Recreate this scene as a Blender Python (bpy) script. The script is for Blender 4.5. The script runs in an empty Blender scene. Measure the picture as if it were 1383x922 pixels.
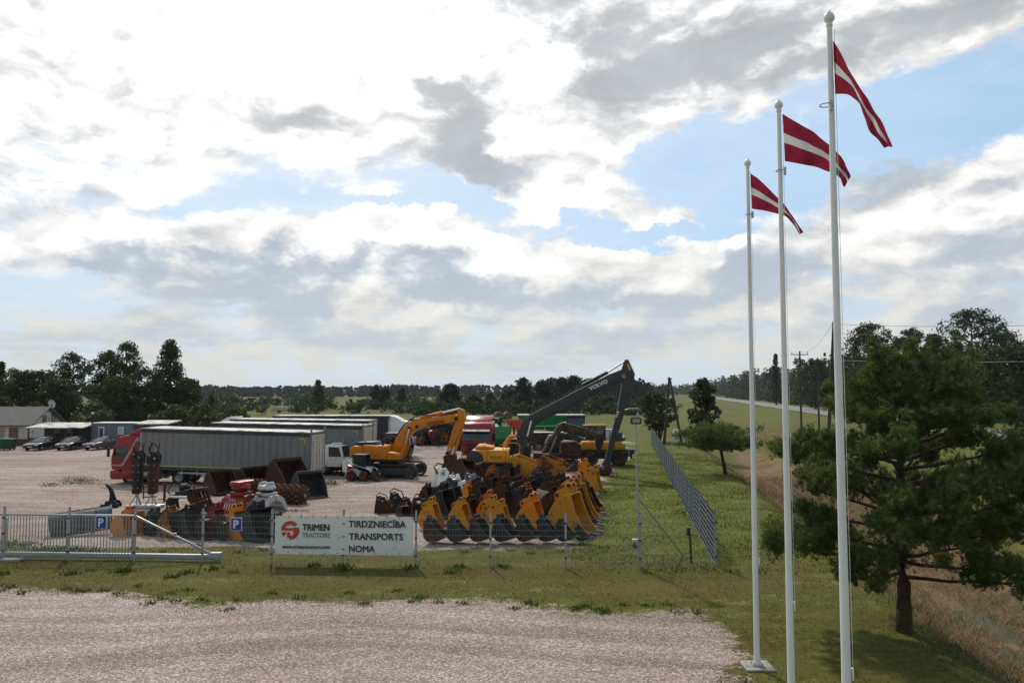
import bpy, bmesh, math, random
import numpy as np
from mathutils import Vector, Matrix, Euler

SC = bpy.context.scene
COL = SC.collection
rnd = random.Random(11)
PI = math.pi
R = math.radians

# ------------------------------------------------------------------ camera
FPX, CX, CY, CAMH = 1055.0, 691.5, 461.0, 6.0
TH = math.atan2(66, FPX)


def ray(px, py):
    dx = (px - CX) / FPX
    dy = (CY - py) / FPX
    c, s = math.cos(TH), math.sin(TH)
    return Vector((dx, c - dy * s, s + dy * c))


def at(px, py, z=0.0):
    r = ray(px, py)
    t = (z - CAMH) / r.z
    return Vector((r.x * t, r.y * t, z))


def atd(px, py, d):
    r = ray(px, py)
    t = d / r.y
    return Vector((r.x * t, d, CAMH + r.z * t))


cam_d = bpy.data.cameras.new("camera")
cam_d.sensor_width = 36.0
cam_d.lens = FPX / 1383 * 36.0
cam_d.clip_start = 0.1
cam_d.clip_end = 20000
cam = bpy.data.objects.new("camera", cam_d)
COL.objects.link(cam)
cam.location = (0, 0, CAMH)
cam.rotation_euler = (PI / 2 + TH, 0, 0)
SC.camera = cam
SC.view_settings.view_transform = 'Standard'
SC.view_settings.look = 'None'
SC.view_settings.exposure = 0.0
SC.view_settings.gamma = 1.0
SC.view_settings.use_curve_mapping = False
SC.cycles.use_denoising = True
SC.cycles.max_bounces = 6
SC.cycles.diffuse_bounces = 2
SC.cycles.glossy_bounces = 2
SC.cycles.transmission_bounces = 3
SC.cycles.transparent_max_bounces = 6
SC.cycles.volume_bounces = 0
SC.cycles.caustics_reflective = False
SC.cycles.caustics_refractive = False

# ------------------------------------------------------------------ node helper
class NG:
    def __init__(s, tree):
        s.t = tree
        s.n = tree.nodes
        s.l = tree.links

    def new(s, kind, **kw):
        n = s.n.new(kind)
        for k, v in kw.items():
            setattr(n, k, v)
        return n

    def _set(s, sock, v):
        if hasattr(v, 'is_linked'):
            s.l.new(v, sock)
        elif v is not None:
            sock.default_value = v

    def math(s, op, a, b=None, c=None, clamp=False):
        n = s.new('ShaderNodeMath', operation=op, use_clamp=clamp)
        s._set(n.inputs[0], a)
        if b is not None: s._set(n.inputs[1], b)
        if c is not None: s._set(n.inputs[2], c)
        return n.outputs[0]

    def vmath(s, op, a, b=None, out=0):
        n = s.new('ShaderNodeVectorMath', operation=op)
        s._set(n.inputs[0], a)
        if b is not None: s._set(n.inputs[1], b)
        return n.outputs['Value'] if out == 'v' else n.outputs[0]

    def comb(s, x, y, z=0.0):
        n = s.new('ShaderNodeCombineXYZ')
        for i, v in enumerate((x, y, z)): s._set(n.inputs[i], v)
        return n.outputs[0]

    def noise(s, vec, scale, detail=4, rough=.55, dist=0.0, dim='3D', col=False):
        n = s.new('ShaderNodeTexNoise', noise_dimensions=dim)
        if vec is not None: s.l.new(vec, n.inputs['Vector'])
        n.inputs['Scale'].default_value = scale
        n.inputs['Detail'].default_value = detail
        n.inputs['Roughness'].default_value = rough
        n.inputs['Distortion'].default_value = dist
        return n.outputs['Color'] if col else n.outputs[0]

    def sstep(s, v, lo, hi, a=0.0, b=1.0):
        n = s.new('ShaderNodeMapRange', interpolation_type='SMOOTHSTEP')
        s._set(n.inputs[0], v)
        n.inputs[1].default_value = lo
        n.inputs[2].default_value = hi
        n.inputs[3].default_value = a
        n.inputs[4].default_value = b
        return n.outputs[0]

    def mix(s, f, a, b):
        n = s.new('ShaderNodeMix', data_type='RGBA')
        s._set(n.inputs[0], f)
        for i, v in ((6, a), (7, b)):
            if hasattr(v, 'is_linked'): s.l.new(v, n.inputs[i])
            else: n.inputs[i].default_value = (*v, 1) if len(v) == 3 else v
        return n.outputs[2]

    def scale(s, col, f):
        return s.vmath('SCALE', col) if False else s._vscale(col, f)

    def _vscale(s, col, f):
        n = s.new('ShaderNodeVectorMath', operation='SCALE')
        s._set(n.inputs[0], col)
        s._set(n.inputs['Scale'], f)
        return n.outputs[0]


# ------------------------------------------------------------------ sky and sun
SUN_AZ, SUN_EL = R(-17), R(46)
world = bpy.data.worlds.new("World")
SC.world = world
world.use_nodes = True
g = NG(world.node_tree)
g.n.clear()
out = g.new('ShaderNodeOutputWorld')
bg = g.new('ShaderNodeBackground')
bg.inputs['Strength'].default_value = 0.1
g.l.new(bg.outputs[0], out.inputs[0])
sky = g.new('ShaderNodeTexSky', sky_type='NISHITA', sun_disc=False)
sky.sun_elevation = SUN_EL
sky.sun_rotation = SUN_AZ
sky.air_density = 1.0
sky.dust_density = 0.6
sky.ozone_density = 1.5
tc = g.new('ShaderNodeTexCoord')
D = tc.outputs['Generated']
sep = g.new('ShaderNodeSeparateXYZ')
g.l.new(D, sep.inputs[0])
dx, dy, dz = sep.outputs
az = g.math('ARCTAN2', dx, dy)
el = g.math('ARCSINE', dz)
# flat cloud deck seen in perspective
den = g.math('ADD', g.math('MAXIMUM', dz, 0.0), 0.11)
plane = g.comb(g.math('DIVIDE', dx, den), g.math('DIVIDE', dy, den), 0.0)
ae = g.comb(az, el, 0.0)
w1 = g.noise(g.comb(g.math('MULTIPLY', az, 1.0), g.math('MULTIPLY', el, 1.5), 3.1), 5.5, 7, .62, col=True)
warp = g.vmath('SUBTRACT', w1, (0.5, 0.5, 0.5))
aw = g.vmath('ADD', ae, g.vmath('MULTIPLY', warp, (0.21, 0.15, 0.0)))


def px_dir(px, py):
    v = ray(px, py).normalized()
    return math.atan2(v.x, v.y), math.asin(v.z)


def blobs(vec, lst):
    tot = None
    for px, py, rx, ry, w in lst:
        a, e = px_dir(px, py)
        d = g.vmath('MULTIPLY', g.vmath('SUBTRACT', vec, (a, e, 0)), (FPX / rx, FPX / ry, 0))
        q = g.vmath('DOT_PRODUCT', d, d, out='v')
        v = g.math('POWER', 0.36788, q)
        tot = g.math('MULTIPLY', v, w) if tot is None else g.math('MULTIPLY_ADD', v, w, tot)
    return tot

#SKYDATA
COVER = [(930, 45, 330, 80, 1.0), (740, 190, 150, 110, .9), (850, 150, 60, 60, .6), (1290, 30, 190, 60, .6), (1010, 165, 40, 24, .5),
         (480, 345, 230, 40, .9), (620, 350, 120, 50, .6), (400, 400, 220, 36, .6), (870, 380, 190, 46, .95), (1015, 335, 80, 56, 1.0),
         (1290, 300, 150, 110, 1.0), (1150, 300, 60, 24, .4), (250, 90, 480, 150, .8), (100, 320, 260, 60, .3), (690, 465, 900, 34, .35),
         (890, 288, 60, 12, .55), (510, 265, 36, 11, .6), (905, 190, 26, 9, .4),
         (915, 215, 75, 50, -1.0), (985, 240, 80, 50, -.7), (620, 284, 90, 16, -1.1), (1290, 160, 120, 50, -1.0), (1180, 190, 60, 50, -.4), (1060, 270, 60, 40, -.4),
         (450, 272, 200, 20, -.65), (300, 225, 140, 26, -.35), (80, 385, 160, 14, -.7), (880, 312, 170, 16, -.8), (1110, 270, 45, 90, -.5), (560, 250, 60, 20, -.4),
         (1240, 195, 60, 40, -.3), (740, 308, 80, 12, -.8), (180, 270, 150, 18, -.4), (130, 365, 120, 10, -.4), (680, 420, 500, 10, -.25), (1130, 380, 60, 30, -.4)]
THICK = [(930, 45, 230, 60, 1.05), (1060, 60, 150, 60, .5), (760, 20, 130, 40, .45), (845, 130, 50, 55, .5), (1000, 130, 90, 30, .4), (640, 165, 36, 56, 1.25), (655, 235, 50, 34, 1.1), (605, 112, 22, 24, .9), (590, 180, 25, 40, .6), (540, 60, 60, 60, -.5), (720, 150, 40, 60, -.7),
         (790, 235, 50, 30, .35), (545, 150, 25, 40, .22), (195, 70, 60, 13, .45), (215, 140, 40, 12, .4), (30, 165, 50, 24, .35),
         (330, 335, 70, 24, .85), (470, 340, 95, 30, .8), (380, 402, 150, 32, 1.1), (590, 345, 70, 34, .9), (650, 370, 50, 40, .9), (800, 395, 105, 32, 1.15), (960, 350, 40, 36, .7), (1030, 345, 52, 42, 1.0), (160, 335, 90, 18, .8),
         (40, 338, 60, 18, .6), (20, 368, 50, 9, .6), (250, 375, 100, 12, .4), (130, 200, 110, 14, .3), (1340, 350, 65, 40, .75), (1260, 372, 80, 22, .55), (1220, 240, 60, 30, .25), (1300, 270, 60, 22, .3),
         (690, 455, 800, 20, .28), (560, 436, 120, 10, .4), (1300, 30, 90, 30, .25), (1290, 415, 160, 14, .5), (1360, 250, 40, 24, .25), (860, 444, 200, 12, .5), (330, 444, 110, 11, .4),
         (495, 378, 34, 22, -.9), (410, 362, 60, 10, -.5), (240, 300, 200, 14, -.7), (560, 302, 170, 16, -1.0), (720, 340, 26, 44, -.8), (560, 418, 50, 12, -.7), (790, 338, 110, 16, -.9), (905, 345, 26, 34, -.8), (995, 300, 60, 14, -.8), (640, 425, 120, 9, -.5), (980, 400, 50, 14, -.6), (1200, 330, 50, 50, -.5), (260, 345, 22, 30, -.6), (140, 420, 140, 10, -.4)]
#ENDSKY
bc = blobs(aw, COVER)
bt = blobs(g.vmath('ADD', aw, (0.0, 0.006, 0.0)), THICK)
n_big = g.noise(plane, 0.95, 9, .58, .25)
n_fine = g.noise(plane, 3.1, 8, .64, .15)
pv = g.comb(g.math('MULTIPLY', az, 1.0), g.math('MULTIPLY', el, 1.9), 1.7)
pv = g.vmath('ADD', pv, g.vmath('MULTIPLY', warp, (.10, .10, 0)))
puff = g.noise(pv, 13.0, 9, .58)
puff2 = g.noise(g.vmath('ADD', pv, (-.010, .028, 0)), 13.0, 5, .55)
big = g.noise(pv, 4.6, 4, .5)
big2 = g.noise(g.vmath('ADD', pv, (-.02, .07, 0)), 4.6, 4, .5)
relief = g.math('MULTIPLY_ADD', g.math('SUBTRACT', big, big2), .9, g.math('SUBTRACT', puff, puff2))   # > 0 on the upper, lit side of a billow
cv = g.math('MULTIPLY_ADD', g.math('SUBTRACT', n_big, .5), 1.5, bc)
cv = g.math('MULTIPLY_ADD', g.math('SUBTRACT', n_fine, .5), .7, cv)
cv = g.math('MULTIPLY_ADD', g.math('SUBTRACT', puff, .5), 1.5, cv)
alpha = g.sstep(cv, -.14, .38)
lowk = g.sstep(el, .05, .26)
low_k = g.math('SUBTRACT', 1.0, g.sstep(el, .03, .14))
streak = g.noise(g.comb(g.math('MULTIPLY', az, 2.0), g.math('MULTIPLY', el, 15.0), .3), 3.0, 6, .6, .3)
th = g.math('MULTIPLY_ADD', g.math('MULTIPLY', g.math('SUBTRACT', n_fine, .5), lowk), 1.0, bt)
th = g.math('MULTIPLY_ADD', g.math('MULTIPLY', g.math('SUBTRACT', streak, .45), low_k), 2.6, th)
th = g.math('MULTIPLY_ADD', g.math('SUBTRACT', puff, .5), .85, th)
th = g.math('MULTIPLY_ADD', g.math('SUBTRACT', n_big, .5), .5, th)
th = g.math('MULTIPLY_ADD', relief, -2.7, th)
thick = g.math('MULTIPLY_ADD', g.sstep(th, -.40, 1.30), .62, g.math('MULTIPLY', g.sstep(th, .10, 1.05), .38))
# brightness near the veiled sun
sv = Vector((math.sin(SUN_AZ) * math.cos(SUN_EL), math.cos(SUN_AZ) * math.cos(SUN_EL), math.sin(SUN_EL)))
cs = g.vmath('DOT_PRODUCT', D, tuple(sv), out='v')
ang = g.math('ARCCOSINE', cs)
glow = g.math('POWER', 0.36788, g.math('POWER', g.math('DIVIDE', ang, .50), 2.0))
glow2 = g.math('POWER', 0.36788, g.math('POWER', g.math('DIVIDE', ang, .85), 2.0))
lit = g._vscale(g.mix(glow2, (9.2, 9.1, 8.9), (10.0, 10.0, 9.9)), g.math('MULTIPLY_ADD', relief, 1.25, g.math('MULTIPLY_ADD', glow, 1.0, .86)))
shade = g._vscale(g.mix(glow2, (3.5, 3.9, 4.25), (3.45, 3.85, 4.2)), g.math('MULTIPLY_ADD', g.math('SUBTRACT', puff, .5), -1.3, 1.0))
shade = g.mix(g.math('MULTIPLY', glow2, .62, clamp=True), shade, (7.8, 8.0, 8.3))
lowf = g.sstep(el, .02, .20)
shade = g.mix(lowf, (5.5, 6.2, 6.75), g.mix(g.sstep(el, .16, .34), (4.6, 5.45, 6.4), shade))
cloud = g.mix(thick, lit, shade)
low_lit = g.mix(lowf, (7.4, 7.3, 6.7), lit)
cloud = g.mix(thick, low_lit, shade)
skyc = g._vscale(sky.outputs[0], 1.15)
skyb = g.mix(g.sstep(el, 0.0, .22), (5.6, 6.9, 7.9), g.mix(.7, skyc, (2.9, 5.6, 8.8)))
skyb = g.mix(g.math('MULTIPLY', glow2, g.math('MULTIPLY_ADD', n_fine, .9, .22), clamp=True), skyb, (9.1, 9.8, 10.2))
skyb = g.mix(g.math('MULTIPLY', glow, .55, clamp=True), skyb, (11, 11, 11))
fin = g.mix(alpha, skyb, cloud)
hz = g.math('POWER', 0.36788, g.math('DIVIDE', g.math('MAXIMUM', el, 0.0), .045))
fin = g.mix(g.math('MULTIPLY', hz, .45), fin, (6.7, 7.1, 7.1))
# away from the sun the deck is duller
back = g.sstep(g.math('MULTIPLY', dy, -1.0), -.35, .55, 0.0, 1.0)
fin = g.mix(back, fin, g.vmath('MULTIPLY', fin, (.82, .75, .63)))
g.l.new(fin, bg.inputs['Color'])
world.cycles.sampling_method = 'MANUAL'
world.cycles.sample_map_resolution = 512

sun_d = bpy.data.lights.new("sun", 'SUN')
sun_d.energy = 2.7
sun_d.angle = R(2.5)
sun_d.color = (1.0, .92, .78)
sun = bpy.data.objects.new("sun", sun_d)
COL.objects.link(sun)
sun.location = (-30, 60, 80)
sun.rotation_euler = (-sv).to_track_quat('-Z', 'Y').to_euler()
# ------------------------------------------------------------------ mesh helper
class MB:
    def __init__(s, M=None):
        s.v = []; s.f = []; s.M = M or Matrix()

    def add(s, vs, fs):
        n = len(s.v)
        s.v += [tuple(s.M @ Vector(p)) for p in vs]
        s.f += [tuple(i + n for i in f) for f in fs]
        return s

    def box(s, c, d, rot=None):
        m = Matrix.Translation(c)
        if rot: m = m @ Euler(rot).to_matrix().to_4x4()
        x, y, z = d[0] / 2, d[1] / 2, d[2] / 2
        vs = [m @ Vector(p) for p in ((-x, -y, -z), (x, -y, -z), (x, y, -z), (-x, y, -z), (-x, -y, z), (x, -y, z), (x, y, z), (-x, y, z))]
        return s.add(vs, [(0, 3, 2, 1), (4, 5, 6, 7), (0, 1, 5, 4), (1, 2, 6, 5), (2, 3, 7, 6), (3, 0, 4, 7)])

    def cyl(s, p0, p1, r0, r1=None, n=12):
        r1 = r0 if r1 is None else r1
        p0, p1 = Vector(p0), Vector(p1)
        q = (p1 - p0).to_track_quat('Z', 'Y').to_matrix()
        vs = []
        for p, r in ((p0, r0), (p1, r1)):
            for i in range(n):
                a = 2 * PI * i / n
                vs.append(p + q @ Vector((r * math.cos(a), r * math.sin(a), 0)))
        fs = [(i, (i + 1) % n, n + (i + 1) % n, n + i) for i in range(n)]
        fs += [tuple(range(n - 1, -1, -1)), tuple(range(n, 2 * n))]
        return s.add(vs, fs)

    def bar(s, p0, p1, w, h=None):
        h = w if h is None else h
        p0, p1 = Vector(p0), Vector(p1)
        q = (p1 - p0).to_track_quat('Y', 'Z')
        L = (p1 - p0).length
        m = Matrix.Translation((p0 + p1) / 2) @ q.to_matrix().to_4x4()
        x, y, z = w / 2, L / 2, h / 2
        vs = [m @ Vector(p) for p in ((-x, -y, -z), (x, -y, -z), (x, y, -z), (-x, y, -z), (-x, -y, z), (x, -y, z), (x, y, z), (-x, y, z))]
        return s.add(vs, [(0, 3, 2, 1), (4, 5, 6, 7), (0, 1, 5, 4), (1, 2, 6, 5), (2, 3, 7, 6), (3, 0, 4, 7)])

    def tube(s, pts, r, n=6):
        pts = [Vector(p) for p in pts]
        rs = r if isinstance(r, (list, tuple)) else [r] * len(pts)
        vs, fs = [], []
        for i, p in enumerate(pts):
            t = (pts[min(i + 1, len(pts) - 1)] - pts[max(i - 1, 0)])
            if t.length < 1e-9: t = Vector((0, 0, 1))
            q = t.to_track_quat('Z', 'Y').to_matrix()
            for k in range(n):
                a = 2 * PI * k / n
                vs.append(p + q @ Vector((rs[i] * math.cos(a), rs[i] * math.sin(a), 0)))
        for i in range(len(pts) - 1):
            for k in range(n):
                fs.append((i * n + k, i * n + (k + 1) % n, (i + 1) * n + (k + 1) % n, (i + 1) * n + k))
        fs += [tuple(range(n - 1, -1, -1)), tuple(range((len(pts) - 1) * n, len(pts) * n))]
        return s.add(vs, fs)

    def prism(s, poly, a, b, top=None):
        """polygon of (x, z) swept along y from a to b; top: polygon at b"""
        n = len(poly)
        top = top or poly
        vs = [(x, a, z) for x, z in poly] + [(x, b, z) for x, z in top]
        fs = [(i, (i + 1) % n, n + (i + 1) % n, n + i) for i in range(n)]
        fs += [tuple(range(n - 1, -1, -1)), tuple(range(n, 2 * n))]
        return s.add(vs, fs)

    def lathe(s, prof, n=20, axis='z'):
        vs, fs = [], []
        m = len(prof)
        for i in range(n):
            a = 2 * PI * i / n
            for r, h in prof:
                if axis == 'z': vs.append((r * math.cos(a), r * math.sin(a), h))
                elif axis == 'y': vs.append((r * math.cos(a), h, r * math.sin(a)))
                else: vs.append((h, r * math.cos(a), r * math.sin(a)))
        for i in range(n):
            j = (i + 1) % n
            for k in range(m - 1):
                fs.append((i * m + k, j * m + k, j * m + k + 1, i * m + k + 1))
        return s.add(vs, fs)

    def shell(s, pts, a, b, t):
        """bent plate: polyline of (x, z) swept along y from a to b with thickness t"""
        P = [Vector((p[0], p[1])) for p in pts]
        inner = []
        for i, p in enumerate(P):
            d = P[min(i + 1, len(P) - 1)] - P[max(i - 1, 0)]
            d.normalize()
            inner.append(p + Vector((-d.y, d.x)) * t)
        poly = [(p.x, p.y) for p in P] + [(p.x, p.y) for p in reversed(inner)]
        n = len(P)
        vs = [(x, a, z) for x, z in poly] + [(x, b, z) for x, z in poly]
        m = len(poly)
        fs = [(i, (i + 1) % m, m + (i + 1) % m, m + i) for i in range(m)]
        for i in range(n - 1):
            q = (i, i + 1, m - 2 - i, m - 1 - i)
            fs += [tuple(reversed(q)), tuple(k + m for k in q)]
        return s.add(vs, fs)

    def mesh(s, name, mat=None, bevel=0, smooth=False, recalc=True, angle=35, seg=2):
        me = bpy.data.meshes.new(name)
        me.from_pydata(s.v, [], s.f)
        if recalc or bevel:
            bm = bmesh.new()
            bm.from_mesh(me)
            if bevel:
                bmesh.ops.remove_doubles(bm, verts=bm.verts, dist=1e-5)
            bmesh.ops.recalc_face_normals(bm, faces=bm.faces)
            if bevel:
                es = [e for e in bm.edges if len(e.link_faces) == 2 and e.calc_face_angle(0) > R(25)]
                bmesh.ops.bevel(bm, geom=es, offset=bevel, segments=seg, profile=.5, affect='EDGES', clamp_overlap=True)
            bm.to_mesh(me)
            bm.free()
        if smooth or bevel:
            me.shade_smooth()
            me.set_sharp_from_angle(angle=R(angle))
        if mat: me.materials.append(mat)
        return me

    def build(s, name, mat=None, parent=None, **k):
        return link(name, s.mesh(name, mat, **k), parent)


def link(name, me, parent=None, M=None):
    o = bpy.data.objects.new(name, me)
    COL.objects.link(o)
    if parent is not None: o.parent = parent
    if M is not None: o.matrix_local = M
    return o


def tag(o, label=None, cat=None, group=None, kind=None):
    if label: o['label'] = label
    if cat: o['category'] = cat
    if group: o['group'] = group
    if kind: o['kind'] = kind
    return o


def thing(name, label, cat, loc=(0, 0, 0), rz=0.0, group=None):
    o = bpy.data.objects.new(name, None)
    o.empty_display_size = .3
    COL.objects.link(o)
    o.location = loc
    o.rotation_euler = (0, 0, rz)
    return tag(o, label, cat, group)


def kids(o):
    return [c for c in o.children]


def copy_tree(o, parent=None):
    c = o.copy()
    COL.objects.link(c)
    if parent is not None: c.parent = parent
    for ch in kids(o): copy_tree(ch, c)
    return c


def np_mesh(name, V, Fq, mat, smooth=False, attrs=None):
    """V (n,3) float array, Fq (m,k) int array with k = 3 or 4"""
    me = bpy.data.meshes.new(name)
    n, (m, k) = len(V), Fq.shape
    me.vertices.add(n)
    me.vertices.foreach_set('co', np.ascontiguousarray(V, dtype=np.float32).ravel())
    me.loops.add(m * k)
    me.loops.foreach_set('vertex_index', np.ascontiguousarray(Fq, dtype=np.int32).ravel())
    me.polygons.add(m)
    me.polygons.foreach_set('loop_start', np.arange(0, m * k, k, dtype=np.int32))
    me.polygons.foreach_set('loop_total', np.full(m, k, dtype=np.int32))
    if smooth: me.polygons.foreach_set('use_smooth', np.ones(m, dtype=bool))
    for nm, arr in (attrs or {}).items():
        at_ = me.attributes.new(nm, 'FLOAT', 'POINT')
        at_.data.foreach_set('value', np.ascontiguousarray(arr, dtype=np.float32).ravel())
    me.update()
    me.validate()
    if mat: me.materials.append(mat)
    return me


# ------------------------------------------------------------------ lettering (made first, while the scene is small)
def text_mesh(body, size, mat, bold=0.0, extrude=.004, align='CENTER', shear=0.0, sx=1.0, space=1.0):
    cu = bpy.data.curves.new('lettering', 'FONT')
    cu.body = body; cu.size = size; cu.align_x = align; cu.align_y = 'CENTER'
    cu.extrude = extrude; cu.shear = shear; cu.space_character = space
    cu.resolution_u = 4
    ob = bpy.data.objects.new('lettering', cu)
    COL.objects.link(ob)
    dg = bpy.context.evaluated_depsgraph_get()
    me = bpy.data.meshes.new_from_object(ob.evaluated_get(dg))
    bpy.data.objects.remove(ob)
    bpy.data.curves.remove(cu)
    if bold:      # heavier strokes: the outline again at eight small shifts, each a hair further out
        V0 = [v.co.copy() for v in me.vertices]; F0 = [tuple(p.vertices) for p in me.polygons]
        V1, F1 = [], []
        for k in range(9):
            d = Vector((0, 0, 0)) if k == 8 else Vector((bold * math.cos(k * PI / 4), bold * math.sin(k * PI / 4), 0))
            d.z = k * .0007
            F1 += [tuple(i + len(V1) for i in f) for f in F0]
            V1 += [tuple(v + d) for v in V0]
        bpy.data.meshes.remove(me)
        me = bpy.data.meshes.new('lettering')
        me.from_pydata(V1, [], F1)
    if sx != 1.0: me.transform(Matrix.Diagonal((sx, 1, 1, 1)))
    me.materials.clear()
    me.materials.append(mat)
    me.name = 'lettering'
    return me


# ------------------------------------------------------------------ materials
MATS = {}


def mat(name, col, rough=.6, metal=0.0, var=.22, scale=2.5, dirt=None, dirt_amt=.0, dirt_scale=3.0, bump=0.0, bscale=30, spec=.32, world_co=False, coat=0.0, dust=0.0):
    """painted or raw surface: base colour with slow and fine variation, patches of a second colour (wear, rust, dirt)"""
    if name in MATS: return MATS[name]
    m = bpy.data.materials.new(name)
    m.use_nodes = True
    q = NG(m.node_tree)
    b = q.n['Principled BSDF']
    tcn = q.new('ShaderNodeTexCoord')
    oi = q.new('ShaderNodeObjectInfo')
    co = q.vmath('ADD', tcn.outputs['Object'], q._vscale(q.comb(13.1, 7.7, 3.3), oi.outputs['Random']))
    n1 = q.noise(co, scale, 5, .6)
    n2 = q.noise(co, scale * 9, 3, .6)
    f = q.math('MULTIPLY_ADD', q.math('SUBTRACT', n1, .5), 2.2 * var, 1.0)
    f = q.math('MULTIPLY_ADD', q.math('SUBTRACT', n2, .5), 1.0 * var, f)
    c = q._vscale(q.mix(0.0, col, col), f)
    rr = q.math('MULTIPLY_ADD', q.math('SUBTRACT', n1, .5), .35, rough, clamp=True)
    if dirt:
        d = q.noise(co, dirt_scale, 8, .68)
        lo = .72 - .55 * dirt_amt
        mk = q.sstep(d, lo, lo + .10)
        c = q.mix(mk, c, q._vscale(q.mix(0.0, dirt, dirt), q.math('MULTIPLY_ADD', n2, .8, .6)))
        rr = q.mix(mk, q.comb(rr, rr, rr), (.85, .85, .85))
    if dust > 0:
        ge = q.new('ShaderNodeNewGeometry')
        sp = q.new('ShaderNodeSeparateXYZ')
        q.l.new(ge.outputs['Normal'], sp.inputs[0])
        up = q.sstep(sp.outputs[2], .2, .95)
        c = q.mix(q.math('MULTIPLY', up, q.math('MULTIPLY', n1, dust * 1.6)), c, (.30, .26, .21))
    q._set(b.inputs['Base Color'], c)
    q._set(b.inputs['Roughness'], rr)
    b.inputs['Metallic'].default_value = metal
    b.inputs['Specular IOR Level'].default_value = spec
    if coat: b.inputs['Coat Weight'].default_value = coat
    if bump:
        bn = q.new('ShaderNodeBump')
        bn.inputs['Strength'].default_value = bump
        bn.inputs['Distance'].default_value = .03
        q.l.new(q.noise(co, bscale, 4, .6), bn.inputs['Height'])
        q.l.new(bn.outputs[0], b.inputs['Normal'])
    MATS[name] = m
    return m


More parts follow.
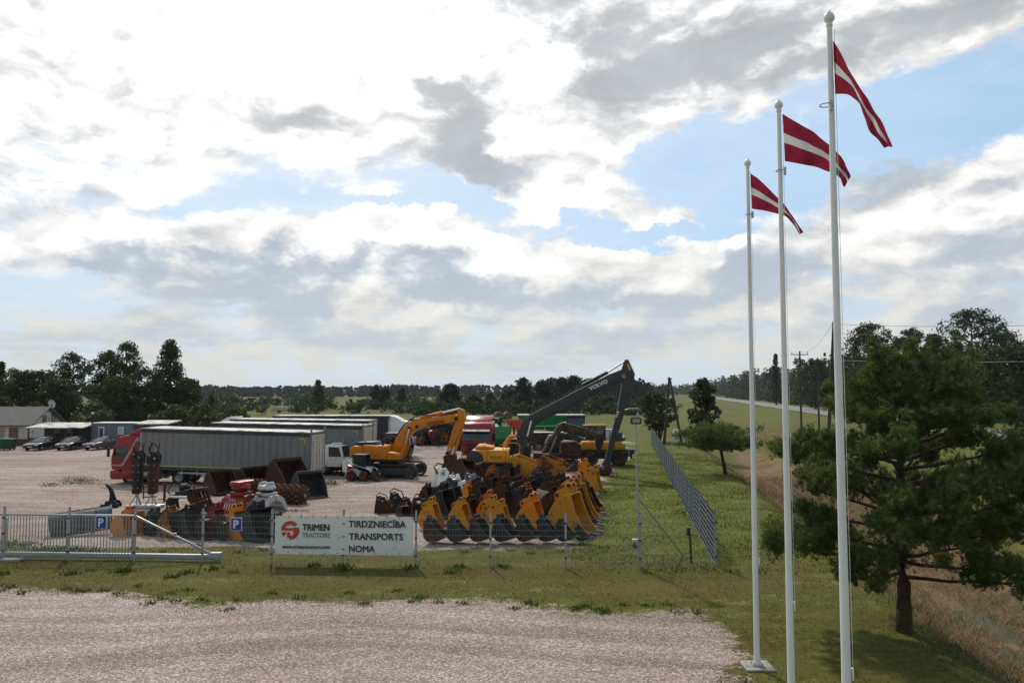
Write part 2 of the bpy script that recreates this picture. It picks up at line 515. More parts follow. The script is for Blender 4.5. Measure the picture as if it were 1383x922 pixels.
RUST = (.120, .042, .016)
RUSTD = (.055, .024, .013)
M = dict(
    black=mat('black_paint', (.012, .013, .015), .45, var=.4, dirt=(.05, .04, .033), dirt_amt=.38, dust=.25),
    black2=mat('bluish_black_paint', (.014, .018, .026), .38, var=.4, dirt=(.06, .055, .05), dirt_amt=.3, dust=.2),
    rubber=mat('rubber', (.012, .012, .012), .85, var=.4, dirt=(.07, .06, .048), dirt_amt=.5, bump=.3),
    yellow=mat('yellow_paint', (.56, .235, .010), .5, var=.14, dirt=(.16, .065, .016), dirt_amt=.30, dust=.05),
    ochre=mat('ochre_paint', (.42, .165, .010), .5, var=.25, dirt=RUST, dirt_amt=.5, dust=.2),
    orange=mat('orange_paint', (.66, .205, .006), .45, var=.12, dirt=(.20, .07, .015), dirt_amt=.24, dust=.05),
    orange2=mat('orange_red_paint', (.50, .12, .012), .5, var=.22, dirt=RUST, dirt_amt=.42, dust=.15),
    hood=mat('machine_yellow_paint', (.74, .38, .03), .42, var=.1, dirt=(.26, .12, .03), dirt_amt=.2, dust=.08),
    rust=mat('rusty_steel', RUST, .88, var=.5, scale=3, dirt=RUSTD, dirt_amt=.62, bump=.4, dust=.15),
    rustd=mat('dark_rusty_steel', (.036, .020, .014), .85, var=.5, dirt=(.09, .035, .016), dirt_amt=.48, bump=.3, dust=.15),
    rustl=mat('bright_rusty_steel', (.16, .062, .024), .85, var=.45, dirt=RUST, dirt_amt=.5, bump=.3),
    steel=mat('worn_steel', (.32, .32, .32), .42, .85, var=.3, dirt=(.10, .07, .05), dirt_amt=.3),
    chrome=mat('polished_rod', (.72, .72, .72), .22, .9, var=.1),
    galv=mat('galvanised_steel', (.42, .44, .46), .46, .55, var=.2, scale=6),
    grey=mat('grey_paint', (.20, .21, .22), .5, var=.2, dirt=(.10, .07, .05), dirt_amt=.3, dust=.15),
    dgrey=mat('dark_grey_paint', (.045, .048, .055), .45, var=.3, dirt=(.09, .08, .065), dirt_amt=.32, dust=.15),
    silver=mat('silver_paint', (.50, .51, .52), .42, .25, var=.2, dirt=(.14, .10, .07), dirt_amt=.28),
    red=mat('red_paint', (.27, .022, .016), .38, var=.2, dirt=(.09, .03, .018), dirt_amt=.32, dust=.12),
    truckred=mat('truck_red_paint', (.30, .009, .014), .26, var=.10, dirt=(.10, .04, .035), dirt_amt=.16, coat=.4),
    white=mat('white_paint', (.80, .80, .78), .38, var=.08, dirt=(.34, .30, .25), dirt_amt=.26),
    polewhite=mat('white_pole_paint', (.80, .80, .79), .35, var=.05, scale=1.2, dirt=(.52, .51, .47), dirt_amt=.18, dirt_scale=1.6),
    cream=mat('beige_panel', (.56, .50, .40), .5, var=.1, dirt=(.26, .22, .18), dirt_amt=.3),
    curtain=mat('grey_curtain', (.215, .212, .215), .5, var=.14, scale=.9, dirt=(.25, .245, .235), dirt_amt=.34, dirt_scale=1.1, bump=.25, bscale=4),
    roofing=mat('trailer_roof', (.52, .51, .49), .4, var=.15, scale=.8, dirt=(.24, .22, .20), dirt_amt=.4, dirt_scale=1.2),
    glass=mat('tinted_glass', (.018, .022, .026), .08, var=.1, spec=.9),
    green=mat('green_paint', (.012, .17, .040), .4, var=.2, dirt=(.06, .06, .035), dirt_amt=.3, dust=.15),
    blue=mat('blue_paint', (.030, .085, .28), .38, var=.2, dirt=(.08, .08, .08), dirt_amt=.3),
    navy=mat('navy_paint', (.010, .014, .026), .22, var=.15, coat=.5),
    maroon=mat('maroon_paint', (.050, .012, .014), .22, var=.15, coat=.5),
    olive=mat('olive_paint', (.105, .080, .045), .6, var=.3, dirt=(.06, .042, .026), dirt_amt=.5, dust=.2),
    lime=mat('yellow_reflector', (.55, .55, .06), .4, var=.1),
    lampred=mat('red_lens', (.35, .015, .01), .2, var=.1),
    lamporange=mat('orange_lens', (.55, .16, .02), .25, var=.1),
    lampwhite=mat('clear_lens', (.75, .75, .72), .12, var=.05),
    concrete=mat('concrete', (.34, .33, .30), .85, var=.25, scale=4, dirt=(.18, .17, .14), dirt_amt=.4, bump=.3),
    wood=mat('old_wood', (.13, .105, .08), .85, var=.35, scale=5, bump=.3),
    polewood=mat('pole_wood', (.075, .062, .05), .85, var=.35, scale=3, bump=.3),
    letter=mat('dark_letter_print', (.045, .05, .055), .5, var=.05),
    lettergrey=mat('grey_letter_print', (.30, .31, .32), .5, var=.05),
    letterred=mat('red_logo_print', (.62, .075, .045), .5, var=.05),
    letterwhite=mat('white_letter_print', (.75, .75, .75), .5, var=.05),
    letterblack=mat('black_letter_print', (.012, .012, .012), .5, var=.05),
    banner=mat('white_banner_cloth', (.84, .83, .81), .55, var=.05, scale=1.3, dirt=(.70, .69, .66), dirt_amt=.28, dirt_scale=1.4),
    signblue=mat('blue_sign_face', (.025, .075, .36), .4, var=.08),
    plate=mat('number_plate', (.7, .7, .68), .4, var=.05),
)
T = dict(
    l1=text_mesh('TIRDZNIECÏBA', .395, M['letter'], .0085), l2=text_mesh('TRANSPORTS', .395, M['letter'], .0085), l3=text_mesh('NOMA', .395, M['letter'], .0085),
    dash=text_mesh('-', .395, M['letter'], .0085), trimen=text_mesh('TRIMEN', .33, M['letter'], .011), tractors=text_mesh('TRACTORS', .275, M['lettergrey'], .005),
    www=text_mesh('www.trimentractors.com', .185, M['letter'], .003), P=text_mesh('P', .34, M['letterwhite'], .012),
    hyundai=text_mesh('HYUNDAI', .46, M['letterblack'], .010, space=1.05), volvo=text_mesh('VOLVO', .70, M['letterwhite'], .03, sx=1.15), volvo2=text_mesh('VOLVO', .36, M['letterblack'], .008, sx=1.3),
)


def fit(me, w):
    xs = [v.co.x for v in me.vertices]
    k = w / (max(xs) - min(xs))
    me.transform(Matrix.Diagonal((k, k, 1, 1)))
    xs = [v.co.x for v in me.vertices]; ys = [v.co.y for v in me.vertices]
    me.transform(Matrix.Translation((-(max(xs) + min(xs)) / 2, -(max(ys) + min(ys)) / 2, 0)))
    return me


def fith(me, h):
    ys = [v.co.y for v in me.vertices]
    k = h / (max(ys) - min(ys))
    me.transform(Matrix.Diagonal((k, k, 1, 1)))
    xs = [v.co.x for v in me.vertices]; ys = [v.co.y for v in me.vertices]
    me.transform(Matrix.Translation((-(max(xs) + min(xs)) / 2, -(max(ys) + min(ys)) / 2, 0)))
    return me# ------------------------------------------------------------------ ground
def fence_y(x):
    return 27.35 - .060 * (x + 6.0)


def ditch_s(x, y):
    return x - (6.9 + .149 * y)


def road_c(y):
    return 42.5 + .187 * y


def sm(t):
    t = np.clip(t, 0, 1)
    return t * t * (3 - 2 * t)


def height(x, y):
    x = np.asarray(x, float); y = np.asarray(y, float)
    s = ditch_s(x, y)
    d = -1.35 * sm(s / 3.4) * (1 - sm((s - 5.0) / 4.6))
    d = d - .10 * sm(s / 9.0)
    r = np.abs(x - road_c(y))
    e = .42 * (1 - sm((r - 5.2) / 4.0))
    bump = .05 * np.sin(x * .9 + .4 * y) * np.sin(y * .7 - .3 * x) * sm((s - .3) / 2) + .025 * np.sin(x * 3.1 + 1.7 * y) * np.sin(y * 2.3 - x) * sm((s - 2.5) / 2)
    far = sm((y - 500) / 1500) * 0
    return d + e + bump + far


def hz1(x, y):
    return float(height(x, y))


def sdf(poly, X, Y):
    """signed distance to a polygon, positive inside"""
    P = np.array(poly, float)
    d = np.full(X.shape, 1e9)
    ins = np.zeros(X.shape, bool)
    for i in range(len(P)):
        a, b = P[i], P[(i + 1) % len(P)]
        ab = b - a
        t = np.clip(((X - a[0]) * ab[0] + (Y - a[1]) * ab[1]) / max(ab @ ab, 1e-9), 0, 1)
        d = np.minimum(d, np.hypot(X - a[0] - t * ab[0], Y - a[1] - t * ab[1]))
        c = ((a[1] > Y) != (b[1] > Y)) & (X < (b[0] - a[0]) * (Y - a[1]) / (b[1] - a[1] + 1e-12) + a[0])
        ins ^= c
    return np.where(ins, d, -d)


def G(px, py):
    p = at(px, py)
    return (p.x, p.y)


FORE = [(-60, G(0, 794)[1] + .5), G(-200, 794), G(0, 794), G(90, 799), G(200, 806), G(270, 820), G(380, 813), G(560, 810), G(690, 814), G(770, 828), G(850, 832), G(930, 828), G(985, 858), G(992, 885), G(978, 925), (3.9, 14.5), (2.5, 5), (2, -12), (-60, -12)]
YARD = [(-120, 22), (-25, 22), (-24.5, 30), G(0, 738), G(110, 742), G(200, 738), G(300, 737), G(420, 740), G(560, 741), G(700, 740), G(775, 738), G(792, 722), G(797, 700), G(806, 672), G(812, 652), G(826, 636), G(822, 622), G(845, 610), (12.5, 98), (9, 112), (-40, 118), (-62, 92), (-75, 82), (-120, 84)]


def wobble(poly, step, amp, seed, inset):
    out_ = []
    P = [Vector((p[0], p[1], 0)) for p in poly]
    rr = random.Random(seed)
    from mathutils import noise as mn
    for i in range(len(P)):
        a, b = P[i], P[(i + 1) % len(P)]
        n = max(1, int((b - a).length / step))
        d = (b - a).normalized()
        nrm = Vector((-d.y, d.x, 0))
        for k in range(n):
            p = a.lerp(b, k / n)
            w = mn.fractal(Vector((p.x * .9, p.y * .9, seed)), 1.0, 2.0, 4) * amp
            out_.append(p + nrm * (w))
    return out_


def axis_lines(spec):
    v = []
    for a, b, st in spec:
        v += list(np.arange(a, b, st))
    v.append(spec[-1][1])
    return np.array(v)


ys = axis_lines([(-200, -20, 20), (-20, 12, 2), (12, 40, .4), (40, 70, .8), (70, 130, 2), (130, 300, 6), (300, 800, 25), (800, 2000, 120), (2000, 6000, 500)])
xs = axis_lines([(-5000, -1000, 400), (-1000, -300, 70), (-300, -80, 10), (-80, -26, 1.5), (-26, 34, .4), (34, 90, 1.2), (90, 300, 7), (300, 1000, 50), (1000, 5000, 400)])
X, Y = np.meshgrid(xs, ys)
Z = height(X, Y)
V = np.stack([X.ravel(), Y.ravel(), Z.ravel()], 1)
ny, nx = X.shape
idx = np.arange(ny * nx).reshape(ny, nx)
Fq = np.stack([idx[:-1, :-1].ravel(), idx[:-1, 1:].ravel(), idx[1:, 1:].ravel(), idx[1:, :-1].ravel()], 1)
sdg = np.maximum(sdf(FORE, X, Y), sdf(YARD, X, Y))
S = ditch_s(X, Y)
reed = np.minimum(S - 1.3, 8.2 + 2.6 * sm((Y - 34) / 14) - S)          # positive in the dry reeds of the ditch
reed = np.where(Y > 62, reed - (Y - 62) * .12, reed)
fieldd = np.minimum(Y - 118, 4000)            # positive in the meadow beyond the yard
# lushness: mown strip right of the yard is greener, the strip before the fence drier
lush = .50 * np.exp(-((X - (4.6 + .10 * Y)) / 6.0) ** 2) * sm((Y - 27.0) / 4) + .10
lush = lush - .22 * np.exp(-((Y - 24.5) / 2.2) ** 2) + .25 * np.exp(-((Y - 22.6) / .9) ** 2)
lush = lush - .40 * np.exp(-((S - 16) / 4.0) ** 2) * sm((Y - 70) / 20) * (1 - sm((Y - 230) / 60))
lush = lush + .35 * sm((S - 8.5) / 3) * (1 - sm((Y - 75) / 20))
lush = lush + .20 * np.exp(-((Y - 132) / 16) ** 2) - .55 * np.exp(-((Y - 112) / 9) ** 2) * (X > 2) + .12 * np.sin(Y / 60.) * sm((Y - 200) / 100)

gm = bpy.data.materials.new('ground_grass')
gm.use_nodes = True


def gravel_color(q, P):
    n_l = q.noise(P, .11, 5, .6)
    n_m = q.noise(P, .9, 5, .65)
    n_f = q.noise(P, 24.0, 3, .7)
    vo = q.new('ShaderNodeTexVoronoi')
    q.l.new(P, vo.inputs['Vector'])
    vo.inputs['Scale'].default_value = 26.0
    sp = q.new('ShaderNodeSeparateColor')
    q.l.new(vo.outputs['Color'], sp.inputs[0])
    c = q.mix(q.sstep(n_l, .40, .62), (.300, .226, .192), (.375, .298, .258))
    c = q.mix(q.math('MULTIPLY', q.sstep(n_m, .52, .78), .38), c, (.20, .140, .100))
    c = q.mix(q.math('MULTIPLY', q.sstep(n_m, .28, .46, 1.0, 0.0), .25), c, (.42, .36, .31))
    k = q.math('MULTIPLY_ADD', q.math('POWER', sp.outputs[0], 2.2), 1.25, .64)
    k = q.math('MULTIPLY', k, q.math('MULTIPLY_ADD', n_f, 1.1, .45))
    # tyre tracks: long faint bands that bend with the driving line
    wv = q.vmath('ADD', q.vmath('MULTIPLY', P, (.045, .55, 1.0)), q._vscale(q.comb(0.0, q.noise(P, .03, 2, .5), 0.0), 9.0))
    tr_ = q.noise(wv, 1.7, 3, .6)
    k = q.math('MULTIPLY', k, q.sstep(tr_, .34, .66, .80, 1.16))
    return q._vscale(c, k), vo.outputs['Distance']


def ground_mat(m, with_grass):
    q = NG(m.node_tree)
    b = q.n['Principled BSDF']
    geo = q.new('ShaderNodeNewGeometry')
    P = geo.outputs['Position']
    gc, gd = gravel_color(q, P)
    bn = q.new('ShaderNodeBump')
    bn.inputs['Strength'].default_value = .8
    bn.inputs['Distance'].default_value = .03
    b.inputs['Roughness'].default_value = .95
    b.inputs['Specular IOR Level'].default_value = .15
    if not with_grass:
        q.l.new(gc, b.inputs['Base Color'])
        q.l.new(gd, bn.inputs['Height'])
        q.l.new(bn.outputs[0], b.inputs['Normal'])
        return

    def A(nm):
        a = q.new('ShaderNodeAttribute', attribute_name=nm)
        return a.outputs['Fac']
    n1 = q.noise(P, .16, 5, .6)
    n2 = q.noise(q.vmath('MULTIPLY', P, (.6, 1.2, 1.0)), .75, 6, .68)
    n3 = q.noise(P, 5.5, 5, .72)
    n4 = q.noise(P, 28.0, 3, .7)
    lu = q.math('MULTIPLY_ADD', q.math('SUBTRACT', n1, .5), 1.3, A('lush'))
    lu = q.math('MULTIPLY_ADD', q.math('SUBTRACT', n2, .5), 1.9, lu)
    lu = q.math('MULTIPLY_ADD', q.math('SUBTRACT', n3, .5), 1.1, lu)
    c = q.mix(q.sstep(lu, -.62, .0), (.140, .090, .036), (.088, .080, .016))
    c = q.mix(q.sstep(lu, -.08, .75), c, (.092, .112, .010))
    k = q.math('MULTIPLY', q.math('MULTIPLY_ADD', n3, 1.5, .28), q.math('MULTIPLY', q.math('MULTIPLY_ADD', n4, 1.7, .15), q.math('MULTIPLY_ADD', n2, 1.0, .5)))
    # bare soil where the turf is thin
    bare = q.sstep(q.math('MULTIPLY_ADD', n3, .45, n2), .80, .98)
    c = q.mix(q.math('MULTIPLY', bare, .75), c, (.20, .138, .088))
    c = q._vscale(c, k)
    # the meadow far out: drifts of seed heads and mown stripes
    fn = q.noise(q.vmath('MULTIPLY', P, (.25, 1.0, 1.0)), .035, 6, .6)
    fc = q.mix(q.sstep(fn, .36, .62), (.078, .094, .014), (.112, .106, .024))
    fc = q.mix(q.math('MULTIPLY', q.sstep(lu, -.5, -.1, 1.0, 0.0), .8), fc, (.135, .085, .045))
    fc = q._vscale(fc, q.math('MULTIPLY_ADD', n2, .8, .6))
    c = q.mix(q.sstep(A('field'), -3, 14), c, fc)
    # dry reeds
    rd = q.math('MULTIPLY_ADD', q.math('SUBTRACT', n2, .5), 4.0, A('reed'))
    rd = q.math('MULTIPLY_ADD', q.math('SUBTRACT', n3, .5), 1.5, rd)
    rc = q.mix(q.sstep(n2, .4, .65), (.20, .125, .070), (.09, .082, .022))
    rc = q._vscale(rc, q.math('MULTIPLY_ADD', n4, 1.4, .3))
    c = q.mix(q.sstep(rd, -.2, 1.0), c, rc)
    # gravel bleeding into the turf
    gr = q.math('MULTIPLY_ADD', q.math('SUBTRACT', n2, .5), 3.0, A('sdg'))
    gr = q.math('MULTIPLY_ADD', q.math('SUBTRACT', n3, .5), 2.0, gr)
    gr = q.math('MULTIPLY_ADD', q.math('SUBTRACT', n4, .5), .6, gr)
    gf = q.sstep(gr, -.35, .25)
    c = q.mix(gf, c, gc)
    # worn turf patches inside the yard
    q.l.new(c, b.inputs['Base Color'])
    q.l.new(q.mix(gf, q.comb(n4, n4, n4), q.comb(gd, gd, gd)), bn.inputs['Height'])
    q.l.new(bn.outputs[0], b.inputs['Normal'])


ground_mat(gm, True)
ground = link('ground', np_mesh('ground', V, Fq, gm, True, dict(sdg=sdg.clip(-5, 5), reed=reed.clip(-6, 6), lush=lush, field=fieldd.clip(-40, 100))))
tag(ground, kind='structure')

gvm = bpy.data.materials.new('gravel')
gvm.use_nodes = True
ground_mat(gvm, False)


def inset_sheet(name, poly, dist, z):
    """flat sheet inside a region, its rim ragged"""
    mb = MB()
    P = wobble(poly, .35, .35, hash(name) % 7 + 1.3, 0)
    bm = bmesh.new()
    vs = [bm.verts.new((p.x, p.y, z)) for p in P]
    f = bm.faces.new(vs)
    bmesh.ops.recalc_face_normals(bm, faces=bm.faces)
    if f.normal.z < 0: f.normal_flip()
    bmesh.ops.triangulate(bm, faces=bm.faces)
    me = bpy.data.meshes.new(name)
    bm.to_mesh(me)
    bm.free()
    me.materials.append(gvm)
    return tag(link(name, me), kind='structure')


def shrink(poly, d):
    """move every corner inwards by d using the distance field"""
    out_ = []
    n = len(poly)
    for i, p in enumerate(poly):
        a, b = Vector(poly[i - 1]), Vector(poly[(i + 1) % n])
        t = (b - a).normalized()
        nrm = Vector((-t.y, t.x))
        c1 = Vector(p) + nrm * d
        c2 = Vector(p) - nrm * d
        s1 = sdf(poly, np.array([c1.x]), np.array([c1.y]))[0]
        s2 = sdf(poly, np.array([c2.x]), np.array([c2.y]))[0]
        out_.append(tuple(c1 if s1 > s2 else c2))
    return out_


inset_sheet('gravel_forecourt', shrink(FORE, 1.7), .5, .005)
inset_sheet('gravel_yard', shrink(YARD, 1.5), .5, .005)

# road
asph = mat('asphalt', (.155, .155, .16), .62, var=.2, scale=.15, dirt=(.21, .205, .20), dirt_amt=.4, dirt_scale=.3)
paint_line = mat('road_line_paint', (.70, .70, .68), .5, var=.1)
shoulder = mat('road_shoulder_gravel', (.25, .22, .185), .95, var=.35, scale=.6)


def strip(name, off0, off1, z, m, y0=-80, y1=1900, n=60, parent=None):
    yy = [y0 + (y1 - y0) * (i / n) ** 2 for i in range(n + 1)]
    mb = MB()
    vs = []
    for y in yy:
        vs += [(road_c(y) + off0, y, z), (road_c(y) + off1, y, z)]
    mb.add(vs, [(2 * i, 2 * i + 1, 2 * i + 3, 2 * i + 2) for i in range(n)])
    return mb.build(name, m, parent)


rd_ = strip('road', -3.9, 3.9, .450, asph); tag(rd_, kind='structure')
sh_ = strip('road_shoulder', -5.1, 5.1, .435, shoulder); tag(sh_, kind='structure')
ln = MB()
for off in (-3.55, 3.55):
    yy = [-80 + 1980 * (i / 60) ** 2 for i in range(61)]
    vs = []
    for y in yy: vs += [(road_c(y) + off - .07, y, .456), (road_c(y) + off + .07, y, .456)]
    ln.add(vs, [(2 * i, 2 * i + 1, 2 * i + 3, 2 * i + 2) for i in range(60)])
for y in np.arange(-60, 900, 12.0):
    ln.add([(road_c(y) - .06, y, .456), (road_c(y) + .06, y, .456), (road_c(y + 4) + .06, y + 4, .456), (road_c(y + 4) - .06, y + 4, .456)], [(0, 1, 2, 3)])
tag(ln.build('road_marking', paint_line), kind='structure')

# water lying in the ditch
wm = bpy.data.materials.new('ditch_water')
wm.use_nodes = True
q = NG(wm.node_tree)
b = q.n['Principled BSDF']
geo = q.new('ShaderNodeNewGeometry')
wn = q.noise(geo.outputs['Position'], 1.6, 6, .7)
fw = q.sstep(wn, .36, .44)
q.l.new(q.mix(fw, (.010, .012, .009), (.060, .066, .022)), b.inputs['Base Color'])
q.l.new(q.mix(fw, (.45, .45, .45), (.95, .95, .95)), b.inputs['Roughness'])
wmb = MB()
pts = []
WZ = -1.385
for i in range(26):
    y = 8 + i * .75
    pts.append((6.9 + .149 * y + 4.2, y, .8))
vs = []
for x, y, w in pts: vs += [(x - w, y, WZ), (x + w, y, WZ)]
wmb.add(vs, [(2 * i, 2 * i + 1, 2 * i + 3, 2 * i + 2) for i in range(len(pts) - 1)])
tag(wmb.build('ditch_water', wm), kind='structure')

# ------------------------------------------------------------------ grass, weeds and reeds (nobody could count them)
def blade_mat(name, cols, trans=.25):
    m = bpy.data.materials.new(name)
    m.use_nodes = True
    q = NG(m.node_tree)
    b = q.n['Principled BSDF']
    ge = q.new('ShaderNodeNewGeometry')
    rp = ge.outputs['Random Per Island']
    n = q.noise(ge.outputs['Position'], .5, 4, .6)
    v = q.math('MULTIPLY_ADD', q.math('SUBTRACT', n, .5), 1.4, rp)
    cr = q.new('ShaderNodeValToRGB')
    cr.color_ramp.elements[0].position = 0.0
    cr.color_ramp.elements[0].color = (*cols[0], 1)
    cr.color_ramp.elements[1].position = 1.0
    cr.color_ramp.elements[1].color = (*cols[-1], 1)
    for i, c in enumerate(cols[1:-1]):
        e = cr.color_ramp.elements.new((i + 1) / (len(cols) - 1))
        e.color = (*c, 1)
    q.l.new(v, cr.inputs[0])
    q.l.new(cr.outputs[0], b.inputs['Base Color'])
    b.inputs['Roughness'].default_value = .75
    b.inputs['Specular IOR Level'].default_value = .2
    if trans:
        tr = q.new('ShaderNodeBsdfTranslucent')
        q.l.new(cr.outputs[0], tr.inputs[0])
        mx = q.new('ShaderNodeMixShader')
        mx.inputs[0].default_value = trans
        q.l.new(b.outputs[0], mx.inputs[1])
        q.l.new(tr.outputs[0], mx.inputs[2])
        q.l.new(mx.outputs[0], q.n['Material Output'].inputs[0])
    return m


def blades(name, pts, hgt, wid, lean, m, seed, curve=.4):
    """pts (n,3); each blade a bent two-segment strip"""
    rg = np.random.default_rng(seed)
    n = len(pts)
    a = rg.uniform(0, 2 * PI, n)
    h = hgt[0] + (hgt[1] - hgt[0]) * rg.random(n) ** 1.5
    w = wid * rg.uniform(.6, 1.3, n)
    ln_ = lean * rg.uniform(.2, 1.0, n) * h
    b_ = rg.uniform(0, 2 * PI, n)
    wx, wy = np.cos(a) * w / 2, np.sin(a) * w / 2
    lx, ly = np.cos(b_) * ln_, np.sin(b_) * ln_
    P = np.asarray(pts)
    z0 = np.zeros(n)
    side = np.stack([wx, wy, z0], 1)
    mid = P + np.stack([lx * curve, ly * curve, h * .6], 1)
    tip = P + np.stack([lx, ly, h * np.clip(1 - .35 * lean, .25, 1)], 1)
    V = np.concatenate([P - side, P + side, mid + side * .7, mid - side * .7, tip + side * .12, tip - side * .12])
    i = np.arange(n)
    F1 = np.stack([i, i + n, i + 2 * n, i + 3 * n], 1)
    F2 = np.stack([i + 3 * n, i + 2 * n, i + 4 * n, i + 5 * n], 1)
    return tag(link(name, np_mesh(name, V, np.concatenate([F1, F2]), m)), kind='stuff')


rg = np.random.default_rng(3)


def scatter(n, x0, x1, y0, y1, keep):
    x = rg.uniform(x0, x1, n); y = rg.uniform(y0, y1, n)
    k = keep(x, y)
    k = rg.random(n) < k
    x, y = x[k], y[k]
    return np.stack([x, y, height(x, y) - .005], 1)


def vnoise(x, y, s):
    from mathutils import noise as mn
    return np.array([mn.fractal(Vector((a * s, b_ * s, 4.2)), 1.0, 2.0, 3) for a, b_ in zip(x, y)])


def sdg_at(x, y):
    return np.maximum(sdf(FORE, x, y), sdf(YARD, x, y))


gmat = blade_mat('lawn_blades', [(.040, .054, .006), (.072, .080, .010), (.098, .084, .018), (.165, .112, .042)])
wmat = blade_mat('weed_leaves', [(.036, .070, .008), (.062, .105, .012), (.09, .13, .02)])
rmat = blade_mat('dry_reed_blades', [(.25, .150, .080), (.17, .105, .052), (.32, .205, .115), (.075, .090, .020)])


def keep_lawn(x, y):
    s = sdg_at(x, y)
    nz = vnoise(x, y, .55)
    k = np.clip((-s + .25 + nz * .8) / .5, 0, 1) * np.clip(.45 + 1.3 * nz + .25, .06, 1)
    return k * (ditch_s(x, y) < 1.4)


blades('grass', scatter(110000, -22, 14, 15.5, 33, keep_lawn), (.025, .085), .014, .8, gmat, 1)
gmat2 = blade_mat('verge_blades', [(.058, .082, .006), (.094, .114, .009), (.125, .126, .016), (.165, .128, .036)])
blades('verge_grass', scatter(90000, 1.5, 24, 26, 75, lambda x, y: np.clip((-sdg_at(x, y) + .2) / .5, 0, 1) * (ditch_s(x, y) < 2.2) * (x > 2.0 + .085 * (y - 27)) * np.clip(.5 + 1.4 * vnoise(x, y, .35), .12, 1)), (.05, .16), .03, .8, gmat2, 21)
blades('tall_grass', scatter(9000, -21, 8, 15.5, 36, lambda x, y: np.where(np.abs(y - fence_y(x)) < .35, .85, .0) + np.where((np.abs(sdg_at(x, y) + .15) < .35), .55, 0) * (vnoise(x, y, .8) > .0)), (.08, .26), .016, .6, wmat, 2)


def clumps(n, x0, x1, y0, y1, ok, per, spread):
    out_ = []
    while len(out_) < n:
        x, y = rg.uniform(x0, x1), rg.uniform(y0, y1)
        if ok(x, y): out_.append((x, y))
    P = np.array(out_).repeat(per, 0) + rg.normal(0, spread, (n * per, 2))
    return np.stack([P[:, 0], P[:, 1], height(P[:, 0], P[:, 1]) - .005], 1)


def okw(x, y):
    s = float(sdg_at(np.array([x]), np.array([y]))[0])
    return -1.1 < s < .5


blades('weeds', clumps(75, -18, 5, 16, 31, okw, 34, .11), (.05, .17), .035, 1.1, wmat, 4)
blades('weed_clumps', clumps(14, -17, 4, 25.6, 27.2, lambda x, y: True, 45, .14), (.08, .26), .05, 1.1, wmat, 9)
# ditch reeds, mostly lying
def keep_reed(x, y):
    s = ditch_s(x, y)
    nz = vnoise(x, y, .5)
    return np.clip(np.minimum(s - 1.6, 8.0 + 2.6 * sm((y - 34) / 14) - s) + nz * 2.6, 0, 1) * np.where(np.abs(s - 4.2) < .3, .25, 1)


blades('dry_reeds', scatter(62000, 8, 30, 12, 66, keep_reed), (.25, .75), .022, 1.9, rmat, 5, .55)
blades('ditch_bank_grass', scatter(16000, 7, 26, 12, 40, lambda x, y: (np.abs(ditch_s(x, y) - 1.6) < 1.7) * .8), (.06, .28), .016, 1.0, blade_mat('bank_blades', [(.040, .066, .008), (.066, .086, .012), (.10, .09, .03)]), 6)
blades('meadow_grass', scatter(22000, 12, 62, 30, 120, lambda x, y: (ditch_s(x, y) > 9.0) * (np.abs(x - road_c(y)) > 5.5) * .7), (.12, .40), .03, .7, blade_mat('meadow_blades', [(.062, .082, .012), (.088, .098, .016), (.115, .102, .026), (.15, .092, .040)]), 7)

# tufts that grow through the gravel of the yard
ypts = []
for px, py, rx, ry, n_ in ((300, 657, 60, 3, 300), (108, 649, 34, 7, 900), (70, 655, 20, 4, 200), (448, 652, 14, 6, 500), (470, 640, 16, 4, 350), (590, 603, 30, 5, 800), (560, 607, 12, 3, 250), (400, 690, 30, 2, 120), (812, 668, 16, 8, 500), (806, 705, 8, 14, 500), (90, 742, 60, 5, 900), (20, 735, 40, 5, 500)):
    for _ in range(n_):
        p_ = at(px + rg.normal(0, .45) * rx, py + rg.normal(0, .45) * ry)
        ypts.append((p_.x, p_.y, .004))
blades('yard_weeds', np.array(ypts), (.03, .13), .04, 1.0, wmat, 14)
# ------------------------------------------------------------------ wheels, trucks, trailers, cars
WM = {}


def tyre_mesh(r, w, lug=False):
    k = ('t', r, w, lug)
    if k not in WM:
        mb = MB()
        ri = r * .56
        mb.lathe([(ri, -w * .40), (r * .80, -w * .5), (r * .95, -w * .47), (r, -w * .36), (r, w * .36), (r * .95, w * .47), (r * .80, w * .5), (ri, w * .40), (ri, -w * .40)], 28, 'y')
        if lug:
            for i in range(20):
                a = 2 * PI * i / 20
                for sgn in (-1, 1):
                    p0 = Vector((r * 1.0 * math.cos(a), 0, r * 1.0 * math.sin(a)))
                    p1 = Vector((r * .97 * math.cos(a + .14), sgn * w * .48, r * .97 * math.sin(a + .14)))
                    mb.bar(p0, p1, .07 * r, .09 * r)
        WM[k] = mb.mesh('tyre', M['rubber'], smooth=True)
    return WM[k]


def rim_mesh(r, w, m):
    k = ('r', r, w, m.name)
    if k not in WM:
        mb = MB()
        ri = r * .57
        mb.lathe([(ri, -w * .42), (ri * .96, -w * .44), (ri * .86, -w * .30), (ri * .45, -w * .22), (ri * .40, -w * .40), (ri * .2, -w * .44), (0.001, -w * .44)], 24, 'y')
        mb.lathe([(ri, w * .42), (ri * .96, w * .44), (ri * .86, w * .30), (ri * .45, w * .22), (ri * .40, w * .40), (ri * .2, w * .44), (0.001, w * .44)], 24, 'y')
        for i in range(8):
            a = 2 * PI * i / 8
            for s in (-1, 1):
                mb.cyl((ri * .32 * math.cos(a), s * w * .34, ri * .32 * math.sin(a)), (ri * .32 * math.cos(a), s * w * .45, ri * .32 * math.sin(a)), .03 * r, n=6)
        WM[k] = mb.mesh('rim', m, smooth=True)
    return WM[k]


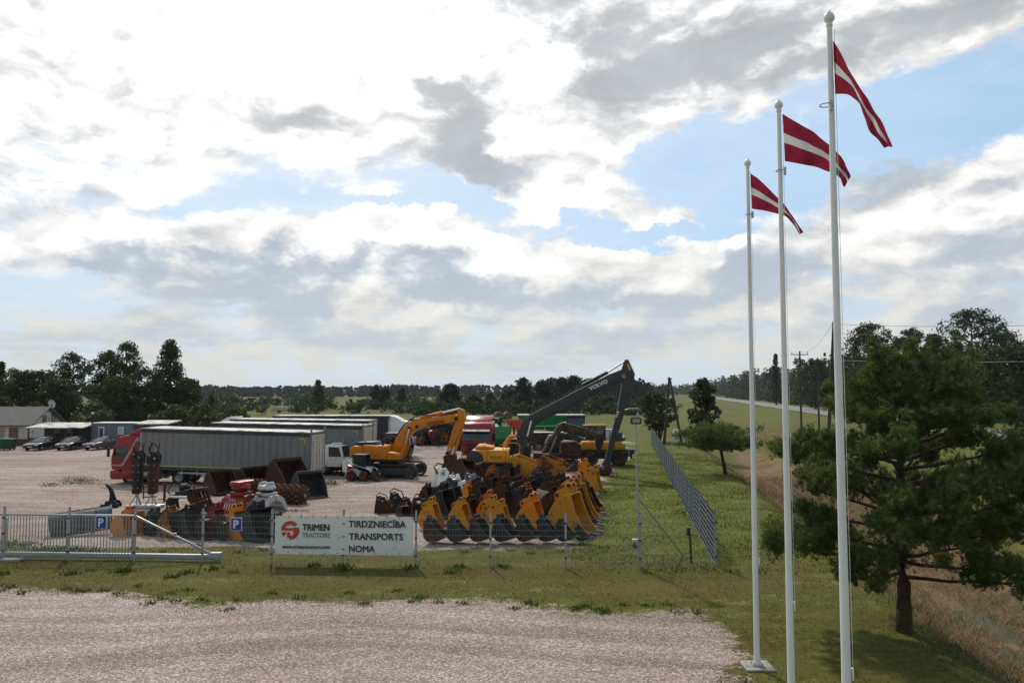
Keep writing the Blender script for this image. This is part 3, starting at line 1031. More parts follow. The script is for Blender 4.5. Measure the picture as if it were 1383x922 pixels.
def wheel(parent, x, y, r, w, rim, lug=False, z=None):
    wh = link('wheel', tyre_mesh(r, w, lug), parent)
    wh.location = (x, y, r if z is None else z)
    link('rim', rim_mesh(r, w, rim), wh)
    return wh


def place(parent, me, name, origin, xdir, ydir):
    """letters on a face: mesh x axis along xdir, y axis along ydir"""
    xd = Vector(xdir).normalized(); yd = Vector(ydir).normalized(); zd = xd.cross(yd)
    m = Matrix((xd, yd, zd)).transposed().to_4x4()
    m.translation = Vector(origin)
    return link(name, me, parent, m)


def tractor_unit(name, label, loc, rz, body, stripe=None, group='trucks parked in the yard', high=True, deflector=True, bumper=None, k=.90):
    """cab-over truck; local +x is forward, origin on the ground under the front axle"""
    t = thing(name, label, 'truck', loc, rz, group)
    t.scale = (k, k, k)
    h = 3.45 if high else 2.95
    bumper = bumper or body
    prof = [(-.85, 1.02), (1.28, 1.02), (1.36, 1.25), (1.38, 1.85), (1.16, 2.75), (.86, h - .12), (.4, h), (-.85, h + .05)]
    MB().prism(prof, -1.22, 1.22).build('cab', body, t, bevel=.07)
    MB().prism([(1.385, 1.93), (1.41, 1.93), (1.195, 2.72), (1.17, 2.72)], -1.08, 1.08).build('windscreen', M['glass'], t, bevel=.01)
    MB().prism([(1.16, 2.78), (1.50, 2.68), (1.52, 2.73), (1.14, 2.92)], -1.1, 1.1).build('sun_visor', M['black'], t)
    MB().prism([(-.5, .38), (1.34, .34), (1.44, .55), (1.42, .98), (.72, 1.0), (.70, .85), (.45, 1.05), (-.42, 1.05), (-.5, .9)], -1.21, 1.21).build('bumper', bumper, t, bevel=.05)
    gr = MB()
    for i in range(5): gr.box((1.395 + .004 * (i % 2), 0, 1.18 + i * .14), (.05, 1.5, .075))
    gr.build('grille', M['black'], t)
    for s in (-1, 1):
        MB().prism([(1.33, .56), (1.455, .58), (1.435, .82), (1.32, .82)], s * .95 - .2, s * .95 + .2).build('headlight', M['lampwhite'], t, bevel=.02)
        w = MB(); w.prism([(.16, 1.72), (1.24, 1.72), (1.02, 2.66), (.16, 2.70)], s * 1.222 - .012, s * 1.222 + .012)
        w.build('side_window', M['glass'], t, bevel=.008)
        d = MB()
        for a, b_ in (((.16, 1.06), (.16, 2.72)), ((.16, 2.72), (1.06, 2.68)), ((1.24, 1.06), (1.20, 2.0))):
            d.bar((a[0], s * 1.222, a[1]), (b_[0], s * 1.222, b_[1]), .016, .016)
        d.box((.32, s * 1.24, 1.62), (.16, .03, .05))
        d.build('door_trim', M['black'], t)
        m_ = MB(); m_.bar((1.18, s * 1.2, 2.68), (1.42, s * 1.42, 2.58), .04); m_.box((1.42, s * 1.46, 2.28), (.10, .22, .62)); m_.build('mirror', M['black'], t, bevel=.02)
        MB().box((-.95, s * 1.12, 2.2), (.85, .05, 2.2)).build('side_fairing', body, t, bevel=.02)
        MB().cyl((-1.0, s * 1.0, .72), (-2.3, s * 1.0, .72), .34, n=18).build('fuel_tank', M['steel'], t, smooth=True)
        wheel(t, 0, s * 1.02, .51, .33, M['steel'])
        wheel(t, -3.7, s * 1.0, .51, .34, M['steel'])
        wheel(t, -3.7, s * .62, .51, .30, M['steel'])
        MB().shell([(-.62 * math.cos(a) - 3.7, .62 * math.sin(a) + .5) for a in [R(10 + 16 * i) for i in range(11)]], s * 1.2 - .3, s * 1.2 + .02, .03).build('mudguard', M['black'], t)
    MB().box((-2.4, .42, .88), (4.6, .12, .26)).box((-2.4, -.42, .88), (4.6, .12, .26)).box((-.9, 0, .9), (.2, .8, .3)).box((-4.5, 0, .9), (.15, .9, .2)).build('chassis', M['black'], t)
    MB().cyl((-3.5, 0, 1.06), (-3.5, 0, 1.16), .5, n=20).build('coupling_plate', M['black'], t)
    if deflector:
        MB().prism([(-.85, h + .04), (.30, h + .02), (-.40, h + .42), (-.85, h + .50)], -1.1, 1.1).build('roof_deflector', body, t, bevel=.05)
    if stripe:
        for s in (-1, 1):
            a = MB()
            a.prism([(-.78, 3.30), (-.55, 3.30), (.62, 1.30), (.42, 1.30)], s * 1.232 - .008, s * 1.232 + .008)
            a.prism([(.42, 1.30), (1.30, 1.30), (1.30, 1.40), (.36, 1.40)], s * 1.2345 - .008, s * 1.2345 + .008)
            a.build('side_stripe', stripe, t)
    return t


def semitrailer(label, loc, rz, L=13.6, Hh=3.75, side=None, deck=1.12, open_top=False, name='semitrailer', nose=0.0):
    """curtain-sided trailer; local +x is its front, origin on the ground below its rear end centre"""
    side = side or M['curtain']
    t = thing(name, label, 'trailer', loc, rz, 'curtain trailers parked side by side')
    t.rotation_euler = (0, -nose, rz)
    z0 = deck - .12
    MB().box((L / 2, 0, (z0 + Hh - .22) / 2), (L - .06, 2.40, Hh - .22 - z0)).build('load_body', side, t) if False else None
    for s in (-1, 1):
        # the curtain: pleated a little, with its vertical straps as ridges
        vs, fs = [], []
        n = 84
        for i in range(n + 1):
            x = .05 + (L - .1) * i / n
            for j in range(7):
                z = z0 + .02 + (Hh - .26 - z0) * j / 6
                yy = 1.222 + .010 * math.sin(i * 1.9) * math.sin(PI * j / 6) + .018 * math.sin(x * .9 + 1) * math.sin(PI * j / 6)
                vs.append((x, s * yy, z))
        for i in range(n):
            for j in range(6):
                fs.append((i * 7 + j, (i + 1) * 7 + j, (i + 1) * 7 + j + 1, i * 7 + j + 1))
        c = MB(); c.add(vs, fs)
        for k in range(24):
            x = .35 + k * (L - .7) / 23
            c.box((x, s * 1.247, (z0 + Hh - .3) / 2), (.045, .012, Hh - .34 - z0))
            c.box((x, s * 1.25, z0 - .03), (.05, .02, .18))
        c.build('curtain', side, t, recalc=False, smooth=True)
        MB().box((L / 2, s * 1.235, Hh - .15), (L, .05, .22)).build('roof_rail', M['dgrey'], t)
        r = MB()
        for k in range(22): r.box((.5 + k * (L - 1) / 21, s * 1.262, z0 + .105), ((L - 1) / 21 * .93, .006, .06))
        r.build('reflective_tape', M['lime'], t)
        MB().box((.55, s * 1.262, Hh - .42), (.42, .006, .07)).box((.36, s * 1.263, Hh - .56), (.07, .006, .24)).build('contour_mark', M['lime'], t)
        MB().box((L / 2, s * 1.24, z0 - .09), (L, .04, .12)).build('side_rail', M['dgrey'], t)
        u = MB()
        for k in range(4): u.box((5.4 + k * 1.0, s * 1.18, .72), (.06, .05, .5))
        u.box((6.9, s * 1.20, .62), (3.4, .03, .1)); u.box((6.9, s * 1.20, .86), (3.4, .03, .1))
        u.build('side_guard', M['galv'], t)
        for k in range(3):
            wheel(t, 2.55 + k * 1.31, s * 1.02, .50, .36, M['steel'])
        MB().box((10.6, s * .85, .62), (.14, .14, 1.0)).box((10.6, s * .85, .06), (.35, .30, .12)).build('support_leg', M['galv'], t)
    MB().box((L / 2, 0, Hh - .02), (L + .02, 2.53, .06)).build('roof', M['roofing'], t, bevel=.015)
    MB().box((L / 2, 0, z0 - .08), (L, 2.4, .14)).box((L / 2, .5, .85), (L - .6, .12, .30)).box((L / 2, -.5, .85), (L - .6, .12, .30)).box((3.8, 0, .6), (3.6, 1.6, .2)).build('chassis', M['black'], t)
    MB().box((L - .03, 0, (z0 + Hh - .1) / 2), (.06, 2.46, Hh - .1 - z0)).build('front_wall', M['cream'], t)
    for s in (-1, 1):
        d = MB(); d.box((.0, s * .615, (z0 + Hh - .12) / 2), (.07, 1.20, Hh - .2 - z0)); dd = d.build('rear_door', M['cream'], t, bevel=.012)
        b_ = MB()
        for yy in (.25, .85):
            b_.cyl((-.06, s * yy, z0 + .05), (-.06, s * yy, Hh - .25), .018, n=6)
        b_.build('lock_bar', M['galv'], dd)
        MB().box((-.05, s * .95, z0 - .12), (.08, .45, .14)).build('tail_light', M['lampred'], t)
        MB().box((1.55, s * 1.0, .48), (.02, .5, .62)).build('mud_flap', M['rubber'], t)
    MB().box((-.02, 0, Hh - .06), (.1, 2.5, .12)).box((-.02, 1.24, 2.3), (.1, .08, 2.6)).box((-.02, -1.24, 2.3), (.1, .08, 2.6)).box((-.03, 0, z0 - .1), (.14, 2.5, .26)).build('rear_frame', M['grey'], t)
    MB().box((.1, 0, .52), (.1, 2.3, .12)).build('underrun_bar', M['grey'], t)
    return t


def car(name, label, loc, rz, paint, sedan=False, group='cars parked by the container office'):
    """local +x forward, origin on the ground at the middle"""
    t = thing(name, label, 'car', loc, rz, group)
    t.scale = (.88, .88, .88)
    L = 4.6 if sedan else 4.25
    h = 1.45
    xs_ = L / 2
    tail = .98 if sedan else .95
    prof = [(-xs_, .45), (-xs_ + .02, .80), (-xs_ + .10, tail), (-xs_ + (.75 if sedan else .25), tail + .03), (.55, .97), (xs_ - .45, .82), (xs_ - .08, .66), (xs_, .45), (xs_ - .05, .28), (-xs_ + .06, .28)]
    MB().prism(prof, -.88, .88).build('body', paint, t, bevel=.09, seg=3)
    rb = -xs_ + (.78 if sedan else .20)
    low = [(rb, .96), (.95, .95), (.18, h - .05), (rb + (.75 if sedan else .35), h - .06)]
    MB().prism(low, -.80, .80).build('window_glass', M['glass'], t, bevel=.06) if False else None
    gb = MB()
    vs = [(rb, -.82, .95), (rb, .82, .95), (.98, .80, .94), (.98, -.80, .94), (rb + (.85 if sedan else .42), -.58, h - .05), (rb + (.85 if sedan else .42), .58, h - .05), (.15, .57, h - .05), (.15, -.57, h - .05)]
    gb.add(vs, [(0, 3, 2, 1), (4, 5, 6, 7), (0, 1, 5, 4), (1, 2, 6, 5), (2, 3, 7, 6), (3, 0, 4, 7)])
    gb.build('window_glass', M['glass'], t, bevel=.05)
    rf = MB()
    a = rb + (.80 if sedan else .36)
    rf.prism([(a, h - .06), (a + .1, h), (-.2, h + .02), (.2, h - .045)], -.60, .60)
    rf.build('roof', paint, t, bevel=.03)
    pl = MB()
    for s in (-1, 1):
        for p0, p1 in (((vs[2][0], s * .815, .95), (.15, s * .575, h - .03)), ((rb, s * .83, .95), (a + .03, s * .585, h - .03)), ((-.45, s * .83, .95), (-.45, s * .60, h - .02)), ((a, s * .60, h - .03), (.15, s * .585, h - .03))):
            pl.bar(p0, p1, .07, .05)
    pl.build('window_pillar', paint, t)
    for s in (-1, 1):
        for x in (-xs_ + .78, xs_ - .82): wheel(t, x, s * .80, .315, .21, M['steel'])
        MB().box((xs_ - .13, s * .66, .68), (.16, .32, .13)).build('headlight', M['lampwhite'], t, bevel=.03)
        MB().box((-xs_ + .055, s * .70, .80), (.10, .28, .16)).build('tail_light', M['lampred'], t, bevel=.02)
        MB().box((.62, s * .97, 1.0), (.12, .18, .12)).build('mirror', paint, t, bevel=.03)
    MB().box((xs_ - .005, 0, .46), (.02, .52, .11)).build('number_plate', M['plate'], t)
    MB().box((-xs_ - .002, 0, .62), (.02, .52, .11)).build('number_plate', M['plate'], t)
    return t


def line_rz(p, q):
    return math.atan2(q[1] - p[1], q[0] - p[0])


def trailer_at(label, px_r, d_r, px_f, d_f, Hh, nose=0.0, **k):
    """ends of the near side, given by image column and distance"""
    a = Vector(((px_r - CX) / FPX * d_r, d_r, 0)); b_ = Vector(((px_f - CX) / FPX * d_f, d_f, 0))
    rz = line_rz(a, b_)
    d = (b_ - a).normalized()
    n = Vector((-d.y, d.x, 0))
    if n.y < 0: n = -n
    o = a + n * 1.25
    semitrailer(label, (o.x, o.y, 0), rz, L=(b_ - a).length, Hh=Hh, nose=nose, **k)
    return rz, o, d, (b_ - a).length


KW = dict(deck=1.05)
rzA, oA, dA, LA = trailer_at('grey curtain trailer coupled to the red truck, nearest of the long trailers', 420, 49.0, 191, 50.2, 3.38, R(1.15), **KW)
p = oA + dA * (LA + .75)
tractor_unit('semi_truck', 'dark red truck with pale diagonal stripe, coupled to the nearest grey trailer', (p.x, p.y, 0), rzA, M['truckred'], mat('stripe_print', (.42, .30, .28), .4))
rzB, oB, dB, LB = trailer_at('grey curtain trailer standing second behind the red truck, beige rear doors', 490, 56.0, 285, 57.2, 3.50, R(.8), **KW)
p = oB + dB * (LB + .75)
tractor_unit('semi_truck', 'blue and white truck with its cab top showing just above the nearest trailer', (p.x, p.y, 0), rzB, M['blue'], M['white'], high=False, k=.98)
rzC, oC, dC, LC = trailer_at('dark trailer with pale roof in third place, white cab at its front', 498, 62.5, 312, 63.5, 3.60, R(.5), side=M['dgrey'], **KW)
p = oC + dC * (LC + .75)
tractor_unit('semi_truck', 'white truck whose roof shows beyond the third trailer', (p.x, p.y, 0), rzC, M['white'], k=.98)
rzD, oD, dD, LD = trailer_at('dark grey trailer farthest back in the row, hitched to a white cab facing right', 370, 70.0, 526, 70.0, 3.75, 0.0, side=M['dgrey'], **KW)
p = oD + dD * (LD + .85)
tractor_unit('semi_truck', 'white truck facing right in front of the farthest trailer, sloping roof', (p.x, p.y, 0), rzD, M['white'], k=.95)
# red truck facing the camera beside the orange excavator
p = at(646, 628)
tractor_unit('semi_truck', 'red truck facing the camera behind the heap of buckets', (p.x, p.y + 1.0, 0), R(-97), M['truckred'], None, deflector=True, k=1.0)

car('parked_car', 'dark blue hatchback nearest the old white house', at(45, 608.5) + Vector((0, 1.4, 0)), R(-93), M['navy'])
car('parked_car', 'black hatchback in front of the white porch, between two other cars', at(87, 608) + Vector((0, 1.4, 0)), R(-90), mat('car_black', (.006, .006, .007), .2, var=.1, coat=.5))
car('parked_car', 'dark maroon sedan in front of the grey containers', at(129, 607.5) + Vector((0, 1.4, 0)), R(-104), M['maroon'], True)

# small white service truck behind the first trailer
def service_truck(loc, rz):
    t = thing('service_truck', 'small white bonneted truck with an orange beacon behind the nearest trailer', 'truck', loc, rz, 'trucks parked in the yard')
    t.scale = (.88, .88, .88)
    MB().prism([(-1.25, .75), (.35, .75), (.42, 1.45), (.15, 2.45), (-1.15, 2.5), (-1.28, 1.4)], -1.0, 1.0).build('cab', M['white'], t, bevel=.07)
    MB().prism([(.30, .75), (1.55, .72), (1.58, 1.25), (1.3, 1.42), (.38, 1.52)], -.86, .86).build('bonnet', M['white'], t, bevel=.07)
    MB().prism([(.44, 1.55), (.46, 1.55), (.215, 2.38), (.195, 2.38)], -.85, .85).build('windscreen', M['glass'], t)
    for s in (-1, 1):
        MB().prism([(-.85, 1.55), (.24, 1.55), (.03, 2.3), (-.85, 2.32)], s * 1.002 - .01, s * 1.002 + .01).build('side_window', M['glass'], t)
        MB().box((-.62, s * 1.015, 1.35), (.16, .03, .04)).build('door_handle', M['black'], t)
        MB().box((1.585, s * .6, 1.08), (.05, .24, .2)).build('headlight', M['lampwhite'], t, bevel=.02)
        wheel(t, .85, s * .92, .55, .34, M['grey'], True)
        wheel(t, -2.2, s * .92, .55, .34, M['grey'], True)
        MB().shell([(.62 * math.cos(a) + .85, .62 * math.sin(a) + .58) for a in [R(5 + 17 * i) for i in range(11)]], s * .92 - .22, s * .92 + .22, .04).build('mudguard', M['black'], t)
    MB().box((-2.2, 0, 1.15), (2.0, 2.0, .5)).build('load_bed', M['grey'], t, bevel=.02)
    MB().box((-.8, .35, .8), (4.6, .1, .2)).box((-.8, -.35, .8), (4.6, .1, .2)).build('chassis', M['black'], t)
    MB().box((-.45, 0, 2.56), (.75, .9, .10)).build('roof_hatch', M['white'], t, bevel=.02)
    MB().lathe([(.13, 2.6), (.13, 2.76), (.07, 2.84), (.001, 2.85)], 14).build('beacon', M['lamporange'], t, smooth=True)
    MB().box((1.66, 0, .78), (.18, 1.7, .24)).build('bumper', M['black'], t, bevel=.03)


p = at(452, 644)
service_truck((p.x + .35, p.y + 1.2, 0), R(-12))
# ------------------------------------------------------------------ excavators and machines
def track_part(t, x0, x1, y, w=.6, h=.92, m=None):
    """crawler: a belt with its shoes, idler, sprocket and rollers"""
    m = m or M['rustd']
    r = h / 2
    path = []
    for i in range(9):
        a = -PI / 2 + PI * i / 8
        path.append((x1 - r + r * math.cos(a), r + r * math.sin(a)))
    for i in range(9):
        a = PI / 2 + PI * i / 8
        path.append((x0 + r + r * math.cos(a), r + r * math.sin(a)))
    path.append(path[0])
    mb = MB()
    mb.shell(path, y - w / 2, y + w / 2, .06)
    # shoes
    pts = [Vector((p[0], p[1])) for p in path]
    tot = sum((pts[i + 1] - pts[i]).length for i in range(len(pts) - 1))
    n = int(tot / .19)
    for k in range(n):
        d = tot * k / n
        for i in range(len(pts) - 1):
            l = (pts[i + 1] - pts[i]).length
            if d <= l:
                p_ = pts[i].lerp(pts[i + 1], d / l)
                tg = (pts[i + 1] - pts[i]).normalized()
                nr = Vector((tg.y, -tg.x))
                a = math.atan2(tg.y, tg.x)
                c_ = p_ + nr * .02
                mb.box((c_.x, y, c_.y), (.05, w, .07), (0, -a, 0))
                break
            d -= l
    tr = mb.build('track', m, t)
    fr = MB()
    fr.box(((x0 + x1) / 2, y, r), (x1 - x0 - 2.1 * r, w * .55, h * .5))
    fr.build('track_frame', M['dgrey'], tr, bevel=.03)
    MB().cyl((x1 - r, y - w * .36, r), (x1 - r, y + w * .36, r), r * .72, n=18).build('idler', M['dgrey'], tr, smooth=True)
    MB().cyl((x0 + r, y - w * .40, r), (x0 + r, y + w * .40, r), r * .66, n=12).build('sprocket', M['dgrey'], tr, smooth=True)
    return tr


def poly_plate(pts, sx, ox, oz, base):
    return [((px - ox) * sx, (base - py) * sx) for px, py in pts]


def digger_bucket(name, parent, pts, w, m, teeth=True):
    """pts: closed side outline (x, z) of an attached bucket"""
    return MB().prism(pts, -w / 2, w / 2).build(name, m, parent, bevel=.03)


# --- orange crawler excavator
def orange_excavator():
    base = at(527, 643)
    S = base.y / FPX
    t = thing('crawler_excavator', 'orange crawler excavator with arched boom and black lettering, bucket hanging', 'excavator', base, R(-9), 'excavators in the yard')
    q = lambda L: [((px - 527) * S, (643 - py) * S) for px, py in L]
    for yy in (-1.18, 1.18): track_part(t, -1.9, 2.25, yy, .62, .95)
    MB().box((.2, 0, .62), (2.6, 1.8, .5)).build('undercarriage', M['dgrey'], t, bevel=.04)
    MB().cyl((0, 0, .85), (0, 0, 1.12), .75, n=24).build('slew_ring', M['black'], t)
    MB().box((-.5, 0, 1.18), (3.6, 2.5, .16)).build('platform', M['black'], t, bevel=.02)
    hz0 = 1.27
    MB().prism([(-2.45, hz0), (-1.55, hz0), (-1.55, 2.20), (-2.2, 2.2), (-2.5, 2.05), (-2.55, 1.6)], -1.35, 1.35).build('counterweight', M['orange'], t, bevel=.10)
    MB().prism([(-1.54, hz0), (.15, hz0), (.15, 2.22), (-1.54, 2.25)], -1.33, .30).build('engine_hood', M['orange'], t, bevel=.06)
    MB().prism([(.16, hz0), (1.05, hz0), (1.05, 1.72), (.16, 1.80)], -1.33, -.45).build('side_box', M['orange'], t, bevel=.05)
    MB().prism([(-2.3, 2.24), (-.55, 2.26), (-.75, 2.48), (-2.0, 2.44)], -1.1, .1).build('hood_cover', M['dgrey'], t, bevel=.05)
    MB().cyl((-.3, -.75, 2.2), (-.3, -.75, 2.62), .09, n=12).build('exhaust_pipe', M['black'], t)
    # cab on the far side
    MB().prism([(-.6, hz0), (1.15, hz0), (1.35, 1.9), (1.1, 2.95), (.75, 3.02), (-.55, 3.0)], .42, 1.35).build('cab', M['dgrey'], t, bevel=.06)
    for yy in (.415, 1.355):
        MB().prism([(-.45, 1.95), (1.2, 1.95), (1.0, 2.85), (-.45, 2.85)], yy - .008, yy + .008).build('cab_window', M['glass'], t)
    MB().prism([(1.36, 1.95), (1.375, 1.95), (1.135, 2.88), (1.12, 2.88)], .5, 1.28).build('cab_windscreen', M['glass'], t)
    r = MB()
    for x in (-1.4, -.2): r.cyl((x, -1.25, 2.2), (x, -1.25, 2.6), .02, n=6)
    r.build('handrail', M['black'], t)
    # boom, stick, bucket; the linkage stands in the plane y = 0
    boom = q([(528.7, 610), (536, 591.6), (545, 578.7), (553, 571), (560.6, 567.3), (597, 562.3), (616, 559.5), (620, 562), (618, 569.5), (612, 570.5), (582, 575.7), (566.7, 579.8), (559, 584.5), (551.5, 594), (543, 607.5), (537, 614)])
    bo = MB().prism(boom, -.30, .30).build('boom', M['orange'], t, bevel=.03)
    fit(T['hyundai'], 1.22); T['hyundai'].transform(Matrix.Diagonal((1, 1.5, 1, 1)))
    a, b_ = q([(582, 572.5), (599, 568.7)])
    d = Vector((b_[0] - a[0], 0, b_[1] - a[1]))
    place(bo, T['hyundai'], 'lettering', ((a[0] + b_[0]) / 2, -.308, (a[1] + b_[1]) / 2 - .02), d, (-d.z, 0, d.x))
    stick = q([(621, 551.5), (628.5, 554.5), (629.7, 567), (624, 580), (614.5, 599.5), (609, 614.4), (604, 613), (609, 593), (614.5, 576.4), (618, 563)])
    MB().prism(stick, -.22, .22).build('stick', M['orange'], t, bevel=.03)
    for c in q([(555, 578.5), (565, 576.5), (618, 565.5), (606.5, 611)]):
        MB().cyl((c[0], -.34, c[1]), (c[0], .34, c[1]), .13, n=12).build('pivot_pin', M['black'], t, smooth=True)
    cy = MB(); a, b_ = q([(568, 565.2), (599, 557.6)]); cy.cyl((a[0], 0, a[1]), (b_[0], 0, b_[1]), .13, n=12)
    cy.build('stick_cylinder', M['orange'], t, smooth=True)
    cy = MB(); a, b_ = q([(599, 557.6), (621.5, 552.3)]); cy.cyl((a[0], 0, a[1]), (b_[0], 0, b_[1]), .07, n=10)
    cy.build('stick_piston', M['chrome'], t, smooth=True)
    for yy in (-.42, .42):
        a, b_ = q([(541, 625), (550.5, 598)])
        MB().cyl((a[0], yy, a[1]), (b_[0], yy, b_[1]), .14, n=12).build('boom_cylinder', M['orange'], t, smooth=True)
        a, b_ = q([(550.5, 598), (555.5, 579)])
        MB().cyl((a[0], yy, a[1]), (b_[0], yy, b_[1]), .07, n=10).build('boom_piston', M['chrome'], t, smooth=True)
    a, b_ = q([(627.5, 568), (616, 608)])
    MB().cyl((a[0], 0, a[1]), (b_[0], 0, b_[1]), .11, n=12).build('bucket_cylinder', M['orange'], t, smooth=True)
    a, b_, c = q([(616, 606), (607, 606), (613, 616)])
    MB().bar((a[0], -.2, a[1]), (b_[0], -.2, b_[1]), .08, .1).bar((a[0], .2, a[1]), (b_[0], .2, b_[1]), .08, .1).bar((a[0], -.24, a[1]), (c[0], -.24, c[1]), .08, .1).bar((a[0], .24, a[1]), (c[0], .24, c[1]), .08, .1).build('bucket_link', M['galv'], t)
    bk = q([(602, 614), (616, 612), (616.5, 622), (610, 630), (603, 637), (592, 645), (590.5, 644), (599, 630), (603, 622)])
    MB().prism(bk, -.55, .55).build('bucket', M['rustd'], t, bevel=.04)
    hs = MB()
    for dy in (-.12, .12):
        L = q([(536, 588), (546, 574), (560, 563.5), (575, 561), (590, 560.5)])
        hs.tube([(x, dy, z) for x, z in L], .03, 5)
    hs.build('hose', M['rubber'], t)


orange_excavator()


# --- long reach excavator, dark boom
def long_reach():
    base = at(692, 641)
    S = base.y / FPX
    t = thing('crawler_excavator', 'yellow crawler excavator with a very long dark grey boom, white lettering', 'excavator', base, R(-3), 'excavators in the yard')
    q = lambda L: [((px - 692) * S, (641 - py) * S) for px, py in L]
    for yy in (-1.3, 1.3): track_part(t, -2.4, 2.4, yy, .62, .98)
    MB().box((0, 0, .62), (2.8, 1.9, .5)).build('undercarriage', M['dgrey'], t, bevel=.04)
    MB().box((-.9, 0, 1.05), (4.0, 2.6, .20)).build('platform', M['dgrey'], t, bevel=.02)
    body = q([(639, 623), (639, 609), (642, 606.5), (688, 606.5), (691, 613.5), (705, 614), (705, 623)])
    z0 = body[0][1]
    MB().prism(q([(637, 623.5), (636.5, 611), (640, 606), (648, 606), (653, 611), (654.5, 623.5)]), -1.36, 1.36).build('counterweight', M['dgrey'], t, bevel=.08)
    MB().prism(q([(642, 606.2), (688.5, 606.2), (688.5, 622.5), (655.5, 622.5), (654, 612.5), (649.5, 608.8), (642, 608)]), -1.42, 1.2).build('engine_hood', M['hood'], t, bevel=.05)
    MB().prism(q([(689, 614), (704.5, 614.2), (704.5, 622.5), (689, 622.5)]), -1.42, -.45).build('side_box', M['hood'], t, bevel=.05)
    MB().prism(q([(644, 605.8), (668, 605.8), (667, 602.5), (657, 601), (645, 601.8)]), -1.2, .6).build('hood_cover', M['orange'], t, bevel=.06)
    MB().prism(q([(645.5, 602), (657, 601.2), (657, 600), (647, 600.2)]), -1.1, .5).build('hood_vent', M['hood'], t, bevel=.03)
    sm_ = MB()
    for px in (660.5, 684.5): a, b_ = q([(px, 606), (px, 622.6)]); sm_.bar((a[0], -1.425, a[1]), (b_[0], -1.425, b_[1]), .02, .03)
    sm_.build('panel_joint', M['black'], t)
    fit(T['volvo2'], .88)
    a, b_ = q([(663.5, 615.6), (681, 615.6)])
    place(t, T['volvo2'], 'lettering', ((a[0] + b_[0]) / 2, -1.428, a[1]), (1, 0, 0), (0, 0, 1))
    MB().prism(q([(688, 622), (703, 622), (705, 610), (703, 594), (688, 593)]), .35, 1.36).build('cab', M['dgrey'], t, bevel=.06)
    MB().prism(q([(690, 609), (702.5, 609), (701.5, 595.5), (690, 595)]), .335, .352).build('cab_window', M['glass'], t)
    r = MB()
    L = q([(681, 606), (681, 597), (700, 597), (703, 600), (703, 613)])
    r.tube([(x, -1.3, z) for x, z in L], .03, 6)
    L = q([(676, 599.5), (682, 599.5)]); r.tube([(x, -1.3, z) for x, z in L], .025, 6)
    r.build('handrail', M['hood'], t)
    L = q([(682, 604), (685, 597), (690, 590), (697, 589.5)])
    MB().tube([(x, -.2, z) for x, z in L], [.16, .17, .16, .1], 8).build('air_pipe', M['orange'], t, smooth=True)
    boom = q([(705, 622), (697, 600), (699, 588), (705, 571.5), (713, 563), (721.5, 558), (774, 530.5), (822.7, 506.2), (838, 500.5), (842, 505), (841, 516), (802.5, 531.5), (776, 549), (729.6, 569.5), (722, 577), (719, 590), (716, 620)])
    bo = MB().prism(boom, -.34, .34).build('boom', M['dgrey'], t, bevel=.03)
    fit(T['volvo'], 1.42)
    a, b_ = q([(793.5, 527.4), (820.5, 515.2)])
    d = Vector((b_[0] - a[0], 0, b_[1] - a[1]))
    place(bo, T['volvo'], 'lettering', ((a[0] + b_[0]) / 2, -.348, (a[1] + b_[1]) / 2 + .02), d, (-d.z, 0, d.x))
    stick = q([(843, 487), (847.5, 487.5), (856, 506.5), (853, 522.5), (829.5, 595.5), (820, 636), (812, 640), (808, 632), (815, 620), (833, 551), (839, 518.6), (838.5, 500)])
    st = MB().prism(stick, -.27, .27).build('stick', M['dgrey'], t, bevel=.03)
    # red and white warning tape
    a, b_ = q([(827.5, 565), (831.5, 556)])
    tp = MB(); tr_ = MB()
    A_, B_ = Vector((a[0], 0, a[1])), Vector((b_[0], 0, b_[1]))
    ax = (B_ - A_)
    sd = Vector((ax.z, 0, -ax.x)).normalized() * .22
    for k in range(6):
        p0 = A_ + ax * (k / 6); p1 = A_ + ax * ((k + 1) / 6)
        mbk = tp if k % 2 else tr_
        mbk.add([(p0.x, -.276, p0.z), (p0.x + sd.x, -.276, p0.z + sd.z + .09), (p1.x + sd.x, -.276, p1.z + sd.z + .09), (p1.x, -.276, p1.z)], [(0, 1, 2, 3)])
    wt = tp.build('warning_tape', M['white'], st); tr_.build('tape_stripe', M['lampred'], wt)
    MB().prism(q([(845, 491.5), (849, 494.5), (850.5, 501), (847.5, 501)]), -.278, .278).build('stick_tip_plate', M['hood'], st)
    cy = MB(); a, b_ = q([(786, 521.5), (820, 504)]); cy.cyl((a[0], 0, a[1]), (b_[0], 0, b_[1]), .13, n=12); cy.build('stick_cylinder', M['dgrey'], t, smooth=True)
    a, b_ = q([(820, 504), (843, 489.5)]); MB().cyl((a[0], 0, a[1]), (b_[0], 0, b_[1]), .055, n=8).build('stick_piston', M['steel'], t, smooth=True)
    for yy in (-.48, .48):
        a, b_ = q([(705.5, 612), (712.5, 589)]); MB().cyl((a[0], yy, a[1]), (b_[0], yy, b_[1]), .15, n=12).build('boom_cylinder', M['dgrey'], t, smooth=True)
        a, b_ = q([(712.5, 589), (718, 569)]); MB().cyl((a[0], yy, a[1]), (b_[0], yy, b_[1]), .075, n=10).build('boom_piston', M['chrome'], t, smooth=True)
    a, b_, c = q([(808, 638), (820, 634), (812, 643)])
    MB().prism(q([(805, 642.5), (808, 629), (822, 626), (825, 634), (820, 642)]), -.4, .4).build('bucket', M['rustd'], t, bevel=.04)
    kn = q([(841, 509), (812, 630), (712, 600)])
    for c in kn: MB().cyl((c[0], -.40, c[1]), (c[0], .40, c[1]), .15, n=12).build('pivot_pin', M['steel'], t, smooth=True)
    hs = MB()
    L = q([(700, 585), (708, 567), (724, 556), (770, 531), (800, 516.5)])
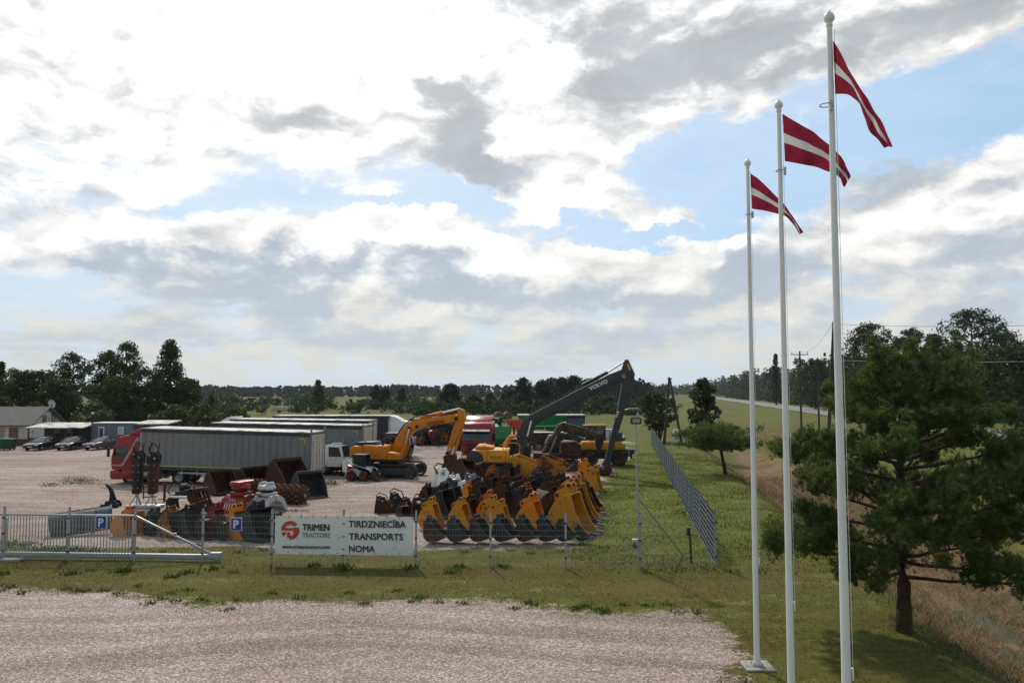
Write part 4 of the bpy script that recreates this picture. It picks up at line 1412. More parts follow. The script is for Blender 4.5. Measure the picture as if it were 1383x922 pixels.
    for dy in (-.15, .15): hs.tube([(x, dy, z + .06) for x, z in L], .035, 5)
    hs.build('hose', M['rubber'], t)


long_reach()


# --- skid steer loader
def skid_steer():
    p = at(494, 650)
    t = thing('skid_steer_loader', 'small white skid steer loader with red wheel rims in front of the orange excavator', 'loader', (p.x - .35, p.y + .7, 0), R(-14))
    t.scale = (.86, .86, .86)
    MB().prism([(-1.25, .35), (.55, .35), (.62, .95), (.2, 1.05), (-.7, 1.1), (-1.3, 1.25)], -.55, .55).build('body', M['white'], t, bevel=.04)
    MB().prism([(-1.32, .55), (-1.24, .45), (-1.24, 1.3), (-1.32, 1.3)], -.6, .6).build('rear_door', M['red'], t, bevel=.02)
    c = MB()
    for s in (-1, 1):
        for a, b_ in (((-.62, 1.0), (-.60, 1.98)), ((.45, 1.0), (.36, 1.98)), ((-.60, 1.96), (.36, 1.96))):
            c.bar((a[0], s * .46, a[1]), (b_[0], s * .46, b_[1]), .07)
    c.box((-.12, 0, 2.0), (1.1, 1.0, .06))
    c.build('cab_frame', M['black'], t, bevel=.01)
    for s in (-1, 1):
        MB().box((-.1, s * .45, 1.48), (.9, .02, .86)).build('cab_window', M['glass'], t)
        # lift arm with its tower
        MB().prism([(-1.35, .75), (-1.0, .65), (-.95, 1.45), (-.2, 1.2), (.85, .92), (1.2, .45), (1.05, .25), (.72, .68), (-.3, 1.02), (-.9, 1.62), (-1.35, 1.6)], s * .66 - .07, s * .66 + .07).build('lift_arm', M['white'], t, bevel=.02)
        MB().cyl((-1.0, s * .66, .9), (-.2, s * .70, 1.12), .05, n=8).build('lift_cylinder', M['red'], t, smooth=True)
        MB().prism([(-.95, 1.18), (-.25, 1.08), (.15, .98), (-.6, 1.0), (-.9, 1.0)], s * .735 - .005, s * .735 + .005).build('arm_decal', M['red'], t)
        for x in (-.62, .48): wheel(t, x, s * .72, .40, .27, M['red'], True)
    MB().shell([(1.05, .75), (1.12, .35), (1.22, .12), (1.5, .06), (1.85, .04)], -.85, .85, .04).prism([(1.05, .75), (1.12, .35), (1.22, .12), (1.85, .04), (1.62, .3)], -.87, -.83).prism([(1.05, .75), (1.12, .35), (1.22, .12), (1.85, .04), (1.62, .3)], .83, .87).build('bucket', M['rustd'], t)


skid_steer()


# --- farm tractors
def farm_tractor(label, loc, rz, paint, rim, k=1.0, name='farm_tractor', group='tractors parked behind the excavators'):
    t = thing(name, label, 'tractor', loc, rz, group)
    t.scale = (k, k, k)
    MB().prism([(.35, .85), (2.45, .82), (2.52, 1.05), (2.45, 1.48), (1.9, 1.62), (.35, 1.72)], -.38, .38).build('bonnet', paint, t, bevel=.06)
    MB().box((2.5, 0, 1.15), (.06, .6, .5)).build('grille', M['black'], t)
    MB().box((.7, 0, .72), (3.0, .5, .45)).build('chassis', M['black'], t, bevel=.03)
    MB().prism([(-.95, 1.2), (.45, 1.2), (.55, 1.75), (.30, 2.62), (-.85, 2.62), (-1.0, 1.9)], -.74, .74).build('cab_glass', M['glass'], t, bevel=.04)
    c = MB()
    for s in (-1, 1):
        for a, b_ in (((-1.0, 1.9), (-.86, 2.62)), ((.55, 1.75), (.30, 2.62)), ((-.15, 1.2), (-.2, 2.62)), ((.45, 1.2), (.55, 1.75))):
            c.bar((a[0], s * .75, a[1]), (b_[0], s * .75, b_[1]), .07)
    c.build('cab_pillar', M['black'], t)
    MB().box((-.28, 0, 2.69), (1.5, 1.62, .15)).build('cab_roof', paint if 'green' in paint.name else M['dgrey'], t, bevel=.05)
    for s in (-1, 1):
        wheel(t, -.65, s * .92, .85, .52, rim, True)
        wheel(t, 1.85, s * .80, .60, .40, rim, True)
        MB().shell([(.93 * math.cos(a) - .65, .93 * math.sin(a) + .85) for a in [R(25 + 15 * i) for i in range(9)]], s * .86 - .27, s * .86 + .27, .05).build('mudguard', paint, t)
        MB().box((2.45, s * .25, 1.32), (.08, .16, .12)).build('headlight', M['lampwhite'], t)
    MB().cyl((1.2, .30, 1.6), (1.2, .30, 2.55), .05, n=8).build('exhaust_pipe', M['black'], t)
    return t


def put(px, py, dz=0):
    p = at(px, py)
    return (p.x, p.y, 0)


farm_tractor('dark blue tractor tucked between the trailers and the orange excavator', put(512, 610), R(-60), M['navy'], M['red'])
farm_tractor('bright blue tractor below the orange excavator boom, behind its cab', put(536, 608), R(-75), M['blue'], M['white'])
farm_tractor('dark tractor with black tyres seen under the left part of the orange boom', put(562, 600), R(-150), M['dgrey'], M['grey'], 1.05)
farm_tractor('dark tractor with yellow rims seen under the middle of the orange boom', put(587, 600), R(-155), M['dgrey'], M['ochre'], 1.1)
farm_tractor('red tractor seen just left of the orange excavator stick', put(606, 600), R(-150), M['red'], M['rustd'], 1.05)
farm_tractor('dark green tractor with a tall glass cab behind the red truck', put(660, 606), R(-100), M['green'], M['ochre'], 1.15)
farm_tractor('black roofed tractor in the gap left of the red truck roof', put(634, 606), R(-95), M['dgrey'], M['grey'], 1.1)


# --- green combine / trailer and the machines at the back
def grain_wagon():
    p = at(748, 604)
    t = thing('grain_wagon', 'long green farm wagon with a pale rim behind the dark boom', 'trailer', (p.x - .3, p.y, 0), R(2), 'farm machines at the back of the yard')
    MB().prism([(-3.3, 1.1), (3.3, 1.1), (3.5, 3.35), (-3.5, 3.35)], -1.25, 1.25).build('hopper', M['green'], t, bevel=.04)
    MB().box((0, 0, 3.42), (7.05, 2.62, .10)).build('rim_rail', M['galv'], t)
    rb = MB()
    for i in range(8): rb.box((-3.1 + i * .88, -1.28, 2.2), (.10, .07, 2.1))
    rb.build('stake', M['green'], t)
    MB().box((0, 0, .9), (6.2, 1.2, .25)).build('chassis', M['black'], t)
    for s in (-1, 1):
        for x in (-1.2, .4): wheel(t, x, s * 1.0, .62, .45, M['grey'])
    return t


grain_wagon()


def combine():
    p = at(776, 606)
    t = thing('combine_harvester', 'green combine harvester cab at the right end of the long green wagon', 'harvester', (p.x, p.y - .8, 0), R(-92), 'farm machines at the back of the yard')
    MB().prism([(-3.2, 1.1), (.2, 1.0), (.3, 2.7), (-3.0, 2.9)], -1.2, 1.2).build('body', M['green'], t, bevel=.08)
    MB().prism([(.3, 1.6), (1.5, 1.6), (1.75, 2.2), (1.6, 3.35), (.3, 3.35)], -.85, .85).build('cab_glass', M['glass'], t, bevel=.05)
    MB().box((.95, 0, 3.45), (1.7, 1.9, .18)).build('cab_roof', M['dgrey'], t, bevel=.05)
    c = MB()
    for s in (-1, 1):
        c.bar((1.75, s * .87, 2.2), (1.6, s * .87, 3.35), .08); c.bar((.3, s * .87, 1.6), (.3, s * .87, 3.35), .08)
    c.build('cab_pillar', M['black'], t)
    for s in (-1, 1):
        wheel(t, .6, s * 1.3, .85, .6, M['ochre'], True); wheel(t, -2.6, s * 1.1, .55, .4, M['ochre'], True)
    MB().prism([(1.6, .3), (2.6, .15), (2.7, .6), (2.0, 1.1), (1.6, 1.0)], -1.6, 1.6).build('header', M['green'], t, bevel=.03)


combine()


def green_forage():
    p = at(674, 606)
    t = thing('forage_machine', 'bulky green farm machine between the red truck and the red harrow', 'farm machine', (p.x, p.y - 1.0, 0), R(-80), 'farm machines at the back of the yard')
    MB().prism([(-1.4, .6), (1.6, .6), (1.9, 1.2), (1.2, 2.4), (-.2, 2.7), (-1.4, 2.2)], -1.0, 1.0).build('housing', M['green'], t, bevel=.12)
    MB().prism([(-.4, 2.7), (.4, 2.65), (1.8, 3.25), (1.75, 3.4), (.2, 2.95)], -.2, .2).build('discharge_chute', M['green'], t, bevel=.03)
    for s in (-1, 1): wheel(t, -.2, s * 1.15, .62, .38, M['ochre'], True)
    MB().box((2.3, 0, .7), (1.6, .15, .15)).build('drawbar', M['black'], t)


green_forage()


def harrow():
    p = at(690, 606)
    t = thing('folded_harrow', 'bright red folded harrow with many crossed bars behind the dark boom', 'harrow', (p.x, p.y - .4, 0), R(5), 'farm machines at the back of the yard')
    r = random.Random(5)
    for k, y in enumerate((-.9, -.3, .35, .9)):
        f = MB()
        for i in range(6):
            x = -1.0 + i * .4
            f.bar((x, y, .5), (x + .25, y, 3.0), .06); f.bar((x + .3, y + .1, .5), (x - .05, y + .1, 3.0), .05)
        for z in (.6, 1.4, 2.2, 2.95): f.bar((-1.1, y, z), (1.35, y, z), .08)
        f.build('tine_frame', mat('harrow_red', (.55, .07, .02), .5, var=.2, dirt=RUST, dirt_amt=.3), t)
    MB().box((.1, 0, .45), (2.4, 2.0, .16)).box((.1, 0, 1.2), (.2, 2.2, .2)).build('carrier_beam', M['dgrey'], t)
    for s in (-1, 1): wheel(t, .1, s * .8, .42, .3, M['grey'])


harrow()


def wheeled_excavator():
    p = at(797, 629)
    S = p.y / FPX
    t = thing('wheeled_excavator', 'yellow wheeled excavator parked behind the dark long stick', 'excavator', (p.x, p.y + .9, 0), R(4), 'excavators in the yard')
    x = lambda px: (px - 797) * S
    for s in (-1, 1):
        for xx in (0, 2.3): wheel(t, xx, s * 1.0, .56, .36, M['rustd'])
    MB().box((1.35, 0, .72), (4.2, 1.0, .40)).build('chassis', M['dgrey'], t, bevel=.04)
    MB().box((1.1, 0, 1.13), (4.4, 2.3, .34)).build('platform', M['black'], t, bevel=.04)
    MB().prism([(-.75, 1.30), (2.75, 1.30), (2.78, 1.7), (2.6, 1.92), (-.70, 1.96), (-.85, 1.7)], -1.2, .30).build('engine_hood', M['yellow'], t, bevel=.1)
    MB().prism([(2.4, .95), (3.45, .95), (3.5, 1.32), (2.5, 1.34)], -1.2, 1.2).build('counterweight', M['dgrey'], t, bevel=.06)
    MB().prism([(-.2, 1.30), (1.4, 1.30), (1.4, 3.05), (.05, 3.08), (-.3, 2.0)], .35, 1.2).build('cab_glass', M['glass'], t, bevel=.05)
    MB().box((.65, .78, 3.15), (1.9, .95, .12)).build('cab_roof', M['yellow'], t, bevel=.04)
    c = MB()
    for xx, zt in ((.0, 3.1), (.65, 3.1), (1.4, 3.1)):
        for yy in (.34, 1.21): c.bar((xx, yy, 1.35), (xx, yy, zt), .08)
    c.build('cab_pillar', M['black'], t)
    MB().prism([(1.75, 1.97), (2.75, 1.95), (2.9, 2.1), (2.65, 2.6), (1.85, 2.75)], -.8, .8).build('engine_cover', M['dgrey'], t, bevel=.08)
    MB().prism([(-.4, 1.5), (-.1, 1.9), (-1.6, 2.7), (-2.0, 2.5)], -.2, .2).build('boom', M['dgrey'], t, bevel=.03)


wheeled_excavator()


def olive_excavator():
    base = at(722, 634)
    S = base.y / FPX
    t = thing('demolition_excavator', 'old olive brown excavator with a bent boom between the two yellow machines', 'excavator', (base.x, base.y, 0), R(0), 'excavators in the yard')
    q = lambda L: [((px - 722) * S, (634 - py) * S) for px, py in L]
    for yy in (-1.0, 1.0): track_part(t, -.2, 3.4, yy, .5, .85)
    MB().box((1.6, 0, 1.15), (3.4, 2.3, .35)).build('platform', M['rustd'], t, bevel=.04)
    MB().prism(q([(758, 618), (782, 618), (783, 600), (776, 596), (758, 597)]), -1.1, 1.1).build('engine_hood', M['rustd'], t, bevel=.06)
    MB().prism(q([(738, 618), (755, 618), (755, 588), (742, 588), (736, 600)]), -.2, 1.1).build('cab', M['dgrey'], t, bevel=.06)
    MB().prism(q([(740, 603), (753, 603), (753, 590), (743, 590)]), -.215, -.202).build('cab_window', M['glass'], t)
    for yy in (-.35, .30):
        MB().prism(q([(727, 618), (732, 619), (760, 579), (757, 573), (752, 577)]), yy - .14, yy + .14).build('boom', M['olive'], t, bevel=.03)
        a, b_ = q([(742, 610), (751, 589)]); MB().cyl((a[0], yy - .25, a[1]), (b_[0], yy - .25, b_[1]), .09, n=8).build('boom_cylinder', M['steel'], t, smooth=True)
    MB().prism(q([(752, 574), (760, 570.5), (790, 578.5), (812, 586.5), (811, 592), (784, 590), (758, 582)]), -.25, .25).build('stick', M['olive'], t, bevel=.04)
    MB().prism(q([(809, 584), (815, 588), (813, 601), (808, 612), (803, 600), (805, 590)]), -.4, .4).build('bucket', M['rustd'], t, bevel=.04)
    MB().prism(q([(716, 621), (735, 622), (735, 613), (722, 612)]), -1.1, 1.1).build('dozer_blade', M['olive'], t, bevel=.03)


olive_excavator()


def implement(name, label, px, py, rz, m, kind):
    p = at(px, py)
    t = thing(name, label, 'farm machine', (p.x, p.y, 0), R(rz), 'farm machines at the back of the yard')
    if kind == 'sprayer':
        MB().prism([(-1.2, .9), (1.2, .9), (1.35, 1.5), (.9, 2.1), (-.9, 2.1), (-1.35, 1.5)], -.7, .7).build('tank', M['dgrey'], t, bevel=.15)
        b_ = MB()
        for z in (1.1, 1.7, 2.5): b_.bar((-1.9, -.85, z), (2.1, -.85, z + .1), .07)
        for x in (-1.8, -.6, .6, 2.0): b_.bar((x, -.85, .9), (x, -.85, 2.6), .06)
        b_.build('spray_boom', m, t)
        MB().box((0, 0, .7), (2.8, .9, .2)).build('chassis', M['black'], t)
        for s in (-1, 1): wheel(t, 0, s * .85, .55, .32, M['grey'])
    elif kind == 'seeder':
        MB().prism([(-1.6, 1.2), (1.6, 1.2), (1.7, 2.2), (-1.7, 2.2)], -.5, .5).build('seed_box', m, t, bevel=.05)
        MB().box((0, 0, 2.26), (3.5, 1.05, .08)).build('lid', M['silver'], t, bevel=.02)
        d = MB()
        for i in range(14): d.bar((-1.5 + i * .23, -.2, 1.2), (-1.5 + i * .23, -.6, .1), .04)
        d.build('coulter', M['rustd'], t)
        for s in (-1, 1):
            w = wheel(t, s * 1.75, 0, .5, .2, M['grey']); w.rotation_euler = (0, 0, PI / 2)
    return t


implement('crop_sprayer', 'dark crop sprayer with thin pale folded bars below the green wagon', 727, 610, 0, M['galv'], 'sprayer')
implement('seed_drill', 'rusty seed drill with a pale lid in front of the green wagon', 735, 618, 4, M['rustd'], 'seeder')
implement('seed_drill', 'silver lidded seed drill right of the green combine, behind the yellow machine', 805, 612, 8, M['silver'], 'seeder')
# ------------------------------------------------------------------ buckets and other attachments
M['worn'] = mat('worn_tooth_steel', (.16, .15, .14), .5, .6, var=.3)


def bucket_parts(w, m, kind):
    """list of (part name, mesh, material name) for one detached bucket, unit tall about 1.25, opening to +x"""
    parts = []
    if kind == 'dig':
        back = [(.30, 1.02), (.10, .97), (-.12, .82), (-.27, .58), (-.30, .34), (-.20, .13), (.0, .02), (.24, .0), (.62, .02), (.80, .04)]
        side = [(.30, 1.02), (.10, .97), (-.12, .82), (-.27, .58), (-.30, .34), (-.20, .13), (.0, .02), (.24, .0), (.80, .04), (.60, .26), (.42, .62)]
        ear = [(-.10, .84), (.14, 1.0), (.28, 1.03), (.26, 1.27), (.19, 1.33), (.10, 1.30), (.06, 1.19), (-.06, 1.13), (-.17, 1.08), (-.24, 1.0), (-.22, .86)]
    elif kind == 'ditch':
        back = [(.42, .74), (.20, .78), (-.05, .72), (-.22, .52), (-.26, .30), (-.14, .10), (.05, .01), (.40, .0), (.62, .02)]
        side = [(.42, .74), (.20, .78), (-.05, .72), (-.22, .52), (-.26, .30), (-.14, .10), (.05, .01), (.62, .02), (.56, .3)]
        ear = [(-.12, .66), (.20, .79), (.20, 1.0), (.13, 1.06), (.05, 1.03), (-.08, .93), (-.20, .84), (-.22, .66)]
    else:
        back = [(.30, 1.25), (.0, 1.12), (-.28, .80), (-.34, .45), (-.20, .14), (.06, .02), (.55, .0), (1.05, .02)]
        side = [(.30, 1.25), (.0, 1.12), (-.28, .80), (-.34, .45), (-.20, .14), (.06, .02), (1.05, .02), (.80, .55)]
        ear = [(-.36, .40), (-.20, .80), (-.34, .95), (-.46, .90), (-.56, .55), (-.50, .42)]
    parts.append(('shell', MB().shell(back, -w / 2, w / 2, -.035).mesh('shell', m, smooth=True, angle=40)))
    for s in (-1, 1):
        parts.append(('side_plate', MB().prism(side, s * w / 2 - .022, s * w / 2 + .022).mesh('side_plate', m, bevel=.006, seg=1)))
    ew = min(.17, w * .26)
    for s in (-1, 1):
        parts.append(('ear', MB().prism(ear, s * ew - .022, s * ew + .022).mesh('ear', m, bevel=.006, seg=1)))
    if kind == 'dig':
        for x, z in ((.18, 1.24), (-.15, .98)):
            parts.append(('pin', MB().cyl((x, -ew - .06, z), (x, ew + .06, z), .045, n=10).mesh('pin', M['rustd'], smooth=True)))
        n = 5 if w > .8 else 4
        for i in range(n):
            y = -w / 2 + .06 + (w - .12) * i / (n - 1)
            tb = MB()
            tb.add([(.72, y - .045, -.005), (.72, y + .045, -.005), (.72, y + .045, .08), (.72, y - .045, .08), (1.00, y - .022, .035), (1.00, y + .022, .035), (1.0, y + .022, .055), (1.0, y - .022, .055)],
                   [(0, 3, 2, 1), (4, 5, 6, 7), (0, 1, 5, 4), (1, 2, 6, 5), (2, 3, 7, 6), (3, 0, 4, 7)])
            parts.append(('tooth', tb.mesh('tooth', M['worn'] if i % 2 else M['rustd'])))
        rb = MB()
        for y in (-w * .3, 0, w * .3): rb.shell([(x - .012, z + .0) for x, z in back[2:8]], y - .04, y + .04, .03)
        parts.append(('wear_strip', rb.mesh('wear_strip', m)))
    elif kind == 'ditch':
        parts.append(('cutting_edge', MB().box((.66, 0, .02), (.16, w + .02, .03)).mesh('cutting_edge', M['rustd'])))
        parts.append(('pin', MB().cyl((.12, -ew - .06, .97), (.12, ew + .06, .97), .04, n=10).mesh('pin', M['rustd'], smooth=True)))
    else:
        parts.append(('cutting_edge', MB().box((1.08, 0, .02), (.26, w + .03, .04)).mesh('cutting_edge', M['rustd'])))
        parts.append(('top_rail', MB().box((.31, 0, 1.22), (.08, w, .12)).mesh('top_rail', m)))
    return parts


BKT = {}


def bucket(label, x, y, rz, k, w, mk, kind='dig', group=None, tilt=(0, 0), z=0.0, name=None):
    key = (round(w, 2), mk, kind)
    if key not in BKT: BKT[key] = bucket_parts(w, M[mk], kind)
    nm = name or {'dig': 'digging_bucket', 'ditch': 'ditching_bucket', 'load': 'loader_bucket'}[kind]
    t = thing(nm, label, 'bucket', (x, y, z), rz, group)
    t.rotation_euler = (tilt[0], tilt[1], rz)
    t.scale = (k, k, k)
    for n_, me in BKT[key]: link(n_, me, t)
    return t



GB = 'excavator buckets set out behind the fence'


def bp(px, py, label, mk, k, w=.8, rz=20, kind='dig', tilt=(0, 0), z=0.0, dy=.4):
    p = at(px, py)
    return bucket(label, p.x, p.y + dy, R(2 - rz * .62), k, w, mk, kind, GB, (R(tilt[0]), R(tilt[1])), z)


# front row right of the banner
for i, (px, mk, kk, w, rz, kind) in enumerate([(585, 'rustd', .98, .95, 12, 'ditch'), (617, 'black2', .98, .9, 14, 'ditch'), (649, 'black', 1.02, .75, 38, 'ditch'), (681, 'black2', 1.04, .7, 40, 'ditch'), (711, 'black', .86, .62, 35, 'dig'), (740, 'black2', .88, .5, 28, 'dig'), (764, 'black', .74, .55, 30, 'dig'), (787, 'black2', .55, .45, 25, 'dig')]):
    oc = ['rusty black bucket at the left end of the front row, right beside the banner', 'black bucket second from the banner in the front row', 'black bucket third from the banner in the front row', 'black bucket fourth from the banner, behind a fence post', 'black toothed bucket in the middle right of the front row, below the orange bucket', 'narrow black toothed bucket leaning high in the front row', 'black toothed bucket in front of the tall yellow stack', 'smallest black bucket at the right end of the front row'][i]
    bp(px, 736, oc, mk, kk * (.92 if kind == 'dig' else .78), w, rz * 1.4, 'dig', tilt=(0, -20), z=.10)
# second row, bright paint
bp(577, 716, 'yellow bucket at the left end of the second row, nearest the banner', 'yellow', 1.06, .62, 30)
bp(618, 716, 'yellow bucket second from the left in the second row, teeth to the right', 'yellow', 1.06, .62, 38)
bp(655, 712, 'rusty orange bucket behind the two yellow ones in the second row', 'orange2', 1.15, .6, 25, dy=1.2)
bp(660, 717, 'yellow bucket with tall twin ears in the middle of the second row', 'yellow', 1.14, .6, 36)
bp(672, 719, 'yellow bucket with its ears turned right, partly over its neighbour', 'yellow', 1.05, .5, 32)
bp(714, 721, 'orange bucket standing alone in the second row', 'orange', 1.28, .7, 34)
bp(700, 706, 'black bucket tucked behind the orange one', 'black', 1.2, .6, 20, dy=.9)
YS = [(764, 721, 1.62, 'yellow'), (768, 712, 1.62, 'ochre'), (772, 704, 1.62, 'yellow'), (776, 696, 1.58, 'ochre')]
for i, (px, py, k, mk) in enumerate(YS):
    bp(px, py, ['large yellow bucket in front of the tall yellow stack', 'large ochre bucket second in the tall yellow stack', 'large yellow bucket third in the tall yellow stack', 'large ochre bucket at the back of the tall yellow stack'][i], mk, k, .78, 42)
# third row and further, darker and heaped
R3 = [(540, 699, 'rustd', .9, .7, 70, 'ditch', 'dark rusty bucket right above the banner corner'), (562, 697, 'rust', 1.15, .9, 50, 'ditch', 'rusty bucket above the leftmost yellow bucket'), (592, 700, 'black', 1.75, 1.0, 35, 'dig', 'big black bucket between the two left yellow buckets, standing tall'),
      (606, 692, 'dgrey', 1.6, .9, 30, 'dig', 'dark grey bucket leaning behind the big black one'), (633, 698, 'rust', 1.1, .7, 60, 'dig', 'rusty bucket between the yellow buckets, turned sideways'), (645, 690, 'rustd', 1.5, .8, 45, 'dig', 'dark rust bucket behind the middle yellow pair'),
      (672, 694, 'rustd', 1.45, .9, 20, 'dig', 'dark rust bucket left of the orange bucket'), (690, 690, 'black', 1.3, .8, 35, 'dig', 'black bucket behind the lone orange bucket, its side scraped'), (706, 690, 'orange2', 1.5, .5, 65, 'dig', 'orange red bucket just above the lone orange bucket'),
      (728, 696, 'rustd', 1.2, 1.0, -50, 'load', 'dark wide scoop open to the camera, right of the orange bucket'), (744, 688, 'rust', 1.4, .8, 40, 'dig', 'rusty bucket left of the tall yellow stack'), (792, 690, 'rustd', 1.45, .8, 55, 'dig', 'dark rusty bucket right behind the tall yellow stack')]
for px, py, mk, k, w, rz, kind, lb in R3: bp(px, py, lb, mk, k * .74, w, rz, kind, tilt=(rnd.uniform(-6, 6), rnd.uniform(-8, 8)))
R4 = [(575, 682, 'rustd', 1.1, .8, 60, 'dig', 'dark rusty bucket at the left edge of the heap'), (601, 676, 'dgrey', 1.2, .7, 40, 'dig', 'dark grey bucket under the white quick coupler'), (627, 678, 'orange', 1.15, .35, 75, 'dig', 'narrow orange bucket standing upright in the left of the heap'),
      (640, 676, 'navy', 1.3, .7, 35, 'dig', 'dark blue bucket right of the narrow orange one'), (658, 674, 'rustd', 1.5, .9, 30, 'dig', 'dark rust bucket in the middle of the heap, ears up'), (678, 676, 'rust', 1.3, .8, 55, 'dig', 'rusty bucket in the middle of the heap, above the lone black one'),
      (694, 672, 'rustd', 1.4, .8, 15, 'dig', 'dark bucket under the left of the two tall yellow scoops'), (712, 674, 'rust', 1.3, .8, 40, 'dig', 'rust bucket under the left tall yellow scoop'), (728, 672, 'black', 1.4, .8, 60, 'dig', 'black bucket between the two tall yellow scoops'),
      (742, 674, 'rustd', 1.5, .8, 35, 'dig', 'dark rust bucket under the right tall yellow scoop'), (757, 678, 'rustd', 1.6, 1.0, 50, 'dig', 'wide dark rust bucket left above the tall yellow stack'), (789, 668, 'ochre', 1.0, .6, 40, 'dig', 'ochre bucket right of the tall yellow stack, near the grass'), (782, 662, 'dgrey', .85, .6, 20, 'ditch', 'small blue grey bucket left of the far right yellow bucket')]
for px, py, mk, k, w, rz, kind, lb in R4: bp(px, py, lb, mk, k * .76, w, rz, kind, tilt=(rnd.uniform(-8, 8), rnd.uniform(-12, 12)))
R5 = [(624, 655, 'rust', 1.75, 1.3, 45, 'load', 'large rusty scoop behind the white quick coupler'), (644, 654, 'rustd', 1.5, 1.0, 30, 'load', 'large dark rust scoop below the yellow excavator counterweight'), (664, 656, 'orange2', 1.35, .7, 55, 'dig', 'orange rusted bucket below the yellow excavator hood'),
      (683, 655, 'rustd', 1.5, .9, 35, 'dig', 'dark rust bucket far back, below the white letters on the yellow hood'), (699, 654, 'rust', 1.3, .9, 20, 'dig', 'rust bucket beside the left tall yellow scoop'), (726, 656, 'maroon', 1.3, .8, 60, 'dig', 'dark maroon bucket between the yellow scoops at the back')]
for px, py, mk, k, w, rz, kind, lb in R5: bp(px, py, lb, mk, k * .72, w, rz, kind, tilt=(rnd.uniform(-6, 6), rnd.uniform(-12, 12)))
bp(709, 652, 'tall yellow scoop with a pointed top lip, left of the pair behind the heap', 'yellow', 1.25, 1.2, 30, 'load', tilt=(0, -36), z=.30)
bp(748, 652, 'tall yellow scoop with a dark patch, right of the pair behind the heap', 'ochre', 1.25, 1.2, 32, 'load', tilt=(0, -34), z=.30)
bp(791, 655, 'orange yellow bucket farthest right in the heap, beside the grass', 'orange', 1.25, .75, 35, 'dig', tilt=(0, -8))
bp(796, 662, 'yellow bucket leaning on the farthest right orange bucket', 'yellow', 1.2, .6, 35, 'dig', tilt=(0, 10))

# front row left of the banner, behind the gate
L0 = [(163, 724, 'orange', 1.0, 1.25, -52, 'dig', 'wide orange scoop behind the gate, left of the first black bucket'), (198, 724, 'black', .95, .7, -70, 'dig', 'black bucket right of the wide orange scoop'), (221, 727, 'ochre', 1.05, .7, -58, 'dig', 'ochre yellow bucket behind the end of the gate'),
      (246, 727, 'black2', 1.1, .8, -62, 'dig', 'black bucket right of the ochre bucket behind the gate'), (270, 729, 'black', 1.05, .8, -66, 'ditch', 'black bucket beside the red topped bucket'), (283, 727, 'red', 1.15, .5, -60, 'dig', 'red bucket standing behind a black one left of the parking sign'),
      (295, 730, 'black', 1.0, .7, -64, 'ditch', 'low black bucket left of the orange bucket by the parking sign'), (312, 729, 'orange', 1.15, .7, -60, 'dig', 'bright orange bucket just left of the right parking sign'), (338, 730, 'black2', 1.3, 1.0, -64, 'dig', 'large black bucket behind the right parking sign'), (366, 731, 'black', 1.15, .9, -66, 'ditch', 'black bucket half hidden behind the left end of the banner')]
for px, py, mk, k, w, rz, kind, lb in L0:
    p = at(px, py)
    bucket(lb, p.x, p.y + .5, R(rz * .55 + 4), k * .92, w, mk, kind, GB, (0, R(rnd.uniform(-5, 5))))

# quick couplers
def coupler(label, px, py, m, rz, k=1.0):
    p = at(px, py)
    t = thing('quick_coupler', label, 'attachment', (p.x, p.y + .3, 0), R(rz), 'quick couplers in the bucket heap')
    t.scale = (k, k, k)
    for s in (-1, 1):
        MB().prism([(-.5, .0), (.35, .0), (.5, .25), (.35, .62), (.05, .55), (-.15, .85), (-.38, .82), (-.45, .4)], s * .22 - .03, s * .22 + .03).build('cheek_plate', m, t, bevel=.012)
    MB().cyl((.2, -.34, .4), (.2, .34, .4), .06, n=12).build('pin', M['steel'], t, smooth=True)
    MB().cyl((-.28, -.34, .65), (-.28, .34, .65), .06, n=12).build('pin', M['steel'], t, smooth=True)
    MB().cyl((-.2, 0, .2), (.3, 0, .3), .07, n=10).build('lock_cylinder', M['chrome'], t, smooth=True)
    L = [(-.3, .1, .6), (-.42, .15, .85), (-.25, .2, .98), (.1, .15, .85), (.2, .05, .5)]
    MB().tube(L, .028, 6).build('hose', M['rubber'], t, smooth=True)


coupler('black quick coupler lying just above the banner, left of the curved one', 519, 694, M['rustd'], 30, 1.0)
coupler('black quick coupler with a curved hook above the banner', 539, 692, M['black'], 20, 1.15)
coupler('white quick coupler with black hoses at the left top of the heap', 603, 664, M['white'], 30, 1.7)
coupler('white and black coupler right of the white one, half buried', 616, 668, M['white'], 60, 1.3)
coupler('grey coupler plate among the dark buckets in the middle of the heap', 641, 664, M['grey'], 40, 1.3)
coupler('scraped steel coupler between dark buckets right of the middle', 672, 664, M['steel'], 10, 1.1)
coupler('black coupler with worn edges behind the lone orange bucket', 727, 684, M['black'], 50, 1.1)
coupler('dark rusted coupler at the left foot of the heap', 572, 702, M['rustd'], 50, 1.2)


